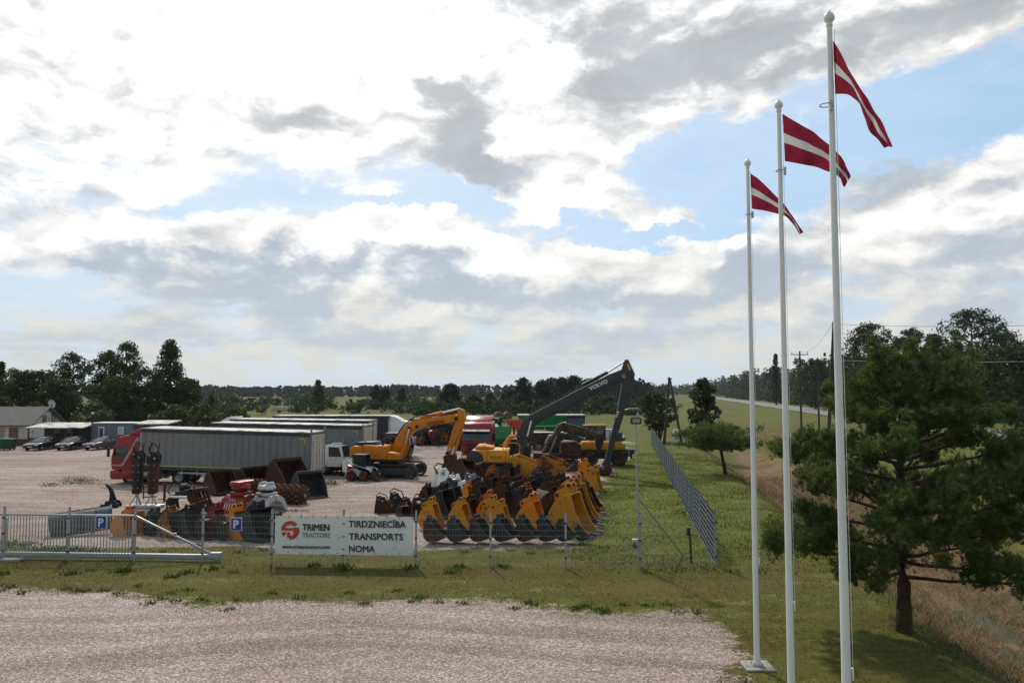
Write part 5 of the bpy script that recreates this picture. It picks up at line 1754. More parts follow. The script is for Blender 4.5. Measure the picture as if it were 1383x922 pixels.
# sorting grapples with slotted jaws
def slotted_jaw(mb, s, w, hgt, reach):
    prof = [(0, hgt), (.30 * reach, hgt * .97), (.62 * reach, hgt * .80), (.86 * reach, hgt * .52), (1.0 * reach, .12 * hgt), (.96 * reach, 0)]
    # finer profile
    P = []
    for i in range(len(prof) - 1):
        for k in range(3): P.append((prof[i][0] + (prof[i + 1][0] - prof[i][0]) * k / 3, prof[i][1] + (prof[i + 1][1] - prof[i][1]) * k / 3))
    P.append(prof[-1])
    n = 17
    for i in range(len(P) - 1):
        for j in range(n):
            hole = (j % 2 == 1) and i in (4, 5, 6, 8, 9, 10) and j != n // 2
            if hole: continue
            y0, y1 = -w / 2 + w * j / n, -w / 2 + w * (j + 1) / n
            a, b_ = P[i], P[i + 1]
            t = .03
            vs = []
            for (x, z) in (a, b_):
                for yy in (y0, y1):
                    vs += [(s * x, yy, z), (s * (x - t), yy, z - t)]
            mb.add(vs, [(0, 2, 6, 4), (1, 5, 7, 3), (0, 1, 3, 2), (4, 6, 7, 5), (0, 4, 5, 1), (2, 3, 7, 6)])


def grapple(label, px, py, m, rz, k, top, tm):
    p = at(px, py)
    t = thing('sorting_grapple', label, 'grapple', (p.x, p.y + .3, 0), R(rz), 'sorting grapples')
    t.scale = (k, k, k)
    for s in (-1, 1):
        mb = MB(); slotted_jaw(mb, s, 1.25, .85, .80)
        j = mb.build('jaw', m, t)
        for yy in (-.625, .625):
            sd = MB()
            sd.prism([(0, .86), (s * .30, .82), (s * .55, .66), (s * .78, .30), (s * .80, .02), (s * .66, .06), (s * .40, .50), (s * .05, .62)], yy - .02, yy + .02)
            sd.build('jaw_side', m, j)
    MB().box((0, 0, .90), (.75, .8, .16)).build('frame', m, t, bevel=.03)
    MB().cyl((-.3, -.5, .78), (.3, -.5, .78), .07, n=10).build('jaw_cylinder', M['chrome'], t, smooth=True)
    MB().lathe([(.001, .98), (.30, .98), (.32, 1.05), (.30, 1.12), (.001, 1.12)], 24).build('rotator', M['rustd'], t, smooth=True)
    MB().lathe([(.001, 1.12), (.42, 1.12), (.46, 1.18), (.40, 1.34), (.001, 1.36)], 24).build('rotator_cover', tm, t, smooth=True)
    if top == 'ribs':
        r = MB()
        for i in range(6): r.prism([(-.50 + i * .18, 1.30), (-.38 + i * .18, 1.30), (-.34 + i * .18, 1.50), (-.46 + i * .18, 1.46)], -.3, .3)
        r.build('hanger', tm, t, bevel=.01)
    else:
        MB().prism([(-.32, 1.34), (.32, 1.34), (.2, 1.5), (-.2, 1.5)], -.28, -.20).prism([(-.32, 1.34), (.32, 1.34), (.2, 1.5), (-.2, 1.5)], .20, .28).build('hanger', tm, t)
    return t


grapple('red sorting grapple with slotted jaws standing on the gravel', 322, 692, M['red'], 68, 1.02, 'ribs', M['red'])
grapple('silver sorting grapple with slotted jaws right of the red one', 357, 692, M['silver'], 62, .98, 'hooks', M['silver'])


# big loader buckets in front of the trailer
def big_bucket(label, px, py, m, rz, k, w, tilt=0, z=0):
    p = at(px, py)
    return bucket(label, p.x, p.y + .6, R(rz), k, w, m, 'load', 'large loader buckets beside the trailer', (0, R(tilt)), z)


big_bucket('large rusty brown loader bucket, tallest beside the trailer', 382, 666, 'rust', -38, 1.46, 1.3, -10, .1)
big_bucket('dark grey loader bucket at the right end of the attachments', 410, 672, 'dgrey', -52, 1.16, 1.3, 0)
big_bucket('dark rust loader bucket left of the tallest rusty one', 335, 664, 'rustd', -42, 1.16, 1.4, 0)
big_bucket('flat brown loader bucket behind the black gripper', 290, 668, 'rustd', -40, 1.05, 1.4, -6)


# compaction roller with rows of pads
def pad_roller(label, px, py, rz, k, L):
    p = at(px, py)
    t = thing('compaction_wheel', label, 'attachment', (p.x, p.y + .4, 0), R(rz), 'rusty compaction wheels')
    t.scale = (k, k, k)
    mb = MB()
    mb.cyl((0, -L / 2, .42), (0, L / 2, .42), .34, n=24)
    mb.build('drum', M['rustd'], t, smooth=True)
    pd = MB()
    n = 12
    for j in range(9):
        y = -L / 2 + .06 + (L - .12) * j / 8
        for i in range(n):
            a = 2 * PI * (i + .5 * (j % 2)) / n
            c = Vector((.40 * math.cos(a), y, .42 + .40 * math.sin(a)))
            pd.box(c, (.15, .085, .09), (0, -a, 0))
    pd.build('pad', M['rustl'], t)
    MB().cyl((0, -L / 2 - .1, .42), (0, L / 2 + .1, .42), .08, n=12).build('axle', M['steel'], t, smooth=True)


pad_roller('rusty compaction wheel with rows of pads between the silver grapple and grey bucket', 388, 681, 62, 1.15, 1.7)
pad_roller('rusty compaction wheel with pads seen between the two grapples', 343, 668, 70, 1.0, 1.3)


# hydraulic breakers on their stand
def breakers():
    p = at(195, 686)
    st = thing('breaker_stand', 'grey steel stand holding two hydraulic breakers', 'stand', (p.x, p.y, 0), R(2))
    MB().box((0, -.15, .09), (1.75, .22, .16)).box((0, .35, .09), (1.75, .18, .14)).build('base_beam', M['galv'], st, bevel=.02)
    for x in (-.42, .36):
        s = MB()
        for dx, dyy in ((-.28, -.15), (.28, -.15), (-.1, .3), (.12, .3)):
            s.bar((x + dx, dyy, .15), (x, .05, .72), .05)
        s.box((x, .05, .72), (.2, .2, .06))
        s.build('trestle', M['galv'], st)
    a = MB()
    for z in (.55, .8, 1.05): a.bar((-.15, .1, z), (.55, .1, z + .02), .05)
    a.bar((-.1, .1, .45), (-.12, .1, 1.2), .05); a.bar((.5, .3, .4), (.95, .3, .42), .04)
    a.build('cross_bar', M['rustl'], st)
    for x, w, m, lab, h in ((-.42, .44, 'black', 'black hydraulic breaker standing on the left of the stand', 2.2), (.38, .46, 'rust', 'rusty brown hydraulic breaker standing on the right of the stand', 2.15)):
        t = thing('hydraulic_breaker', lab, 'breaker', (p.x + x, p.y + .05, .74), R(2), 'hydraulic breakers')
        MB().prism([(-w * .38, 0), (w * .38, 0), (w * .52, h * .5), (w * .56, h * .74), (-w * .5, h * .74), (-w * .46, h * .4)], -.24, .24).build('housing', M[m], t, bevel=.03)
        for sgn in (-1, 1):
            MB().prism([(-w * .58, h * .70), (w * .62, h * .70), (w * .70, h * .90), (w * .3, h * 1.0), (-w * .3, h * .98), (-w * .62, h * .86)], sgn * .2 - .03, sgn * .2 + .03).build('bracket', M['black'], t, bevel=.01)
        MB().cyl((-.1, -.3, h * .92), (-.1, .3, h * .92), .06, n=10).build('pin', M['steel'], t, smooth=True)
        MB().cyl((.16, -.3, h * .84), (.16, .3, h * .84), .06, n=10).build('pin', M['steel'], t, smooth=True)
        MB().tube([(0, -.2, h * .8), (-.15, -.3, h * 1.08), (.1, -.3, h * 1.2), (.35, -.28, h * 1.08), (.40, -.25, h * .75)], .035, 6).tube([(.1, .1, h * .8), (.2, .2, h * 1.15), (-.2, .2, h * 1.2), (-.3, .1, h * .8)], .035, 6).build('hose', M['rubber'], t, smooth=True)
        bl = MB()
        for zz in (.3, .7, 1.1, 1.45): bl.cyl((-w * .3, -.255, zz), (-w * .3, -.23, zz), .035, n=6); bl.cyl((w * .3, -.255, zz), (w * .3, -.23, zz), .035, n=6)
        bl.build('bolt', M['steel'], t)


breakers()


# ripper tooth
def ripper():
    p = at(144, 686)
    t = thing('ripper_tooth', 'black curved ripper tooth standing alone on the gravel', 'attachment', (p.x, p.y + .3, 0), R(4))
    MB().prism([(-.02, .32), (.34, .32), (.24, .62), (.13, .92), (-.02, 1.12), (-.26, 1.26), (-.22, 1.12), (-.08, .95), (-.0, .72)], -.07, .07).build('shank', M['black'], t, bevel=.02)
    for s in (-1, 1):
        MB().prism([(-.38, .02), (.50, .02), (.52, .18), (.36, .36), (.02, .36), (-.10, .18), (-.36, .20)], s * .22 - .025, s * .22 + .025).build('ear', M['black'], t, bevel=.01)
    MB().cyl((-.25, -.3, .12), (-.25, .3, .12), .06, n=10).build('pin', M['black2'], t, smooth=True)
    MB().cyl((.38, -.3, .14), (.38, .3, .14), .06, n=10).build('pin', M['black2'], t, smooth=True)
    MB().box((.05, 0, .2), (.4, .5, .3)).build('head_block', M['black'], t, bevel=.03)


ripper()


# black gripper and other clutter
def gripper():
    p = at(243, 690)
    t = thing('timber_grab', 'black timber grab lying with its claws closed beside the breakers', 'grapple', (p.x, p.y + .5, 0), R(-10))
    for s in (-1, 1):
        for yy in (-.35, 0, .35):
            MB().prism([(s * .05, .85), (s * .45, .80), (s * .75, .5), (s * .72, .15), (s * .45, .0), (s * .50, .18), (s * .55, .42), (s * .35, .62), (s * .05, .68)], yy - .05 + s * .05, yy + .05 + s * .05).build('claw', M['black'], t, bevel=.015)
    MB().box((0, 0, .84), (.5, .9, .28)).build('frame', M['black2'], t, bevel=.04)
    MB().lathe([(.001, .97), (.26, .97), (.28, 1.2), (.18, 1.3), (.001, 1.3)], 18).build('rotator', M['black'], t, smooth=True)
    MB().cyl((-.5, -.5, .7), (.5, -.5, .7), .07, n=10).build('cylinder', M['chrome'], t, smooth=True)
    MB().tube([(0, -.2, 1.2), (-.4, -.4, 1.3), (-.65, -.45, 1.0), (-.4, -.5, .7)], .035, 6).tube([(0, .2, 1.2), (.4, -.2, 1.45), (.75, -.3, 1.2), (.6, -.4, .8)], .035, 6).build('hose', M['rubber'], t, smooth=True)
    p = at(262, 690)
    t = thing('brush_rake', 'brown rusty rake with long tines beside the black timber grab', 'attachment', (p.x, p.y + .3, 0), R(-28))
    t.scale = (.82, .82, .82)
    for i in range(6):
        MB().prism([(-.1, 1.3), (.05, 1.3), (.35, .7), (.75, .15), (.65, .05), (.25, .55), (-.05, 1.0)], -.7 + i * .28 - .03, -.7 + i * .28 + .03).build('tine', M['rustd'], t)
    MB().box((-.05, 0, 1.22), (.18, 1.7, .22)).box((.2, 0, .72), (.12, 1.6, .12)).build('back_beam', M['rustd'], t, bevel=.02)
    for s in (-1, 1): MB().prism([(-.1, 1.2), (-.5, 1.05), (-.55, .8), (-.4, .75), (.05, .9)], s * .25 - .03, s * .25 + .03).build('ear', M['rustd'], t)
    p = at(270, 691)
    t = thing('quick_coupler', 'round dark coupler lying on the gravel right of the timber grab', 'attachment', (p.x, p.y + .3, 0), R(30), 'quick couplers in the bucket heap')
    MB().prism([(-.35, 0), (.3, 0), (.45, .35), (.2, .6), (-.3, .5)], -.25, -.18).prism([(-.35, 0), (.3, 0), (.45, .35), (.2, .6), (-.3, .5)], .18, .25).build('cheek_plate', M['rust'], t)
    MB().cyl((.1, -.3, .3), (.1, .3, .3), .07, n=10).build('pin', M['steel'], t, smooth=True)
    p = at(222, 677)
    t = thing('steel_post', 'short rusty steel post with a yellow hose bent over it, behind the breakers', 'post', (p.x, p.y, 0))
    MB().box((0, 0, .5), (.1, .1, 1.0)).build('post', M['rust'], t)
    MB().tube([(-.9, .2, .3), (-.85, .2, 1.4), (-1.0, .2, 1.9), (-1.3, .2, 2.0)], .045, 6).build('hose', M['ochre'], t, smooth=True)


gripper()


# snow plough behind the gate
def plough():
    p = at(100, 726)
    t = thing('snow_plough', 'grey curved snow plough blade standing behind the gate', 'plough', (p.x, p.y + .6, 0), R(34))
    cur = [(.0, .05), (-.16, .22), (-.24, .45), (-.22, .70), (-.10, .92), (.10, 1.05), (.22, 1.06)]
    # curve in the y-z plane, blade along x
    mbm = MB(Matrix.Rotation(PI / 2, 4, 'Z'))
    mbm.shell(cur, -1.15, 1.15, .03)
    mbm.build('blade', mat('plough_paint', (.055, .066, .080), .28, var=.2, dirt=(.12, .10, .085), dirt_amt=.3), t, smooth=True)
    t.rotation_euler = (R(-34), R(-6), R(26))
    t.location.z = .10
    for i in range(5):
        rb = MB(Matrix.Rotation(PI / 2, 4, 'Z'))
        y = -1.13 + i * .565
        rb.shell([(x - .035, z + .02) for x, z in cur], y - .03, y + .03, .045)
        rb.build('rib', M['black'], t)
    MB().box((0, -.02, .04), (2.32, .05, .16)).build('cutting_edge', M['black'], t)
    MB().box((0, .1, 1.06), (2.34, .12, .06)).build('top_rail', M['black'], t)
    for s in (-1, 1):
        MB().bar((s * .5, .25, .45), (s * .35, .95, .35), .1).build('push_arm', M['black'], t)
    MB().box((0, .95, .45), (1.0, .12, .6)).build('mount_plate', M['black'], t, bevel=.02)


plough()
# ------------------------------------------------------------------ fences, gate, signs, banner
FD = Vector((1, -.060, 0)).normalized()
FN = Vector((-FD.y, FD.x, 0))           # away from the camera
PXS = [14.3, 101, 189, 279.5, 371.6, 466.9, 563.7, 662.7, 763, 862]


def on_fence(px):
    k = (px - CX) / FPX
    # x = k*y ; y = 27.35 - .06*(x+6)
    y = (27.35 - .36) / (1 + .06 * k)
    return Vector((k * y, y, 0))


FP = [on_fence(p) for p in PXS]
st = FP[1] - FP[0]
FP = [FP[0] - st * 2, FP[0] - st] + FP
corner = at(967, 765)
FP2 = FP + [Vector((corner.x, corner.y, 0))]
FHT = 1.86


def mesh_panel(parent, a, b_, h=FHT - .12, step=.052, wr=.0028, rows=(0.05, .25, .45, .65, .85, 1.05, 1.25, 1.45, 1.65), m=None):
    """welded wire panel with thick double horizontals"""
    vs_all = MB()
    d = (b_ - a); L = d.length; d.normalize()
    n = int(L / step)
    def wire(p, q, r):
        ax = (q - p).normalized()
        s1 = Vector((0, 0, 1)).cross(ax)
        if s1.length < .1: s1 = d.copy()
        s1.normalize(); s2 = ax.cross(s1)
        vs = []
        for e in (p, q):
            for i in range(3):
                an = 2 * PI * i / 3
                vs.append(e + (s1 * math.cos(an) + s2 * math.sin(an)) * r)
        k = len(vs_all.v)
        vs_all.v += [tuple(v) for v in vs]
        vs_all.f += [(k, k + 1, k + 4, k + 3), (k + 1, k + 2, k + 5, k + 4), (k + 2, k, k + 3, k + 5)]
    for i in range(1, n):
        p = a + d * (L * i / n)
        wire(p + Vector((0, 0, .03)), p + Vector((0, 0, h + .03)), wr)
    nr = Vector((-d.y, d.x, 0))
    for z in rows:
        for s in (-1, 1):
            wire(a + Vector((0, 0, z)) + nr * .006 * s, b_ + Vector((0, 0, z)) + nr * .006 * s, wr * 1.15)
    return vs_all.build('wire_panel', m or M['galv'], parent, recalc=False)


ff = thing('wire_fence', 'galvanised wire mesh fence across the front of the yard, carrying the banner', 'fence', FP[2])


def rel(o, p): return Vector(p) - o.location


def post(parent, p, h=FHT, r=.035, base=None):
    mb = MB(Matrix.Translation(rel(parent, p)))
    mb.box((0, 0, h / 2), (r * 2, r * 1.4, h))
    po = mb.build('post', M['galv'], parent, bevel=.004, seg=1)
    MB(Matrix.Translation(rel(parent, p))).box((0, 0, h + .012), (r * 2.2, r * 1.7, .025)).build('cap', M['dgrey'], po)
    for z in (.35, .95, 1.5): MB(Matrix.Translation(rel(parent, p))).box((0, -r - .006, z), (.09, .016, .05)).build('clamp', M['dgrey'], po)
    return po


for i, p in enumerate(FP): post(ff, p)
for i in range(len(FP2) - 1):
    mesh_panel(ff, rel(ff, FP2[i]), rel(ff, FP2[i + 1]))

# receding fence on the right
rf = thing('wire_fence', 'long grey wire mesh fence running away along the grass on the right', 'fence', FP2[-1])
far_end = at(880, 601)
dv = Vector((far_end.x, far_end.y, 0)) - FP2[-1]
nP = 23
RP = [FP2[-1] + dv * (i / nP) for i in range(nP + 1)]
for p in RP: post(rf, p)
for i in range(nP): mesh_panel(rf, rel(rf, RP[i]), rel(rf, RP[i + 1]), step=.042 if i < 9 else .06, wr=.0052, m=mat('weathered_zinc_wire', (.16, .18, .21), .6, .3, var=.15))

# sliding gate, stored behind the fence on the left
gt_o = on_fence(290) + FN * .30
gt = thing('sliding_gate', 'grey steel sliding gate with upright bars and a sloping tail', 'gate', gt_o, math.atan2(FD.y, FD.x))
pxm = FPX / gt_o.y
X0 = -(290 - -60) / pxm * 1.03
xs_g = lambda px: (px - 290) / pxm * 1.025
ztop, zbot = 1.56, .12
g1 = MB()
g1.box(((X0 + xs_g(183)) / 2, 0, ztop), (xs_g(183) - X0, .06, .07))
g1.build('top_rail', M['galv'], gt, bevel=.006)
MB().box(((X0 + xs_g(288)) / 2, 0, zbot + .03), (xs_g(288) - X0, .10, .19)).build('bottom_beam', M['galv'], gt, bevel=.01)
MB().bar((xs_g(183), 0, ztop), (xs_g(287), 0, .25), .06, .07).build('tail_brace', M['galv'], gt, bevel=.006)
for px in (6, 93, 181):
    MB().box((xs_g(px), 0, (ztop + zbot) / 2), (.10, .06, ztop - zbot - .2)).build('upright', M['galv'], gt, bevel=.006)
bars = MB()
x = X0 + .1
while x < xs_g(178):
    bars.box((x, 0, (ztop + zbot) / 2 + .03), (.022, .022, ztop - zbot - .16)); x += .115
bars.build('bar', M['galv'], gt)
MB().box((xs_g(237), -.0, .92), (.10, .075, .10)).build('brace_joint', M['galv'], gt)
# roller block in which the beam runs
rb_p = on_fence(291) + FN * .30
t = thing('gate_roller_block', 'short galvanised block in the grass at the tail of the sliding gate', 'gate block', rb_p)
MB().box((.05, 0, .14), (.30, .16, .28)).build('block', M['galv'], t, bevel=.01)
MB().box((.05, 0, .30), (.36, .2, .03)).build('cap_plate', M['galv'], t)

# concrete slab under the gate at the frame's edge
sl = at(8, 758)
t = MB(Matrix.Translation((sl.x - 1.2, sl.y + .15, 0))); t.box((0, 0, .03), (3.4, .4, .10))
o = t.build('concrete_slab', M['concrete'], None, bevel=.01); tag(o, 'pale concrete slab in the grass under the left end of the gate', 'slab')


def parking_sign(px, py, label):
    p = on_fence(px) - FN * .05
    z = atd(px, py, p.y).z
    t = thing('parking_sign', label, 'sign', (p.x, p.y, z), math.atan2(FD.y, FD.x), 'parking signs on the fence')
    MB().box((0, .004, 0), (.40, .012, .46)).build('sign_border', M['white'], t, bevel=.003)
    MB().box((0, -.006, 0), (.36, .006, .42)).build('sign_face', M['signblue'], t)
    fith(T['P'], .29) if not T.get('Pdone') else None
    T['Pdone'] = True
    place(t, T['P'], 'lettering', (0, -.014, 0), (1, 0, 0), (0, 0, 1))
    MB().box((-.0, .025, .12), (.06, .04, .03)).box((0, .025, -.12), (.06, .04, .03)).build('clip', M['galv'], t)


parking_sign(144.5, 705, 'blue parking sign hanging above the sliding gate')
parking_sign(324.5, 707.5, 'blue parking sign on the fence just left of the banner')

# banner
bl = on_fence(376.5) - FN * .06
br = on_fence(560.5) - FN * .06
bw = (br - bl).length
bc_ = (bl + br) / 2
zt, zb = atd(468, 696.5, bc_.y).z, atd(468, 748.5, bc_.y).z
bh = zt - zb
ban = thing('advertising_banner', 'white printed banner tied to the wire fence, red round logo and grey words', 'banner', (bc_.x, bc_.y, (zt + zb) / 2), math.atan2(FD.y, FD.x))
vs, fs = [], []
NX, NZ = 60, 16
from mathutils import noise as mn
for i in range(NX + 1):
    for j in range(NZ + 1):
        x, z = -bw / 2 + bw * i / NX, -bh / 2 + bh * j / NZ
        sag = -.010 * abs(math.sin(PI * (x + bw / 2) / .42)) * (j / NZ) ** 3
        vs.append((x, .010 * mn.noise(Vector((x * 1.1, z * 1.3, 2))) - .003, z + sag))
for i in range(NX):
    for j in range(NZ):
        a = i * (NZ + 1) + j
        fs.append((a, a + NZ + 1, a + NZ + 2, a + 1))
cl = MB(); cl.add(vs, fs)
cl.build('banner_cloth', M['banner'], ban, recalc=False, smooth=True)
ey = MB()
for k in range(12):
    x = -bw / 2 + .05 + (bw - .1) * k / 11
    for z in (bh / 2 - .05, -bh / 2 + .05): ey.cyl((x, -.012, z), (x, -.020, z), .018, n=8)
    ey.tube([(x, -.01, bh / 2 - .05), (x + .01, .01, bh / 2 + .02), (x + .02, .05, bh / 2 + .05)], .008, 4)
ey.build('eyelet', M['dgrey'], ban)


def bx_(px, py):
    """photo point to banner coordinates"""
    return ((px - 468.5) / (560.5 - 376.5) * bw, -.018, (722.5 - py) / 52.0 * bh)


sc = bw / 184.0


def word(me, x0, x1, py, h=None):
    fit(me, (x1 - x0) * sc)
    if h:
        ys = [v.co.y for v in me.vertices]
        me.transform(Matrix.Diagonal((1, h * sc / (max(ys) - min(ys)), 1, 1)))
    place(ban, me, 'lettering', bx_((x0 + x1) / 2, py), (1, 0, 0), (0, 0, 1))


word(T['l1'], 475, 550.5, 706, 10.6)
word(T['l2'], 475.5, 547, 723.7, 8.6)
word(T['l3'], 475.8, 510, 740.3, 8.6)
for k, py in enumerate((706.8, 724.2, 741)):
    if k == 0: fit(T['dash'], 2.9 * sc)
    place(ban, T['dash'], 'lettering', bx_(468.3, py), (1, 0, 0), (0, 0, 1))
word(T['trimen'], 413, 449.5, 712, 8.4)
word(T['tractors'], 413.3, 450, 722.3, 6.0)
word(T['www'], 386.5, 450.5, 738.5, 4.6)
# round logo: a ring broken by a stylised T and J
lg = MB()
c0 = Vector(bx_(397, 716.3)); Ro = 12.1 * sc; Ri = 7.2 * sc


def arc(a0, a1, ro, ri, n=16):
    pts = [(c0.x + ro * math.cos(R(a0 + (a1 - a0) * i / n)), c0.z + ro * math.sin(R(a0 + (a1 - a0) * i / n))) for i in range(n + 1)]
    pts += [(c0.x + ri * math.cos(R(a1 + (a0 - a1) * i / n)), c0.z + ri * math.sin(R(a1 + (a0 - a1) * i / n))) for i in range(n + 1)]
    lg.prism(pts, -.022, -.018)


def lbox(px0, py0, px1, py1):
    a, b_ = bx_(px0, py0), bx_(px1, py1)
    lg.box(((a[0] + b_[0]) / 2, -.020, (a[2] + b_[2]) / 2), (abs(b_[0] - a[0]), .0045, abs(b_[2] - a[2])))


arc(40, 172, Ro, Ri)
arc(-95, 14, Ro, Ri)
arc(196, 222, Ro, Ri, 6)
lbox(385.2, 713.4, 400.5, 716.8)
lbox(393.2, 719.0, 396.8, 726.6)
lbox(401.2, 712.6, 404.6, 724.6)
lbox(404.0, 712.6, 408.6, 715.0)
lbox(387.4, 719.2, 391.6, 721.8)
lg.build('logo', M['letterred'], ban)

# lamp and camera post at the fence corner
lp = at(864, 765)
lpost = thing('lamp_post', 'tall galvanised post with two floodlights and a small camera at the fence corner', 'lamp post', lp)
Sx = lp.y / FPX
ztop_ = atd(857, 566, lp.y).z
MB().cyl((0, 0, 0), (-.10, 0, ztop_), .045, .036, n=14).build('post', M['galv'], lpost, smooth=True)
zc = lambda py: atd(857, py, lp.y).z
MB().prism([(-.48, zc(553)), (-.30, zc(551)), (.02, zc(550.5)), (.10, zc(553)), (.05, zc(555)), (-.35, zc(554.5))], -.12, .12).build('street_light_head', M['grey'], lpost, bevel=.02)
MB().box((-.02, -.05, (zc(556) + zc(563)) / 2), (.04, .04, zc(556) - zc(563))).build('light_bracket', M['galv'], lpost)
fl = MB(Matrix.Translation((-.10, -.12, zc(567.5)))); fl.box((0, 0, 0), (.36, .14, .22), (R(18), 0, R(8)))
fb = fl.build('floodlight', M['black'], lpost, bevel=.012)
MB(Matrix.Translation((-.10, -.12, zc(567.5)))).box((0, -.072, -.004), (.27, .012, .15), (R(18), 0, R(8))).build('floodlight_lens', mat('lens_pale', (.45, .46, .47), .2, var=.1), fb)
MB().box((-.40, -.05, zc(598.3)), (.30, .09, .09), (0, R(6), 0)).build('camera', M['white'], lpost, bevel=.015)
MB().box((-.18, -.0, zc(599)), (.2, .05, .05)).build('camera_arm', M['white'], lpost)
cb = MB(); cb.tube([(-.35, -.02, zc(600)), (-.34, -.02, zc(608)), (-.33, -.03, zc(616))], .008, 5); cb.tube([(-.52, -.02, zc(570)), (-.54, -.02, zc(580)), (-.52, -.02, zc(588))], .008, 5)
cb.build('cable', M['galv'], lpost)
MB().box((-.33, -.03, zc(619.3)), (.07, .07, .12)).box((-.52, -.02, zc(589)), (.07, .07, .12)).build('sensor', M['white'], lpost, bevel=.01)
MB().box((-.16, -.10, zc(733)), (.20, .17, .32)).build('junction_box', M['silver'], lpost, bevel=.015)
bra = at(921, 748)
MB().cyl((-.04, 0, zc(671)), rel(lpost, (bra.x, bra.y - .2, 0)), .03, n=10).build('brace', M['galv'], lpost, smooth=True)

# small dark post by the fence corner
sp_ = at(933, 759)
t = thing('service_post', 'short black post with a small box head in the grass by the fence corner', 'post', sp_)
MB().box((0, 0, .5), (.07, .07, 1.0), (0, R(-2), 0)).build('stake', M['black'], t)
MB().box((-.07, -.02, 1.06), (.13, .12, .26)).build('box_head', M['black'], t, bevel=.01)
MB().box((-.07, -.02, 1.20), (.15, .14, .03)).build('lid', mat('moss_green_paint', (.05, .09, .035), .6), t)

# ------------------------------------------------------------------ flagpoles and flags
fred = bpy.data.materials.new('flag_cloth')
fred.use_nodes = True
q = NG(fred.node_tree)
b = q.n['Principled BSDF']
uv = q.new('ShaderNodeAttribute', attribute_name='v')
v_ = uv.outputs['Fac']
ge = q.new('ShaderNodeNewGeometry')
weave = q.noise(ge.outputs['Position'], 6, 5, .6)
isw = q.math('MULTIPLY', q.sstep(v_, .395, .400), q.sstep(v_, .600, .605, 1.0, 0.0))
fc = q.mix(isw, (.24, .020, .040), (.58, .56, .56))
fc = q._vscale(fc, q.math('MULTIPLY_ADD', weave, .5, .75))
q.l.new(fc, b.inputs['Base Color'])
b.inputs['Roughness'].default_value = .8
b.inputs['Specular IOR Level'].default_value = .15
tr = q.new('ShaderNodeBsdfTranslucent')
q.l.new(fc, tr.inputs[0])
mx = q.new('ShaderNodeMixShader'); mx.inputs[0].default_value = .5
q.l.new(b.outputs[0], mx.inputs[1]); q.l.new(tr.outputs[0], mx.inputs[2]); q.l.new(mx.outputs[0], q.n['Material Output'].inputs[0])


def crv(pts, t):
    """smooth interpolation through points (Catmull-Rom)"""
    n = len(pts) - 1
    f = min(max(t, 0), 1) * n
    i = min(int(f), n - 1)
    u = f - i
    P = [pts[max(i - 1, 0)], pts[i], pts[i + 1], pts[min(i + 2, n)]]
    return .5 * ((2 * P[1]) + (P[2] - P[0]) * u + (2 * P[0] - 5 * P[1] + 4 * P[2] - P[3]) * u * u + (3 * P[1] - P[0] - 3 * P[2] + P[3]) * u ** 3)


def flag(label, top, bot, y0, seed, mid=None):
    """top and bottom edges: lists of (x, y, z) from the hoist to the fly; folds ripple across"""
    NU, NV = 60, 26
    vs, fs, at_ = [], [], []
    org = top[0]
    for i in range(NU + 1):
        u = i / NU
        a, b_ = crv(top, u), crv(bot, u)
        for j in range(NV + 1):
            v = j / NV
            p = a.lerp(b_, v)
            if mid:
                m_ = crv(mid, u)
                p = a * (1 - v) * (1 - 2 * v) + m_ * 4 * v * (1 - v) + b_ * v * (2 * v - 1)
            rip = u ** .7 * (.055 * math.sin(9 * u - 3.2 * v + seed) + .030 * math.sin(17 * u + 5 * v + seed * 2) + .016 * math.sin(31 * u - 9 * v))
            p = p + Vector((.15 * rip, rip, .10 * rip))
            vs.append(p - org)
            at_.append(1 - v)
    for i in range(NU):
        for j in range(NV):
            k = i * (NV + 1) + j
            fs.append((k, k + NV + 1, k + NV + 2, k + 1))
    me = np_mesh('flag', np.array([tuple(v) for v in vs]), np.array(fs), fred, True, {'v': np.array(at_)})
    o = link('flag', me)
    o.location = org
    return tag(o, label, 'flag', 'red and white flags')


def flagpole(label, base, ztop):
    t = thing('flagpole', label, 'flagpole', base, 0, 'white flagpoles')
    MB().cyl((0, 0, 0), (0, 0, ztop), .066, .037, n=24).build('pole', M['polewhite'], t, smooth=True)
    FS = .84
    MB().lathe([(r_k * FS, ztop + z_k * FS) for r_k, z_k in [(.001, -.02), (.05, -.02), (.055, .02), (.045, .045), (.06, .06), (.085, .10), (.088, .14), (.07, .19), (.035, .225), (.015, .25), (.001, .26)]], 24).build('finial', M['polewhite'], t, smooth=True)
    MB().box((0, 0, .02), (.62, .62, .05)).box((0, 0, .055), (.26, .26, .02)).build('base_plate', M['concrete'], t, bevel=.008)
    bt = MB()
    for sx_ in (-.09, .09):
        for sy in (-.09, .09): bt.cyl((sx_, sy, .05), (sx_, sy, .11), .014, n=6)
    bt.build('bolt', M['steel'], t)
    MB().box((.078, -.01, 2.25), (.03, .05, .16)).build('cleat', M['polewhite'], t, bevel=.008)
    MB().tube([(.045, -.05, ztop - .08), (.062, -.03, ztop * .6), (.085, -.02, 2.3)], .004, 4).build('halyard', M['white'], t)
    return t


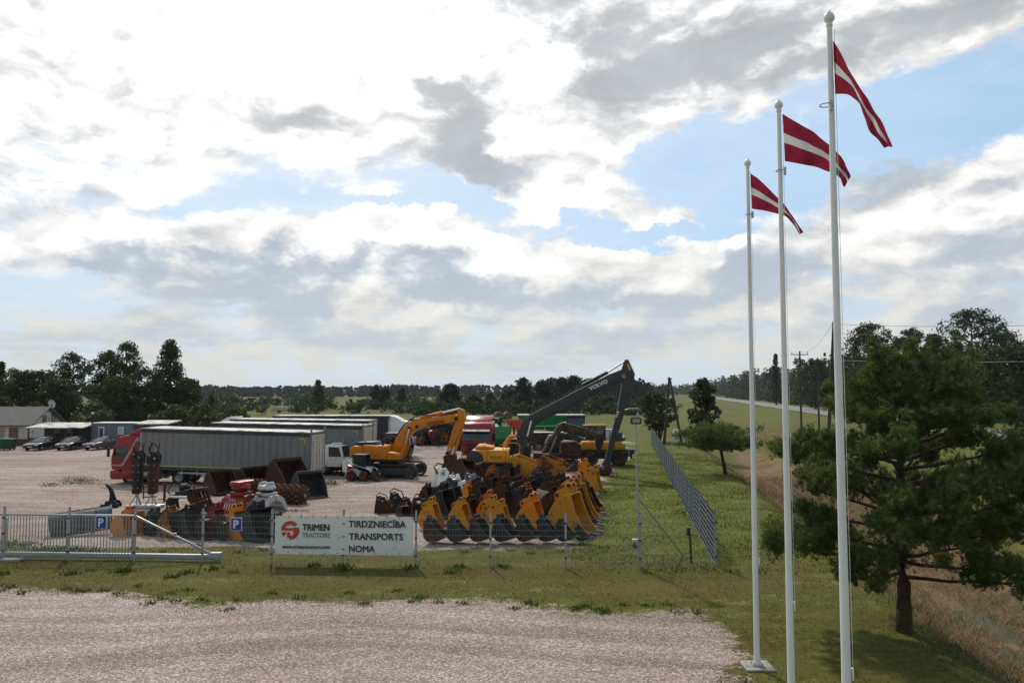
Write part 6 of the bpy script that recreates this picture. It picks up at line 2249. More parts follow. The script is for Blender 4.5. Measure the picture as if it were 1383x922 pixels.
bases = [(5.43, 17.4), (4.84, 13.88), (4.40, 10.62)]
tops = [214, 134, 14]
pole_lab = ['white flagpole on a square concrete plate, farthest and shortest looking of the three', 'white flagpole in the middle of the three, its flag spread widest', 'nearest and tallest looking white flagpole of the three']
flag_lab = ['red white red flag on the farthest flagpole, smallest looking', 'red white red flag on the middle flagpole, spread widest', 'red white red flag on the nearest flagpole, hanging steeply folded']
PX = [1009.5, 1051.5, 1119.5]
for k in range(3):
    bx0, by0 = bases[k]
    # the pole's top decides its place
    zt_ = atd(PX[k], tops[k], by0).z
    xx = atd(PX[k], tops[k], by0).x
    flagpole(pole_lab[k], (xx, by0, hz1(xx, by0)), zt_ - .22)

E = [
    (17.4, [(1013.5, 234), (1026, 243), (1043, 260), (1061, 279), (1075, 297), (1084.5, 314)], [(1015.5, 282), (1028, 284), (1044, 287), (1058, 291), (1070, 302), (1080, 317)], [0, -.05, -.15, -.2, -.25, -.3]),
    (13.88, [(1057, 154), (1080, 168), (1103, 182), (1124, 198), (1140, 219), (1147.5, 238)], [(1060, 218), (1080, 221), (1098, 225), (1118, 232), (1133, 239), (1142, 252)], [0, -.1, -.25, -.3, -.35, -.4]),
    (10.62, [(1125, 55), (1141, 82), (1158, 112), (1176, 142), (1192, 171), (1208, 197)], [(1128, 127), (1143, 128), (1157, 137), (1168, 158), (1180, 182), (1193, 201)], [0, .05, .1, .1, .1, .1]),
]
for k, (d, tp_, bt_, dep) in enumerate(E):
    d = bases[k][1] - .06
    T_ = [atd(px, py, d + dep[i]) for i, (px, py) in enumerate(tp_)]
    B_ = [atd(px, py, d + dep[i] - .12 * i / 5) for i, (px, py) in enumerate(bt_)]
    flag(flag_lab[k], T_, B_, d, k * 2.1 + .6)
    # ring with its weight below the flag
    w = thing('halyard_weight', ['ring and weight on the farthest flagpole below its flag', 'ring and weight on the middle flagpole below its flag', 'ring and weight on the nearest flagpole below its flag'][k], 'weight', atd(*[(1016.5, 290), (1060, 231), (1123, 142)][k], d), 0, 'halyard weights')
    MB().cyl((0, 0, -.07), (0, 0, .07), .026, n=12).build('weight', M['silver'], w, smooth=True)
    tr_ = MB(); tr_.tube([(-.05 + .085 * math.cos(a), .06 + .085 * math.sin(a), .02) for a in [2 * PI * i / 16 for i in range(17)]], .008, 5)
    tr_.build('ring', M['steel'], w)

# ------------------------------------------------------------------ buildings at the left
brickwhite = mat('whitewashed_brick', (.62, .59, .54), .9, var=.25, scale=1.2, dirt=(.20, .12, .085), dirt_amt=.36, dirt_scale=.9, bump=.5)
oldroof = mat('old_asbestos_roof', (.13, .125, .12), .9, var=.25, scale=.8, dirt=(.075, .075, .06), dirt_amt=.4, bump=.4, bscale=12)
shed_grey = mat('grey_container_wall', (.155, .175, .20), .6, var=.1, scale=.6, dirt=(.20, .21, .22), dirt_amt=.25)
dwall = mat('dark_timber_wall', (.04, .042, .048), .7, var=.2)
fencebrown = mat('brown_timber', (.12, .048, .025), .75, var=.3, scale=4)
ply = mat('plywood_board', (.20, .115, .07), .8, var=.2)


def old_house():
    pr = at(69, 600)
    D_ = 86.0
    s = D_ / FPX
    x = lambda px: (px - CX) * s
    z = lambda py: 6 - (py - 527) * s
    t = thing('brick_house', 'old whitewashed brick house with a grey pitched roof and boarded window', 'house', (x(43), D_, 0), R(0))
    x0, x1 = x(-75) - x(43), 0.0
    dep = 8.5
    ze, zr = z(572.5), z(551.5)
    # the long wall faces the camera, the gable faces right
    sk = (x(84) - x(43))               # how far the gable's far corner shows to the right
    wl = MB()
    wl.add([(x0, 0, 0), (x1, 0, 0), (x1, 0, ze), (x0, 0, ze), (x0 - 1.4, dep, 0), (x1 - 1.4, dep, 0), (x1 - 1.4, dep, ze), (x0 - 1.4, dep, ze), (x1 - .7, dep * .5, zr - .12), (x0 - .7, dep * .5, zr - .12)],
           [(0, 1, 2, 3), (1, 5, 6, 8, 2), (5, 4, 7, 6), (4, 0, 3, 9, 7), (0, 4, 5, 1)])
    wl.build('wall', brickwhite, t)
    r = MB()
    kx = -1.4           # the gable recedes to the left of the eye line
    def rp(u, v, dz):      # u along the ridge, v across
        return (u + kx * v, dep * v, dz)
    e = .45
    sl = (zr - ze) / .5
    for (va, vb) in ((-.06, .5), (.5, 1.06)):
        za = ze + sl * (va if va < .5 else 1 - va); zb_ = ze + sl * (vb if vb <= .5 else 1 - vb)
        a = [rp(x0 - e, va, za), rp(x1 + e, va, za), rp(x1 + e, vb, zb_), rp(x0 - e, vb, zb_)]
        b_ = [(p[0], p[1], p[2] + .14) for p in a]
        r.add(a + b_, [(0, 3, 2, 1), (4, 5, 6, 7), (0, 1, 5, 4), (1, 2, 6, 5), (2, 3, 7, 6), (3, 0, 4, 7)])
    rf_ = r.build('roof', oldroof, t)
    MB().box((x(22) - x(43), -.02, z(585)), (1.0, .06, 1.3)).build('boarded_window', ply, t)
    MB().box((x(4) - x(43), -.02, z(585)), (.9, .06, 1.3)).build('boarded_window', mat('pale_board', (.33, .30, .27), .8, var=.2), t)
    b2 = MB(); b2.box(((x0 + x1) / 2, -.04, .35), (x1 - x0 - .02, .08, .7)); b2.build('brick_plinth', mat('bare_brick', (.12, .06, .045), .9, var=.35, scale=2), t)
    MB().box((x1 + kx * .42 + .04, dep * .42, z(567)), (.06, .9, .8), (0, 0, R(0))).build('gable_board', ply, t)
    # dish
    dsh = thing('satellite_dish', 'pale round satellite dish on a mast at the gable of the brick house', 'satellite dish', (x(64), D_ + 1.2, 0))
    MB().cyl((0, 0, z(585)), (0, 0, z(546)), .05, n=8).build('mast', M['dgrey'], dsh)
    dm = MB(Matrix.Translation((0, -.15, z(545.5))) @ Euler((R(-78), 0, R(-8))).to_matrix().to_4x4())
    dm.lathe([(.001, .10), (.2, .09), (.36, .05), (.46, .0), (.47, .02), (.36, .07), (.2, .11), (.001, .12)], 28)
    MB2 = dm.build('dish', M['silver'], dsh, smooth=True)
    MB().bar((0, -.15, z(548)), (0, -.75, z(547)), .04).box((0, -.75, z(546.5)), (.1, .14, .12)).build('receiver_arm', M['black'], dsh)


old_house()


def office():
    D_ = 84.0
    s = D_ / FPX
    x = lambda px: (px - CX) * s
    z = lambda py: 6 - (py - 527) * s
    t = thing('container_office', 'low grey container office with white porch roof and brown timber railing', 'building', (x(125), D_, 0))
    X_ = lambda px: x(px) - x(125)
    MB().box(((X_(126) + X_(182)) / 2, 1.3, z(572) / 2), (X_(182) - X_(126), 2.6, z(572))).build('grey_container', shed_grey, t, bevel=.03)
    MB().box(((X_(126) + X_(182)) / 2, 1.3, z(571)), (X_(182) - X_(126) + .15, 2.75, .10)).build('flat_roof', M['galv'], t)
    MB().box(((X_(60) + X_(125.5)) / 2, 1.6, z(574) / 2), (X_(125.5) - X_(60), 2.4, z(574))).build('dark_wall', dwall, t)
    rf_ = MB(); rf_.prism([(0, z(577)), (0, z(577) + .10), (3.6, z(572) + .10), (3.6, z(572))], X_(50), X_(126))
    for i, v in enumerate(rf_.v): rf_.v[i] = (v[1], v[0] - 1.7, v[2])
    rf_.build('porch_roof', M['roofing'], t)
    for px in (54, 76, 103, 111):
        MB().box((X_(px), -1.55, z(577) / 2), (.12, .12, z(577))).build('porch_post', fencebrown, t)
    rl = MB()
    rl.box(((X_(55) + X_(112)) / 2, -1.55, 1.0), (X_(112) - X_(55), .06, .08))
    for i in range(34):
        xx = X_(55.5) + (X_(111.5) - X_(55.5)) * i / 33
        rl.box((xx, -1.53, .52), (.11, .03, .95))
    rl.build('timber_railing', fencebrown, t)
    for px, w, hh in ((140, .62, 1.15), (166, .6, .8)):
        fr = MB().box((X_(px), -.02, z(583 if px == 140 else 581)), (w, .06, hh)).build('window', M['white'], t)
        MB().box((X_(px), -.055, z(583 if px == 140 else 581)), (w - .22, .03, hh - .25)).build('pane', M['glass'] if px == 140 else M['silver'], fr)
    for px in (78, 95):
        fr = MB().box((X_(px), .36, 1.45), (.7, .06, 1.0)).build('window', M['dgrey'], t)
        MB().box((X_(px), .325, 1.45), (.56, .03, .86)).build('pane', M['glass'], fr)
    MB().box((X_(88), .36, 1.05), (.85, .06, 2.0)).build('door', fencebrown, t)
    MB().cyl((X_(125.5), .3, 0), (X_(125.5), .3, z(559)), .12, n=12).build('chimney_pipe', M['black'], t, smooth=True)
    MB().cyl((X_(125.5), .3, z(559)), (X_(125.5), .3, z(556)), .16, n=12).build('chimney_cap', M['silver'], t)
    # open shed next to it
    t2 = thing('open_shed', 'low open shed with a sloping white roof behind the red truck', 'shed', (x(182), D_ + .3, 0))
    Y_ = lambda px: x(px) - x(182)
    rf2 = MB(); rf2.prism([(-.3, z(573)), (-.3, z(573) + .12), (3.4, z(570) + .12), (3.4, z(570))], Y_(181), Y_(228))
    for i, v in enumerate(rf2.v): rf2.v[i] = (v[1], v[0], v[2])
    rf2.build('roof', M['roofing'], t2)
    for px in (184, 205, 226):
        for yy in (.1, 3.0): MB().box((Y_(px), yy, z(573) / 2), (.12, .12, z(573))).build('post', M['wood'], t2)
    MB().box(((Y_(183) + Y_(226)) / 2, 3.2, z(573) / 2), (Y_(226) - Y_(183), .1, z(573))).build('back_wall', dwall, t2)


office()
p = at(4, 608)
t = thing('waste_container', 'green wheeled waste container standing left of the parked cars', 'bin', (p.x, p.y + .6, 0), R(4))
MB().prism([(-.62, .12), (.62, .12), (.72, 1.05), (-.72, 1.05)], -.5, .5).build('bin_body', mat('bin_green', (.010, .075, .030), .5, var=.2), t, bevel=.04)
MB().box((0, 0, 1.10), (1.5, 1.15, .10)).build('lid', MATS['bin_green'], t, bevel=.03)
for sx_ in (-.5, .5):
    for sy in (-.4, .4): MB().cyl((sx_, sy - .04, .08), (sx_, sy + .04, .08), .08, n=10).build('castor', M['rubber'], t)

# ------------------------------------------------------------------ cabinet, poles, wires, bales
p = at(913, 600)
t = thing('electrical_cabinet', 'white upright electrical cabinet on the grass behind the long fence', 'cabinet', (p.x, p.y, 0))
MB().box((0, 0, .95), (.55, .40, 1.45)).build('housing', M['white'], t, bevel=.02)
MB().box((0, 0, .12), (.58, .42, .24)).build('plinth', M['concrete'], t)
MB().box((0, -.205, .95), (.49, .012, 1.36)).build('door', M['white'], t)
MB().box((.19, -.215, .95), (.03, .02, .12)).build('handle', M['black'], t)

d_ = 88.0
tp_ = atd(904.5, 509, d_)
t = thing('braced_pole', 'wooden power pole leaning together with its brace behind the white cabinet', 'utility pole', (tp_.x, d_, 0))
a, b_ = atd(897, 598, d_), atd(921, 592, d_)
MB().cyl((a.x - tp_.x, 0, 0), (-.05, 0, tp_.z), .17, .12, n=10).build('pole', M['polewood'], t, smooth=True)
MB().cyl((b_.x - tp_.x, .1, 0), (.05, .1, tp_.z - .25), .16, .11, n=10).build('brace', M['polewood'], t, smooth=True)
MB().box((0, 0, tp_.z - .2), (.5, .12, .12)).build('cross_arm', M['dgrey'], t)


def tpole(label, px, ptop, d, lean=0.0, arm=1.6, name='utility_pole'):
    tp_ = atd(px, ptop, d)
    z0 = hz1(tp_.x, d)
    t = thing(name, label, 'utility pole', (tp_.x - lean, d, z0), 0, 'wooden utility poles')
    h = tp_.z - z0
    MB().cyl((0, 0, 0), (lean, 0, h), .15, .10, n=10).build('pole', M['polewood'], t, smooth=True)
    if arm:
        MB().box((lean * .95, 0, h - .45), (arm, .1, .1)).build('cross_arm', M['polewood'], t)
        for s in (-1, 0, 1):
            MB().cyl((lean * .95 + s * arm * .45, 0, h - .4), (lean * .95 + s * arm * .45, 0, h - .12), .05, n=8).build('insulator', M['silver'], t)
    return t, Vector((tp_.x, d, tp_.z))


_, w1 = tpole('wooden utility pole with a cross arm near the road, left of the leaning one', 1080, 474, 100, 0, 2.2)
_, w2 = tpole('wooden utility pole with a cross arm partly behind the tallest looking flagpole', 1104, 483, 112, 0, 2.6)
_, w3 = tpole('dark leaning utility pole just left of the nearest flagpole', 1126, 434, 60, .8, 0)
rr_ = [Vector((46, 22, 12.2)), Vector((46, 20, 10.6))]
for k, (a, b_, lab) in enumerate(((w3 + Vector((0, 0, -.2)), Vector((44, 28, 10.4)), 'upper overhead wire rising to the right from the leaning pole'), (w3 + Vector((0, 0, -.9)), Vector((44, 27, 9.55)), 'middle overhead wire running right over the tall trees'), (w2 + Vector((1, 0, -.3)), Vector((62, 34, 9.0)), 'lower overhead wire crossing in front of the right hand trees'), (w1, w3, 'overhead wire between the road pole and the leaning pole'))):
    pts = [a.lerp(b_, i / 14) - Vector((0, 0, .9 * 4 * (i / 14) * (1 - i / 14))) for i in range(15)]
    o = MB().tube(pts, .014, 4).build('overhead_wire', M['dgrey'])
    tag(o, lab, 'wire', 'overhead wires')
for px, py, lab in ((972.5, 558, 'thin dark roadside post near the bend of the far road'), (1092, 590, 'thin roadside post beside the left edge of the large pine'), (1060, 566, 'thin roadside post between the two farther flagpoles')):
    p = at(px, py)
    t = thing('roadside_post', lab, 'post', (p.x, p.y, hz1(p.x, p.y)), 0, 'roadside posts')
    MB().box((0, 0, .75), (.12, .08, 1.5)).build('stake', M['dgrey'], t)
    MB().box((0, -.045, 1.3), (.1, .01, .18)).build('reflector', M['white'], t)
for px, lab in ((673, 'brown round hay bale in the meadow, left one of the pair'), (685, 'brown round hay bale in the meadow, right one of the pair')):
    p = at(px, 567.5)
    t = thing('hay_bale', lab, 'hay bale', (p.x, p.y, 0), R(20), 'round hay bales')
    hay = mat('hay', (.17, .11, .055), .95, var=.4, scale=3, bump=.5)
    MB().lathe([(.001, -.75), (.80, -.75), (.88, -.65), (.88, .65), (.80, .75), (.001, .75)], 22, 'y').build('bale_roll', hay, t, smooth=True)
    t.location.z = .86
p = at(556, 559)
for px, lab, m in ((553, 'pale machine far out in the meadow above the white cab', 'silver'), (377, 'tiny pale and brown trailer far out in the meadow beyond the trailers', 'cream')):
    p = at(px, 557.5)
    t = thing('farm_trailer', lab, 'trailer', (p.x, p.y, 0), R(12), 'machines far out in the meadow')
    MB().prism([(-2, .7), (2, .7), (2.1, 1.7), (-2.1, 1.7)], -.9, .9).build('load_box', M[m], t)
    MB().box((0, 0, .6), (4.2, .8, .15)).build('chassis', M['rust'], t)
    for s in (-1, 1): wheel(t, 0, s * .85, .4, .25, M['grey'])
p = at(391, 560)
t = thing('field_mast', 'thin pale mast standing in the meadow beyond the trailers', 'mast', (p.x, p.y, 0))
MB().cyl((0, 0, 0), (0, 0, 4.1), .06, .04, n=8).build('mast', M['galv'], t)
MB().box((0, 0, 4.1), (.5, .1, .08)).build('head', M['galv'], t)
# ------------------------------------------------------------------ trees
def leaf_mat(name, cols, trans=.22, rough=.6, nscale=.6):
    m = bpy.data.materials.new(name)
    m.use_nodes = True
    q = NG(m.node_tree)
    b = q.n['Principled BSDF']
    ge = q.new('ShaderNodeNewGeometry')
    n = q.noise(ge.outputs['Position'], nscale, 3, .6)
    v = q.math('MULTIPLY_ADD', q.math('SUBTRACT', n, .5), 1.6, q.math('MULTIPLY_ADD', ge.outputs['Random Per Island'], .7, .15))
    cr = q.new('ShaderNodeValToRGB')
    els = cr.color_ramp.elements
    els[0].position = 0; els[0].color = (*cols[0], 1)
    els[1].position = 1; els[1].color = (*cols[-1], 1)
    for i, c in enumerate(cols[1:-1]):
        e = els.new((i + 1) / (len(cols) - 1)); e.color = (*c, 1)
    q.l.new(v, cr.inputs[0])
    q.l.new(cr.outputs[0], b.inputs['Base Color'])
    b.inputs['Roughness'].default_value = rough
    b.inputs['Specular IOR Level'].default_value = .25
    tr = q.new('ShaderNodeBsdfTranslucent')
    q.l.new(cr.outputs[0], tr.inputs[0])
    mx = q.new('ShaderNodeMixShader'); mx.inputs[0].default_value = trans
    q.l.new(b.outputs[0], mx.inputs[1]); q.l.new(tr.outputs[0], mx.inputs[2])
    q.l.new(mx.outputs[0], q.n['Material Output'].inputs[0])
    return m


LM = dict(
    dark=leaf_mat('dark_leaves', [(.022, .038, .009), (.042, .064, .013), (.078, .102, .022)]),
    mid=leaf_mat('leaves', [(.022, .042, .007), (.038, .064, .010), (.062, .088, .016)]),
    lush=leaf_mat('bush_leaves', [(.040, .062, .012), (.066, .088, .018), (.10, .115, .026)]),
    spruce=leaf_mat('spruce_needles', [(.009, .022, .008), (.017, .034, .010), (.030, .050, .015)], .08),
    far=leaf_mat('far_wood_leaves', [(.013, .026, .012), (.020, .036, .015), (.030, .046, .018)], .1, .8, .03),
    pine=leaf_mat('pine_needles', [(.030, .064, .018), (.066, .112, .024), (.120, .165, .034), (.185, .205, .05)], .42, .5, 1.1),
)
bark = mat('tree_bark', (.060, .045, .034), .95, var=.45, scale=6, dirt=(.10, .085, .065), dirt_amt=.35, dirt_scale=5, bump=.8, bscale=18)
pinebark = mat('pine_bark', (.085, .048, .030), .95, var=.5, scale=7, dirt=(.045, .033, .026), dirt_amt=.45, dirt_scale=6, bump=1.0, bscale=16)


def rand_dirs(rg, n):
    v = rg.normal(size=(n, 3))
    return v / np.linalg.norm(v, axis=1, keepdims=True)


def leaf_cloud(C, Rr, n_per, size, rg, flat=.75, up=.0):
    C = np.repeat(np.asarray(C), n_per, 0)
    r = np.repeat(np.asarray(Rr), n_per)
    n = len(C)
    P = C + rand_dirs(rg, n) * (r * rg.random(n) ** .45)[:, None] * np.array([1, 1, flat])
    u = rand_dirs(rg, n)
    w = rand_dirs(rg, n); w[:, 2] += up
    v = np.cross(u, w); v /= (np.linalg.norm(v, axis=1, keepdims=True) + 1e-9)
    s = size * rg.uniform(.6, 1.35, n)[:, None]
    V = np.concatenate([P - u * s * .55, P + v * s * .36, P + u * s * .55, P - v * s * .36])
    i = np.arange(n)
    return V, np.stack([i, i + n, i + 2 * n, i + 3 * n], 1)


ENV = {
    'round': lambda h: np.sqrt(np.clip(1 - ((h - .52) / .50) ** 2, 0, 1)),
    'oval': lambda h: np.sqrt(np.clip(1 - ((h - .45) / .56) ** 2, 0, 1)) * (1.05 - .35 * h),
    'poplar': lambda h: np.clip((1.02 - h) ** .75, 0, 1) * np.clip(h * 5 + .45, 0, 1) * .95,
    'spruce': lambda h: np.clip(1.0 - h, 0, 1) ** .9 * np.clip(h * 9, .5, 1),
    'bush': lambda h: np.sqrt(np.clip(1 - h ** 2.2, 0, 1)),
    'airy': lambda h: np.sqrt(np.clip(1 - ((h - .50) / .54) ** 2, 0, 1)) * (.72 + .28 * np.sin(h * 17)),
}


def crown_clumps(rg, shape, n, h0, h1, rad, lean=(0, 0), squash=1.0):
    h = rg.random(n) ** (.85 if shape != 'spruce' else 1.25)
    e = ENV[shape](h)
    a = rg.uniform(0, 2 * PI, n)
    rr = e * rad * np.sqrt(rg.uniform(.12, 1.0, n)) * (1 + .22 * np.sin(3 * a + 5 * h))
    z = h0 + (h1 - h0) * h
    return np.stack([rr * np.cos(a) + lean[0] * h, rr * np.sin(a) * squash + lean[1] * h, z], 1), e


def tree(name, label, loc, H_, rad, shape, lm, group=None, n_cl=90, n_leaf=26, size=.32, base=.18, seed=1, trunk=True, cr=.16, cat='tree', bm=None, stems=1):
    rg = np.random.default_rng(seed)
    t = thing(name, label, cat, loc, 0, group)
    C_, e = crown_clumps(rg, shape, n_cl, H_ * base, H_ * .96, rad)
    Rr = rad * cr * rg.uniform(.6, 1.4, n_cl) + .12
    V, Fq = leaf_cloud(C_, Rr, n_leaf, size, rg)
    link('crown', np_mesh('crown', V, Fq, lm), t)
    if trunk:
        mb = MB()
        for s in range(stems):
            ox, oy = (rg.uniform(-.25, .25), rg.uniform(-.2, .2)) if stems > 1 else (0, 0)
            tr0 = max(.07, H_ * .018)
            top = H_ * .86
            pts = [Vector((ox + rg.normal(0, .10) * k / 3, oy + rg.normal(0, .10) * k / 3, -.1 + (top + .1) * k / 5)) for k in range(6)]
            if stems > 1:
                for k, p in enumerate(pts): p.x += ox * k * .9; p.y += oy * k * .9
            mb.tube(pts, [tr0 * (1.25 - .21 * k) for k in range(6)], 8)
            pick = rg.choice(n_cl, min(n_cl, 26), replace=False)
            for i in pick:
                c = Vector(C_[i])
                zs = max(H_ * base * .7, c.z - rg.uniform(.25, .55) * max(.4, math.hypot(c.x, c.y)) - .2)
                f = min(max((zs + .1) / (top + .1) * 5, 0), 4.99)
                a = pts[int(f)].lerp(pts[int(f) + 1], f - int(f))
                m_ = a.lerp(c, .55) + Vector((0, 0, -.06 * (c - a).length))
                mb.tube([a, m_, c], [tr0 * .42, tr0 * .26, tr0 * .10], 5)
        mb.build('trunk', bm or bark, t, recalc=False, smooth=True)
    return t


def tree_px(name, label, px, ptop, d, hw, shape, lm, group=None, **k):
    """a tree whose top shows at (px, ptop) when it stands d metres out; hw: half width in photo pixels"""
    tp_ = atd(px, ptop, d)
    z0 = hz1(tp_.x, d)
    return tree(name, label, (tp_.x, d, z0), (tp_.z - z0), hw * d / FPX, shape, lm, group, **k)


GL = 'trees behind the buildings on the left'
big = dict(n_cl=150, n_leaf=46, size=.30, cr=.22)
tree_px('birch_tree', 'thin pointed tree at the very left edge behind the brick house', 2, 486, 108, 14, 'poplar', LM['dark'], GL, seed=11, base=.1, n_cl=110, n_leaf=40, size=.26, cr=.2)
tree_px('broadleaf_tree', 'low dark round tree behind the brick house roof, left one', 24, 498, 104, 30, 'round', LM['dark'], GL, seed=12, base=.08, **big)
tree_px('broadleaf_tree', 'low dark round tree behind the satellite dish', 58, 500, 106, 31, 'round', LM['dark'], GL, seed=13, base=.06, **big)
tree_px('birch_tree', 'tall airy tree with a ragged top between the dish and the twin topped tree', 98, 475, 112, 30, 'airy', LM['dark'], GL, seed=14, base=.08, n_cl=150, n_leaf=40, size=.27, cr=.19)
tree_px('birch_tree', 'broad airy tree with twin tops behind the grey container, its left top', 144, 473, 110, 30, 'airy', LM['dark'], GL, seed=15, base=.06, n_cl=160, n_leaf=42, size=.27, cr=.19)
tree_px('birch_tree', 'tallest part of the twin topped airy group behind the grey container', 172, 461, 112, 31, 'airy', LM['dark'], GL, seed=16, base=.06, n_cl=165, n_leaf=42, size=.27, cr=.19)
tree_px('poplar_tree', 'tall dense pointed tree standing right of the airy group', 231, 457, 110, 38, 'poplar', LM['dark'], GL, seed=17, base=.05, n_cl=230, n_leaf=44, size=.27, cr=.16)
tree_px('broadleaf_tree', 'dark filling tree between the airy group and the pointed tree', 199, 497, 106, 30, 'round', LM['dark'], GL, seed=18, base=.03, **big)
tree_px('broadleaf_tree', 'dark low tree behind the porch roof', 80, 512, 103, 28, 'round', LM['dark'], GL, seed=19, base=.03, **big)
tree_px('broadleaf_tree', 'dark low tree behind the right end of the grey container', 160, 508, 103, 34, 'round', LM['dark'], GL, seed=20, base=.03, **big)
tree_px('broadleaf_tree', 'dark low tree under the pointed tree, above the open shed', 249, 509, 108, 24, 'round', LM['dark'], GL, seed=21, base=.03, **big)
tree_px('young_tree', 'small dark tree at the right end of the left hand group', 266, 513, 125, 9, 'poplar', LM['dark'], GL, seed=22, base=.08, n_cl=60, n_leaf=22, size=.34)
tree_px('young_tree', 'small dark tree alone just right of the left hand group', 285, 532, 150, 6, 'oval', LM['dark'], GL, seed=23, base=.1, n_cl=50, n_leaf=20, size=.36)
for i, (px, top, hw, d, lab) in enumerate([(128, 543, 32, 93, 'round bright green bush right behind the office chimney'), (238, 546, 30, 100, 'bright green bush left of a pair above the first trailer'), (275, 545, 26, 103, 'bright green bush right of a pair above the first trailer'), (318, 551, 26, 112, 'low yellow green bush above the front of the second trailer'), (4, 535, 20, 98, 'yellow green bush at the left edge behind the brick house'), (50, 542, 22, 97, 'yellow green bush behind the brick house gable')]):
    tree_px('bush', lab, px, top, d, hw, 'bush', LM['lush'], 'bushes behind the yard', seed=40 + i, base=.0, n_cl=120, n_leaf=28, size=.26, cr=.15, trunk=True, cat='bush', stems=3)

GM = 'trees out in the meadow'
MT = [(430, 514, 230, 12, 'poplar', 'slender pointed tree alone above the trailers'), (508, 520, 250, 9, 'oval', 'dark tree left of a close pair above the farthest trailer'), (521, 523, 252, 8, 'oval', 'dark tree right of a close pair above the farthest trailer'), (543, 524, 255, 7, 'oval', 'small dark tree right of the close pair above the white cab'),
      (609, 518, 205, 16, 'oval', 'dark dense tree just above the bend of the orange boom'), (641, 533, 215, 9, 'round', 'low dark tree right of the orange boom'), (662, 531, 235, 8, 'oval', 'small dark tree halfway between two dense ones'), (707, 510, 215, 18, 'oval', 'large dark conifer shaped tree left of a pair above the yellow hood'), (733, 513, 220, 15, 'oval', 'large dark tree right of a pair above the yellow hood'),
      (690, 525, 222, 14, 'round', 'dark lower tree at the left foot of the large dark pair'), (758, 509, 240, 15, 'oval', 'dark tree left of the group behind the long boom'), (776, 507, 242, 17, 'oval', 'dark tree in the middle of the group behind the long boom'), (795, 511, 245, 13, 'oval', 'dark tree right of the group behind the long boom'), (822, 535, 225, 10, 'round', 'low bush like tree below the long boom lettering')]
for i, (px, top, d, hw, sh, lab) in enumerate(MT):
    tree_px('meadow_tree', lab, px, top, d, hw, sh, LM['spruce'] if sh == 'oval' else LM['dark'], GM, seed=60 + i, base=.02, n_cl=110, n_leaf=34, size=.48, cr=.24)

# hedgerows and far woods read as masses
def wood(name, items, lm, seed, n_cl, n_leaf, size, shapes=('oval', 'spruce', 'round')):
    rg = np.random.default_rng(seed)
    Vs, Fs, o = [], [], 0
    for x, y, h, r in items:
        sh = shapes[rg.integers(len(shapes))]
        C_, e = crown_clumps(rg, sh, n_cl, h * .02, h * .95, r)
        V, Fq = leaf_cloud(C_ + np.array([x, y, hz1(x, y)]), r * .24 * rg.uniform(.6, 1.4, n_cl), n_leaf, size, rg)
        Vs.append(V); Fs.append(Fq + o); o += len(V)
    return tag(link(name, np_mesh(name, np.concatenate(Vs), np.concatenate(Fs), lm)), kind='stuff')


r_ = np.random.default_rng(5)
it = []
for i in range(150):
    px = r_.uniform(270, 880)
    d = r_.uniform(190, 300)
    it.append(((px - CX) / FPX * d, d, r_.uniform(1.6, 4.2), r_.uniform(1.6, 4.0)))
for i in range(60):
    px = r_.uniform(560, 880); d = r_.uniform(185, 215)
    it.append(((px - CX) / FPX * d, d, r_.uniform(1.5, 3.4), r_.uniform(1.6, 3.2)))
wood('hedgerow_shrubbery', it, LM['mid'], 6, 20, 26, .42, ('bush', 'round', 'bush'))
it = []
for i in range(70):
    px = r_.uniform(270, 880); d = r_.uniform(310, 520)
    it.append(((px - CX) / FPX * d, d, r_.uniform(2, 5.5), r_.uniform(3, 7)))
wood('far_shrubbery', it, LM['mid'], 7, 16, 20, .8, ('bush', 'round'))
it = []
for i in range(560):
    px = r_.uniform(150, 900); d = r_.uniform(700, 860)
    it.append(((px - CX) / FPX * d, d, r_.uniform(9.2, 11.2) * (1 + .05 * math.sin(px * .013) + .06 * math.sin(px * .05)), r_.uniform(3, 5)))
for i in range(170):
    px = r_.uniform(-500, 150); d = r_.uniform(500, 800)
    it.append(((px - CX) / FPX * d, d, r_.uniform(9, 13), r_.uniform(3, 6)))
wood('far_forest', it, LM['far'], 8, 22, 14, 1.5)
it = []
for i in range(150):
    px = r_.uniform(738, 876); d = r_.uniform(430, 520)
    it.append(((px - CX) / FPX * d, d, r_.uniform(11.5, 14.0), r_.uniform(2.6, 4.2)))
wood('forest_block', it, LM['far'], 9, 26, 18, 1.1)
it = []
for i in range(150):      # beyond the end of the visible road
    px = r_.uniform(860, 960); d = r_.uniform(900, 1500)
    it.append(((px - CX) / FPX * d, d, r_.uniform(8, 16), r_.uniform(5, 8)))
for i in range(420):      # along the far side of the road
    y = 250 + 950 * r_.random() ** 1.6
    off = r_.uniform(20, 75)
    it.append((road_c(y) + off, y, r_.uniform(17, 24) * min(1, .72 + off / 120), r_.uniform(2.8, 4.6)))
wood('roadside_forest', it, LM['dark'], 10, 30, 20, .8)
it = []
for i in range(190):
    y = 60 + 640 * r_.random() ** 1.5
    it.append((road_c(y) + r_.uniform(14, 24), y, r_.uniform(1.0, 3.8), r_.uniform(1.6, 3.4)))
wood('roadside_shrubbery', it, LM['mid'], 11, 14, 16, .7, ('bush', 'round'))

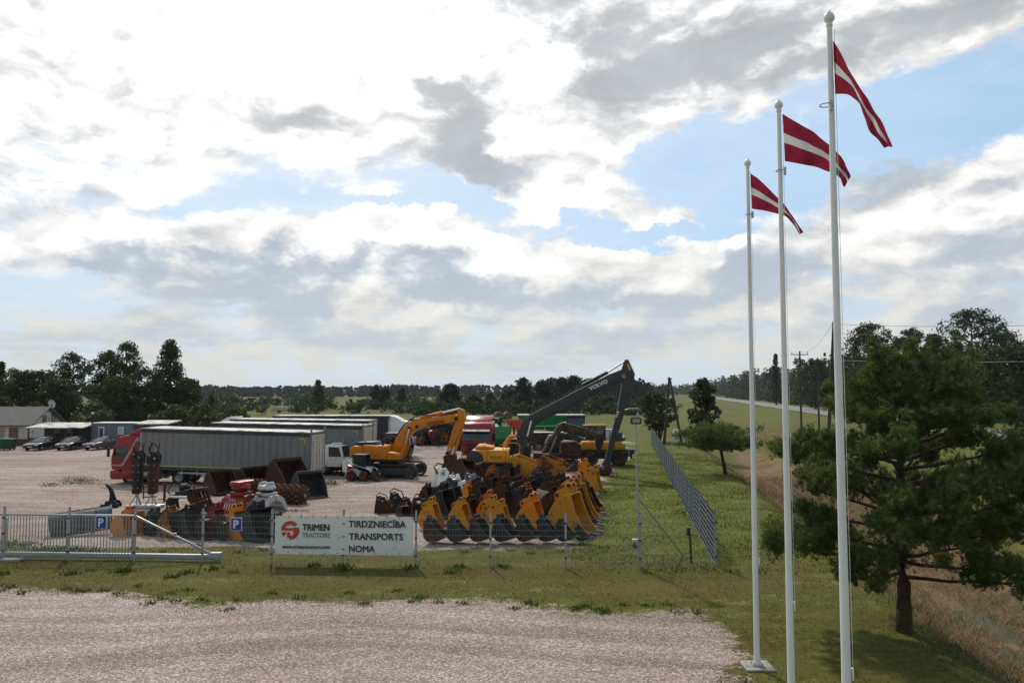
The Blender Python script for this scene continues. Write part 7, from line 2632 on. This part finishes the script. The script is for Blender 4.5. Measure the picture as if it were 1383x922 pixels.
GR = 'tall trees beyond the road on the right'
RT = [(1047, 475, 300, 9, 'poplar', 'pointed dark tree standing above the forest beside the middle flagpole'), (1100, 484, 235, 24, 'round', 'rounded dark tree behind the utility poles'), (1135, 478, 225, 20, 'round', 'dark rounded tree just behind the nearest flagpole'), (1173, 434, 185, 33, 'round', 'tall round crowned tree just right of the nearest flagpole'), (1228, 441, 180, 26, 'round', 'lower broad tree between the two tallest crowns on the right'),
      (1312, 414, 165, 46, 'round', 'tallest and broadest tree above the large pine on the right'), (1262, 448, 172, 26, 'oval', 'dark tree at the left foot of the broadest one'), (1368, 462, 125, 44, 'round', 'dark dense tree at the right edge of the photo'), (1355, 447, 165, 28, 'round', 'tree crown peeping between the broadest tree and the right edge'), (1200, 480, 175, 26, 'round', 'dark low tree filling the gap behind the pine top'),
      (1290, 478, 160, 34, 'round', 'low dark tree right behind the upper part of the pine'), (1335, 485, 150, 30, 'round', 'low dark tree in front of the broadest tree, right of the pine top'), (1430, 440, 140, 40, 'round', 'broad tree just outside the right edge')]
for i, (px, top, d, hw, sh, lab) in enumerate(RT):
    if px > 1400: continue
    tree_px('roadside_tree', lab, px, top, d, hw, sh, LM['dark'], GR, seed=90 + i, base=.06 if top > 470 else .16, n_cl=240 if hw > 30 else 170, n_leaf=46, size=.42, cr=.18)
tree_px('pine_tree', 'dark layered pine behind the umbrella shaped one, beside the braced pole', 950, 508, 82, 25, 'airy', LM['dark'], None, seed=120, base=.06, n_cl=150, n_leaf=28, size=.30, cr=.16, bm=pinebark)
tree_px('broadleaf_tree', 'small many stemmed tree at the far end of the long fence', 887, 530, 92, 27, 'round', LM['mid'], None, seed=121, base=.26, n_cl=130, n_leaf=26, size=.27, cr=.14, stems=4)


# pines with needle tufts
def needle_tufts(P, Dr, n_need, length, width, rg, shoot=.10):
    """bottle brush shoots: P tip points, Dr directions"""
    n = len(P)
    Pn = np.repeat(P, n_need, 0); Dn = np.repeat(Dr, n_need, 0)
    N = len(Pn)
    s = rg.random(N)
    base = Pn - Dn * (s * shoot)[:, None]
    rd = rand_dirs(rg, N)
    rd = rd - Dn * np.sum(rd * Dn, 1, keepdims=True)
    rd /= (np.linalg.norm(rd, axis=1, keepdims=True) + 1e-9)
    tip = base + (Dn * rg.uniform(.35, .9, N)[:, None] + rd * rg.uniform(.5, 1.0, N)[:, None]) * (length * rg.uniform(.7, 1.2, N))[:, None]
    side = np.cross(tip - base, rand_dirs(rg, N)); side /= (np.linalg.norm(side, axis=1, keepdims=True) + 1e-9)
    w = width * rg.uniform(.7, 1.3, N)[:, None]
    V = np.concatenate([base - side * w * .5, base + side * w * .5, tip])
    i = np.arange(N)
    return V, np.stack([i, i + N, i + 2 * N], 1)


def pine(name, label, loc, levels, trunk_pts, trunk_r, seed, tuft, needle, width, nn, sub=7, shoot=.10, bm=None, f0=.22, puff=.07, fmin=.25):
    """levels: (z, reach, count, rise) whorls of limbs"""
    rg = np.random.default_rng(seed)
    t = thing(name, label, 'tree', loc)
    mb = MB()
    tp_ = [Vector(p) for p in trunk_pts]
    n = len(tp_)
    mb.tube(tp_, [trunk_r * (1.12 - .86 * (k / (n - 1)) ** .9) for k in range(n)], 12)

    def trunk_at(z):
        for i in range(n - 1):
            if tp_[i].z <= z <= tp_[i + 1].z:
                return tp_[i].lerp(tp_[i + 1], (z - tp_[i].z) / (tp_[i + 1].z - tp_[i].z))
        return tp_[-1].copy()
    P, Dr = [], []
    for z, reach, cnt, rise in levels:
        a0 = rg.uniform(0, 2 * PI)
        for k in range(cnt):
            a = a0 + 2 * PI * k / cnt + rg.normal(0, .25)
            L = reach(a) * rg.uniform(.72, 1.10) if callable(reach) else reach * rg.uniform(.72, 1.1)
            st_ = trunk_at(z + rg.normal(0, .12))
            pts = [st_]
            for j in range(1, 6):
                f = j / 5
                pts.append(st_ + Vector((math.cos(a) * L * f, math.sin(a) * L * f, L * (rise * f + .10 * f * f) + rg.normal(0, .035) * L * .3)) + Vector((rg.normal(0, .05) * f, rg.normal(0, .05) * f, 0)))
            lr = trunk_r * .30 * min(1, L / 2.2)
            mb.tube(pts, [lr * (1 - .15 * j) for j in range(6)], 6)
            nsub = max(2, int(sub * L / 2))
            for q_ in range(nsub + 1):
                f = f0 + (1 - f0) * q_ / nsub
                i = min(int(f * 5), 4)
                p = pts[i].lerp(pts[i + 1], f * 5 - i)
                if q_ == nsub: dirv = (pts[5] - pts[4]).normalized(); ln_ = .12
                else:
                    sgn = 1 if q_ % 2 else -1
                    b_ = a + sgn * rg.uniform(.5, 1.25)
                    dirv = Vector((math.cos(b_), math.sin(b_), rg.uniform(.0, .55))).normalized()
                    ln_ = L * rg.uniform(.16, .36) * (1.15 - .5 * f) + .12
                e_ = p + dirv * ln_ + Vector((0, 0, .10 * ln_))
                if q_ < nsub: mb.tube([p, p.lerp(e_, .5) + Vector((0, 0, -.03)), e_], [lr * .32, lr * .22, lr * .10], 4)
                m_ = max(2, int(tuft * (ln_ + .2)))
                for _ in range(m_):
                    g_ = rg.uniform(fmin, 1.0)
                    c = p.lerp(e_, g_) + Vector(rg.normal(0, puff, 3)) * (1 + ln_)
                    dv_ = (dirv * .6 + Vector((rg.normal(0, .45), rg.normal(0, .45), .75 + rg.normal(0, .3)))).normalized()
                    P.append(c); Dr.append(dv_)
    mb.build('trunk', bm or pinebark, t, recalc=False, smooth=True)
    V, Fq = needle_tufts(np.array([tuple(p) for p in P]), np.array([tuple(d) for d in Dr]), nn, needle, width, rg, shoot)
    link('crown', np_mesh('crown', V, Fq, LM['pine']), t)
    print('pine', label, len(P), 'tufts', len(Fq), 'faces')
    return t


pb = at(1221, 852)
def reach(r_left, r_right):
    """limbs reach further to the right (+x) than to the left"""
    return lambda a: r_left + (r_right - r_left) * (.5 + .5 * math.cos(a))


lv = [(1.5, reach(2.2, 2.6), 3, -.04), (1.85, reach(3.0, 3.3), 6, .02), (2.45, reach(2.9, 3.7), 6, .06), (3.0, reach(3.0, 3.5), 6, .10), (3.6, reach(2.8, 3.4), 7, .14), (4.15, reach(2.5, 3.0), 6, .20), (4.7, reach(2.1, 2.5), 7, .30), (5.15, reach(1.7, 2.0), 6, .42), (5.55, reach(1.3, 1.6), 6, .58), (5.95, 1.05, 5, .80), (6.3, .7, 5, 1.0)]
pine('pine_tree', 'large bushy pine tree at the edge of the ditch, right of the flagpoles', (pb.x, pb.y, hz1(pb.x, pb.y) - .05), lv,
     [(0, 0, 0), (.02, 0, .6), (.04, .02, 1.2), (.0, .05, 2.0), (.08, .0, 3.0), (.05, .08, 4.0), (.12, .05, 5.0), (.12, 0, 6.0), (.14, 0, 6.8)], .19, 31, 62, .125, .015, 24, 5, f0=.48, puff=.075, fmin=.60)
ub = at(980, 640)
pine('pine_tree', 'flat umbrella shaped pine leaning over the ditch with a bare lower trunk', (ub.x, ub.y, hz1(ub.x, ub.y)), [(1.8, 2.7, 7, .0), (2.1, 3.0, 9, .04), (2.45, 2.7, 8, .08), (2.8, 2.1, 7, .12), (3.1, 1.5, 6, .18)],
     [(0, 0, 0), (-.12, 0, .7), (-.25, 0, 1.4), (-.45, 0, 2.2), (-.65, 0, 2.9), (-.75, 0, 3.3)], .14, 33, 13, .20, .028, 14, 7, .14)

# ------------------------------------------------------------------ the air: a thin even haze
hm = bpy.data.materials.new('haze_air')
hm.use_nodes = True
hn = hm.node_tree
hn.nodes.remove(hn.nodes['Principled BSDF'])
pv_ = hn.nodes.new('ShaderNodeVolumePrincipled')
pv_.inputs['Color'].default_value = (.80, .88, .98, 1)
pv_.inputs['Density'].default_value = .00009
pv_.inputs['Anisotropy'].default_value = .3
hn.links.new(pv_.outputs[0], hn.nodes['Material Output'].inputs['Volume'])
hz_ = MB().box((0, 900, 14), (5200, 2900, 34)).build('haze', hm)
tag(hz_, kind='stuff')
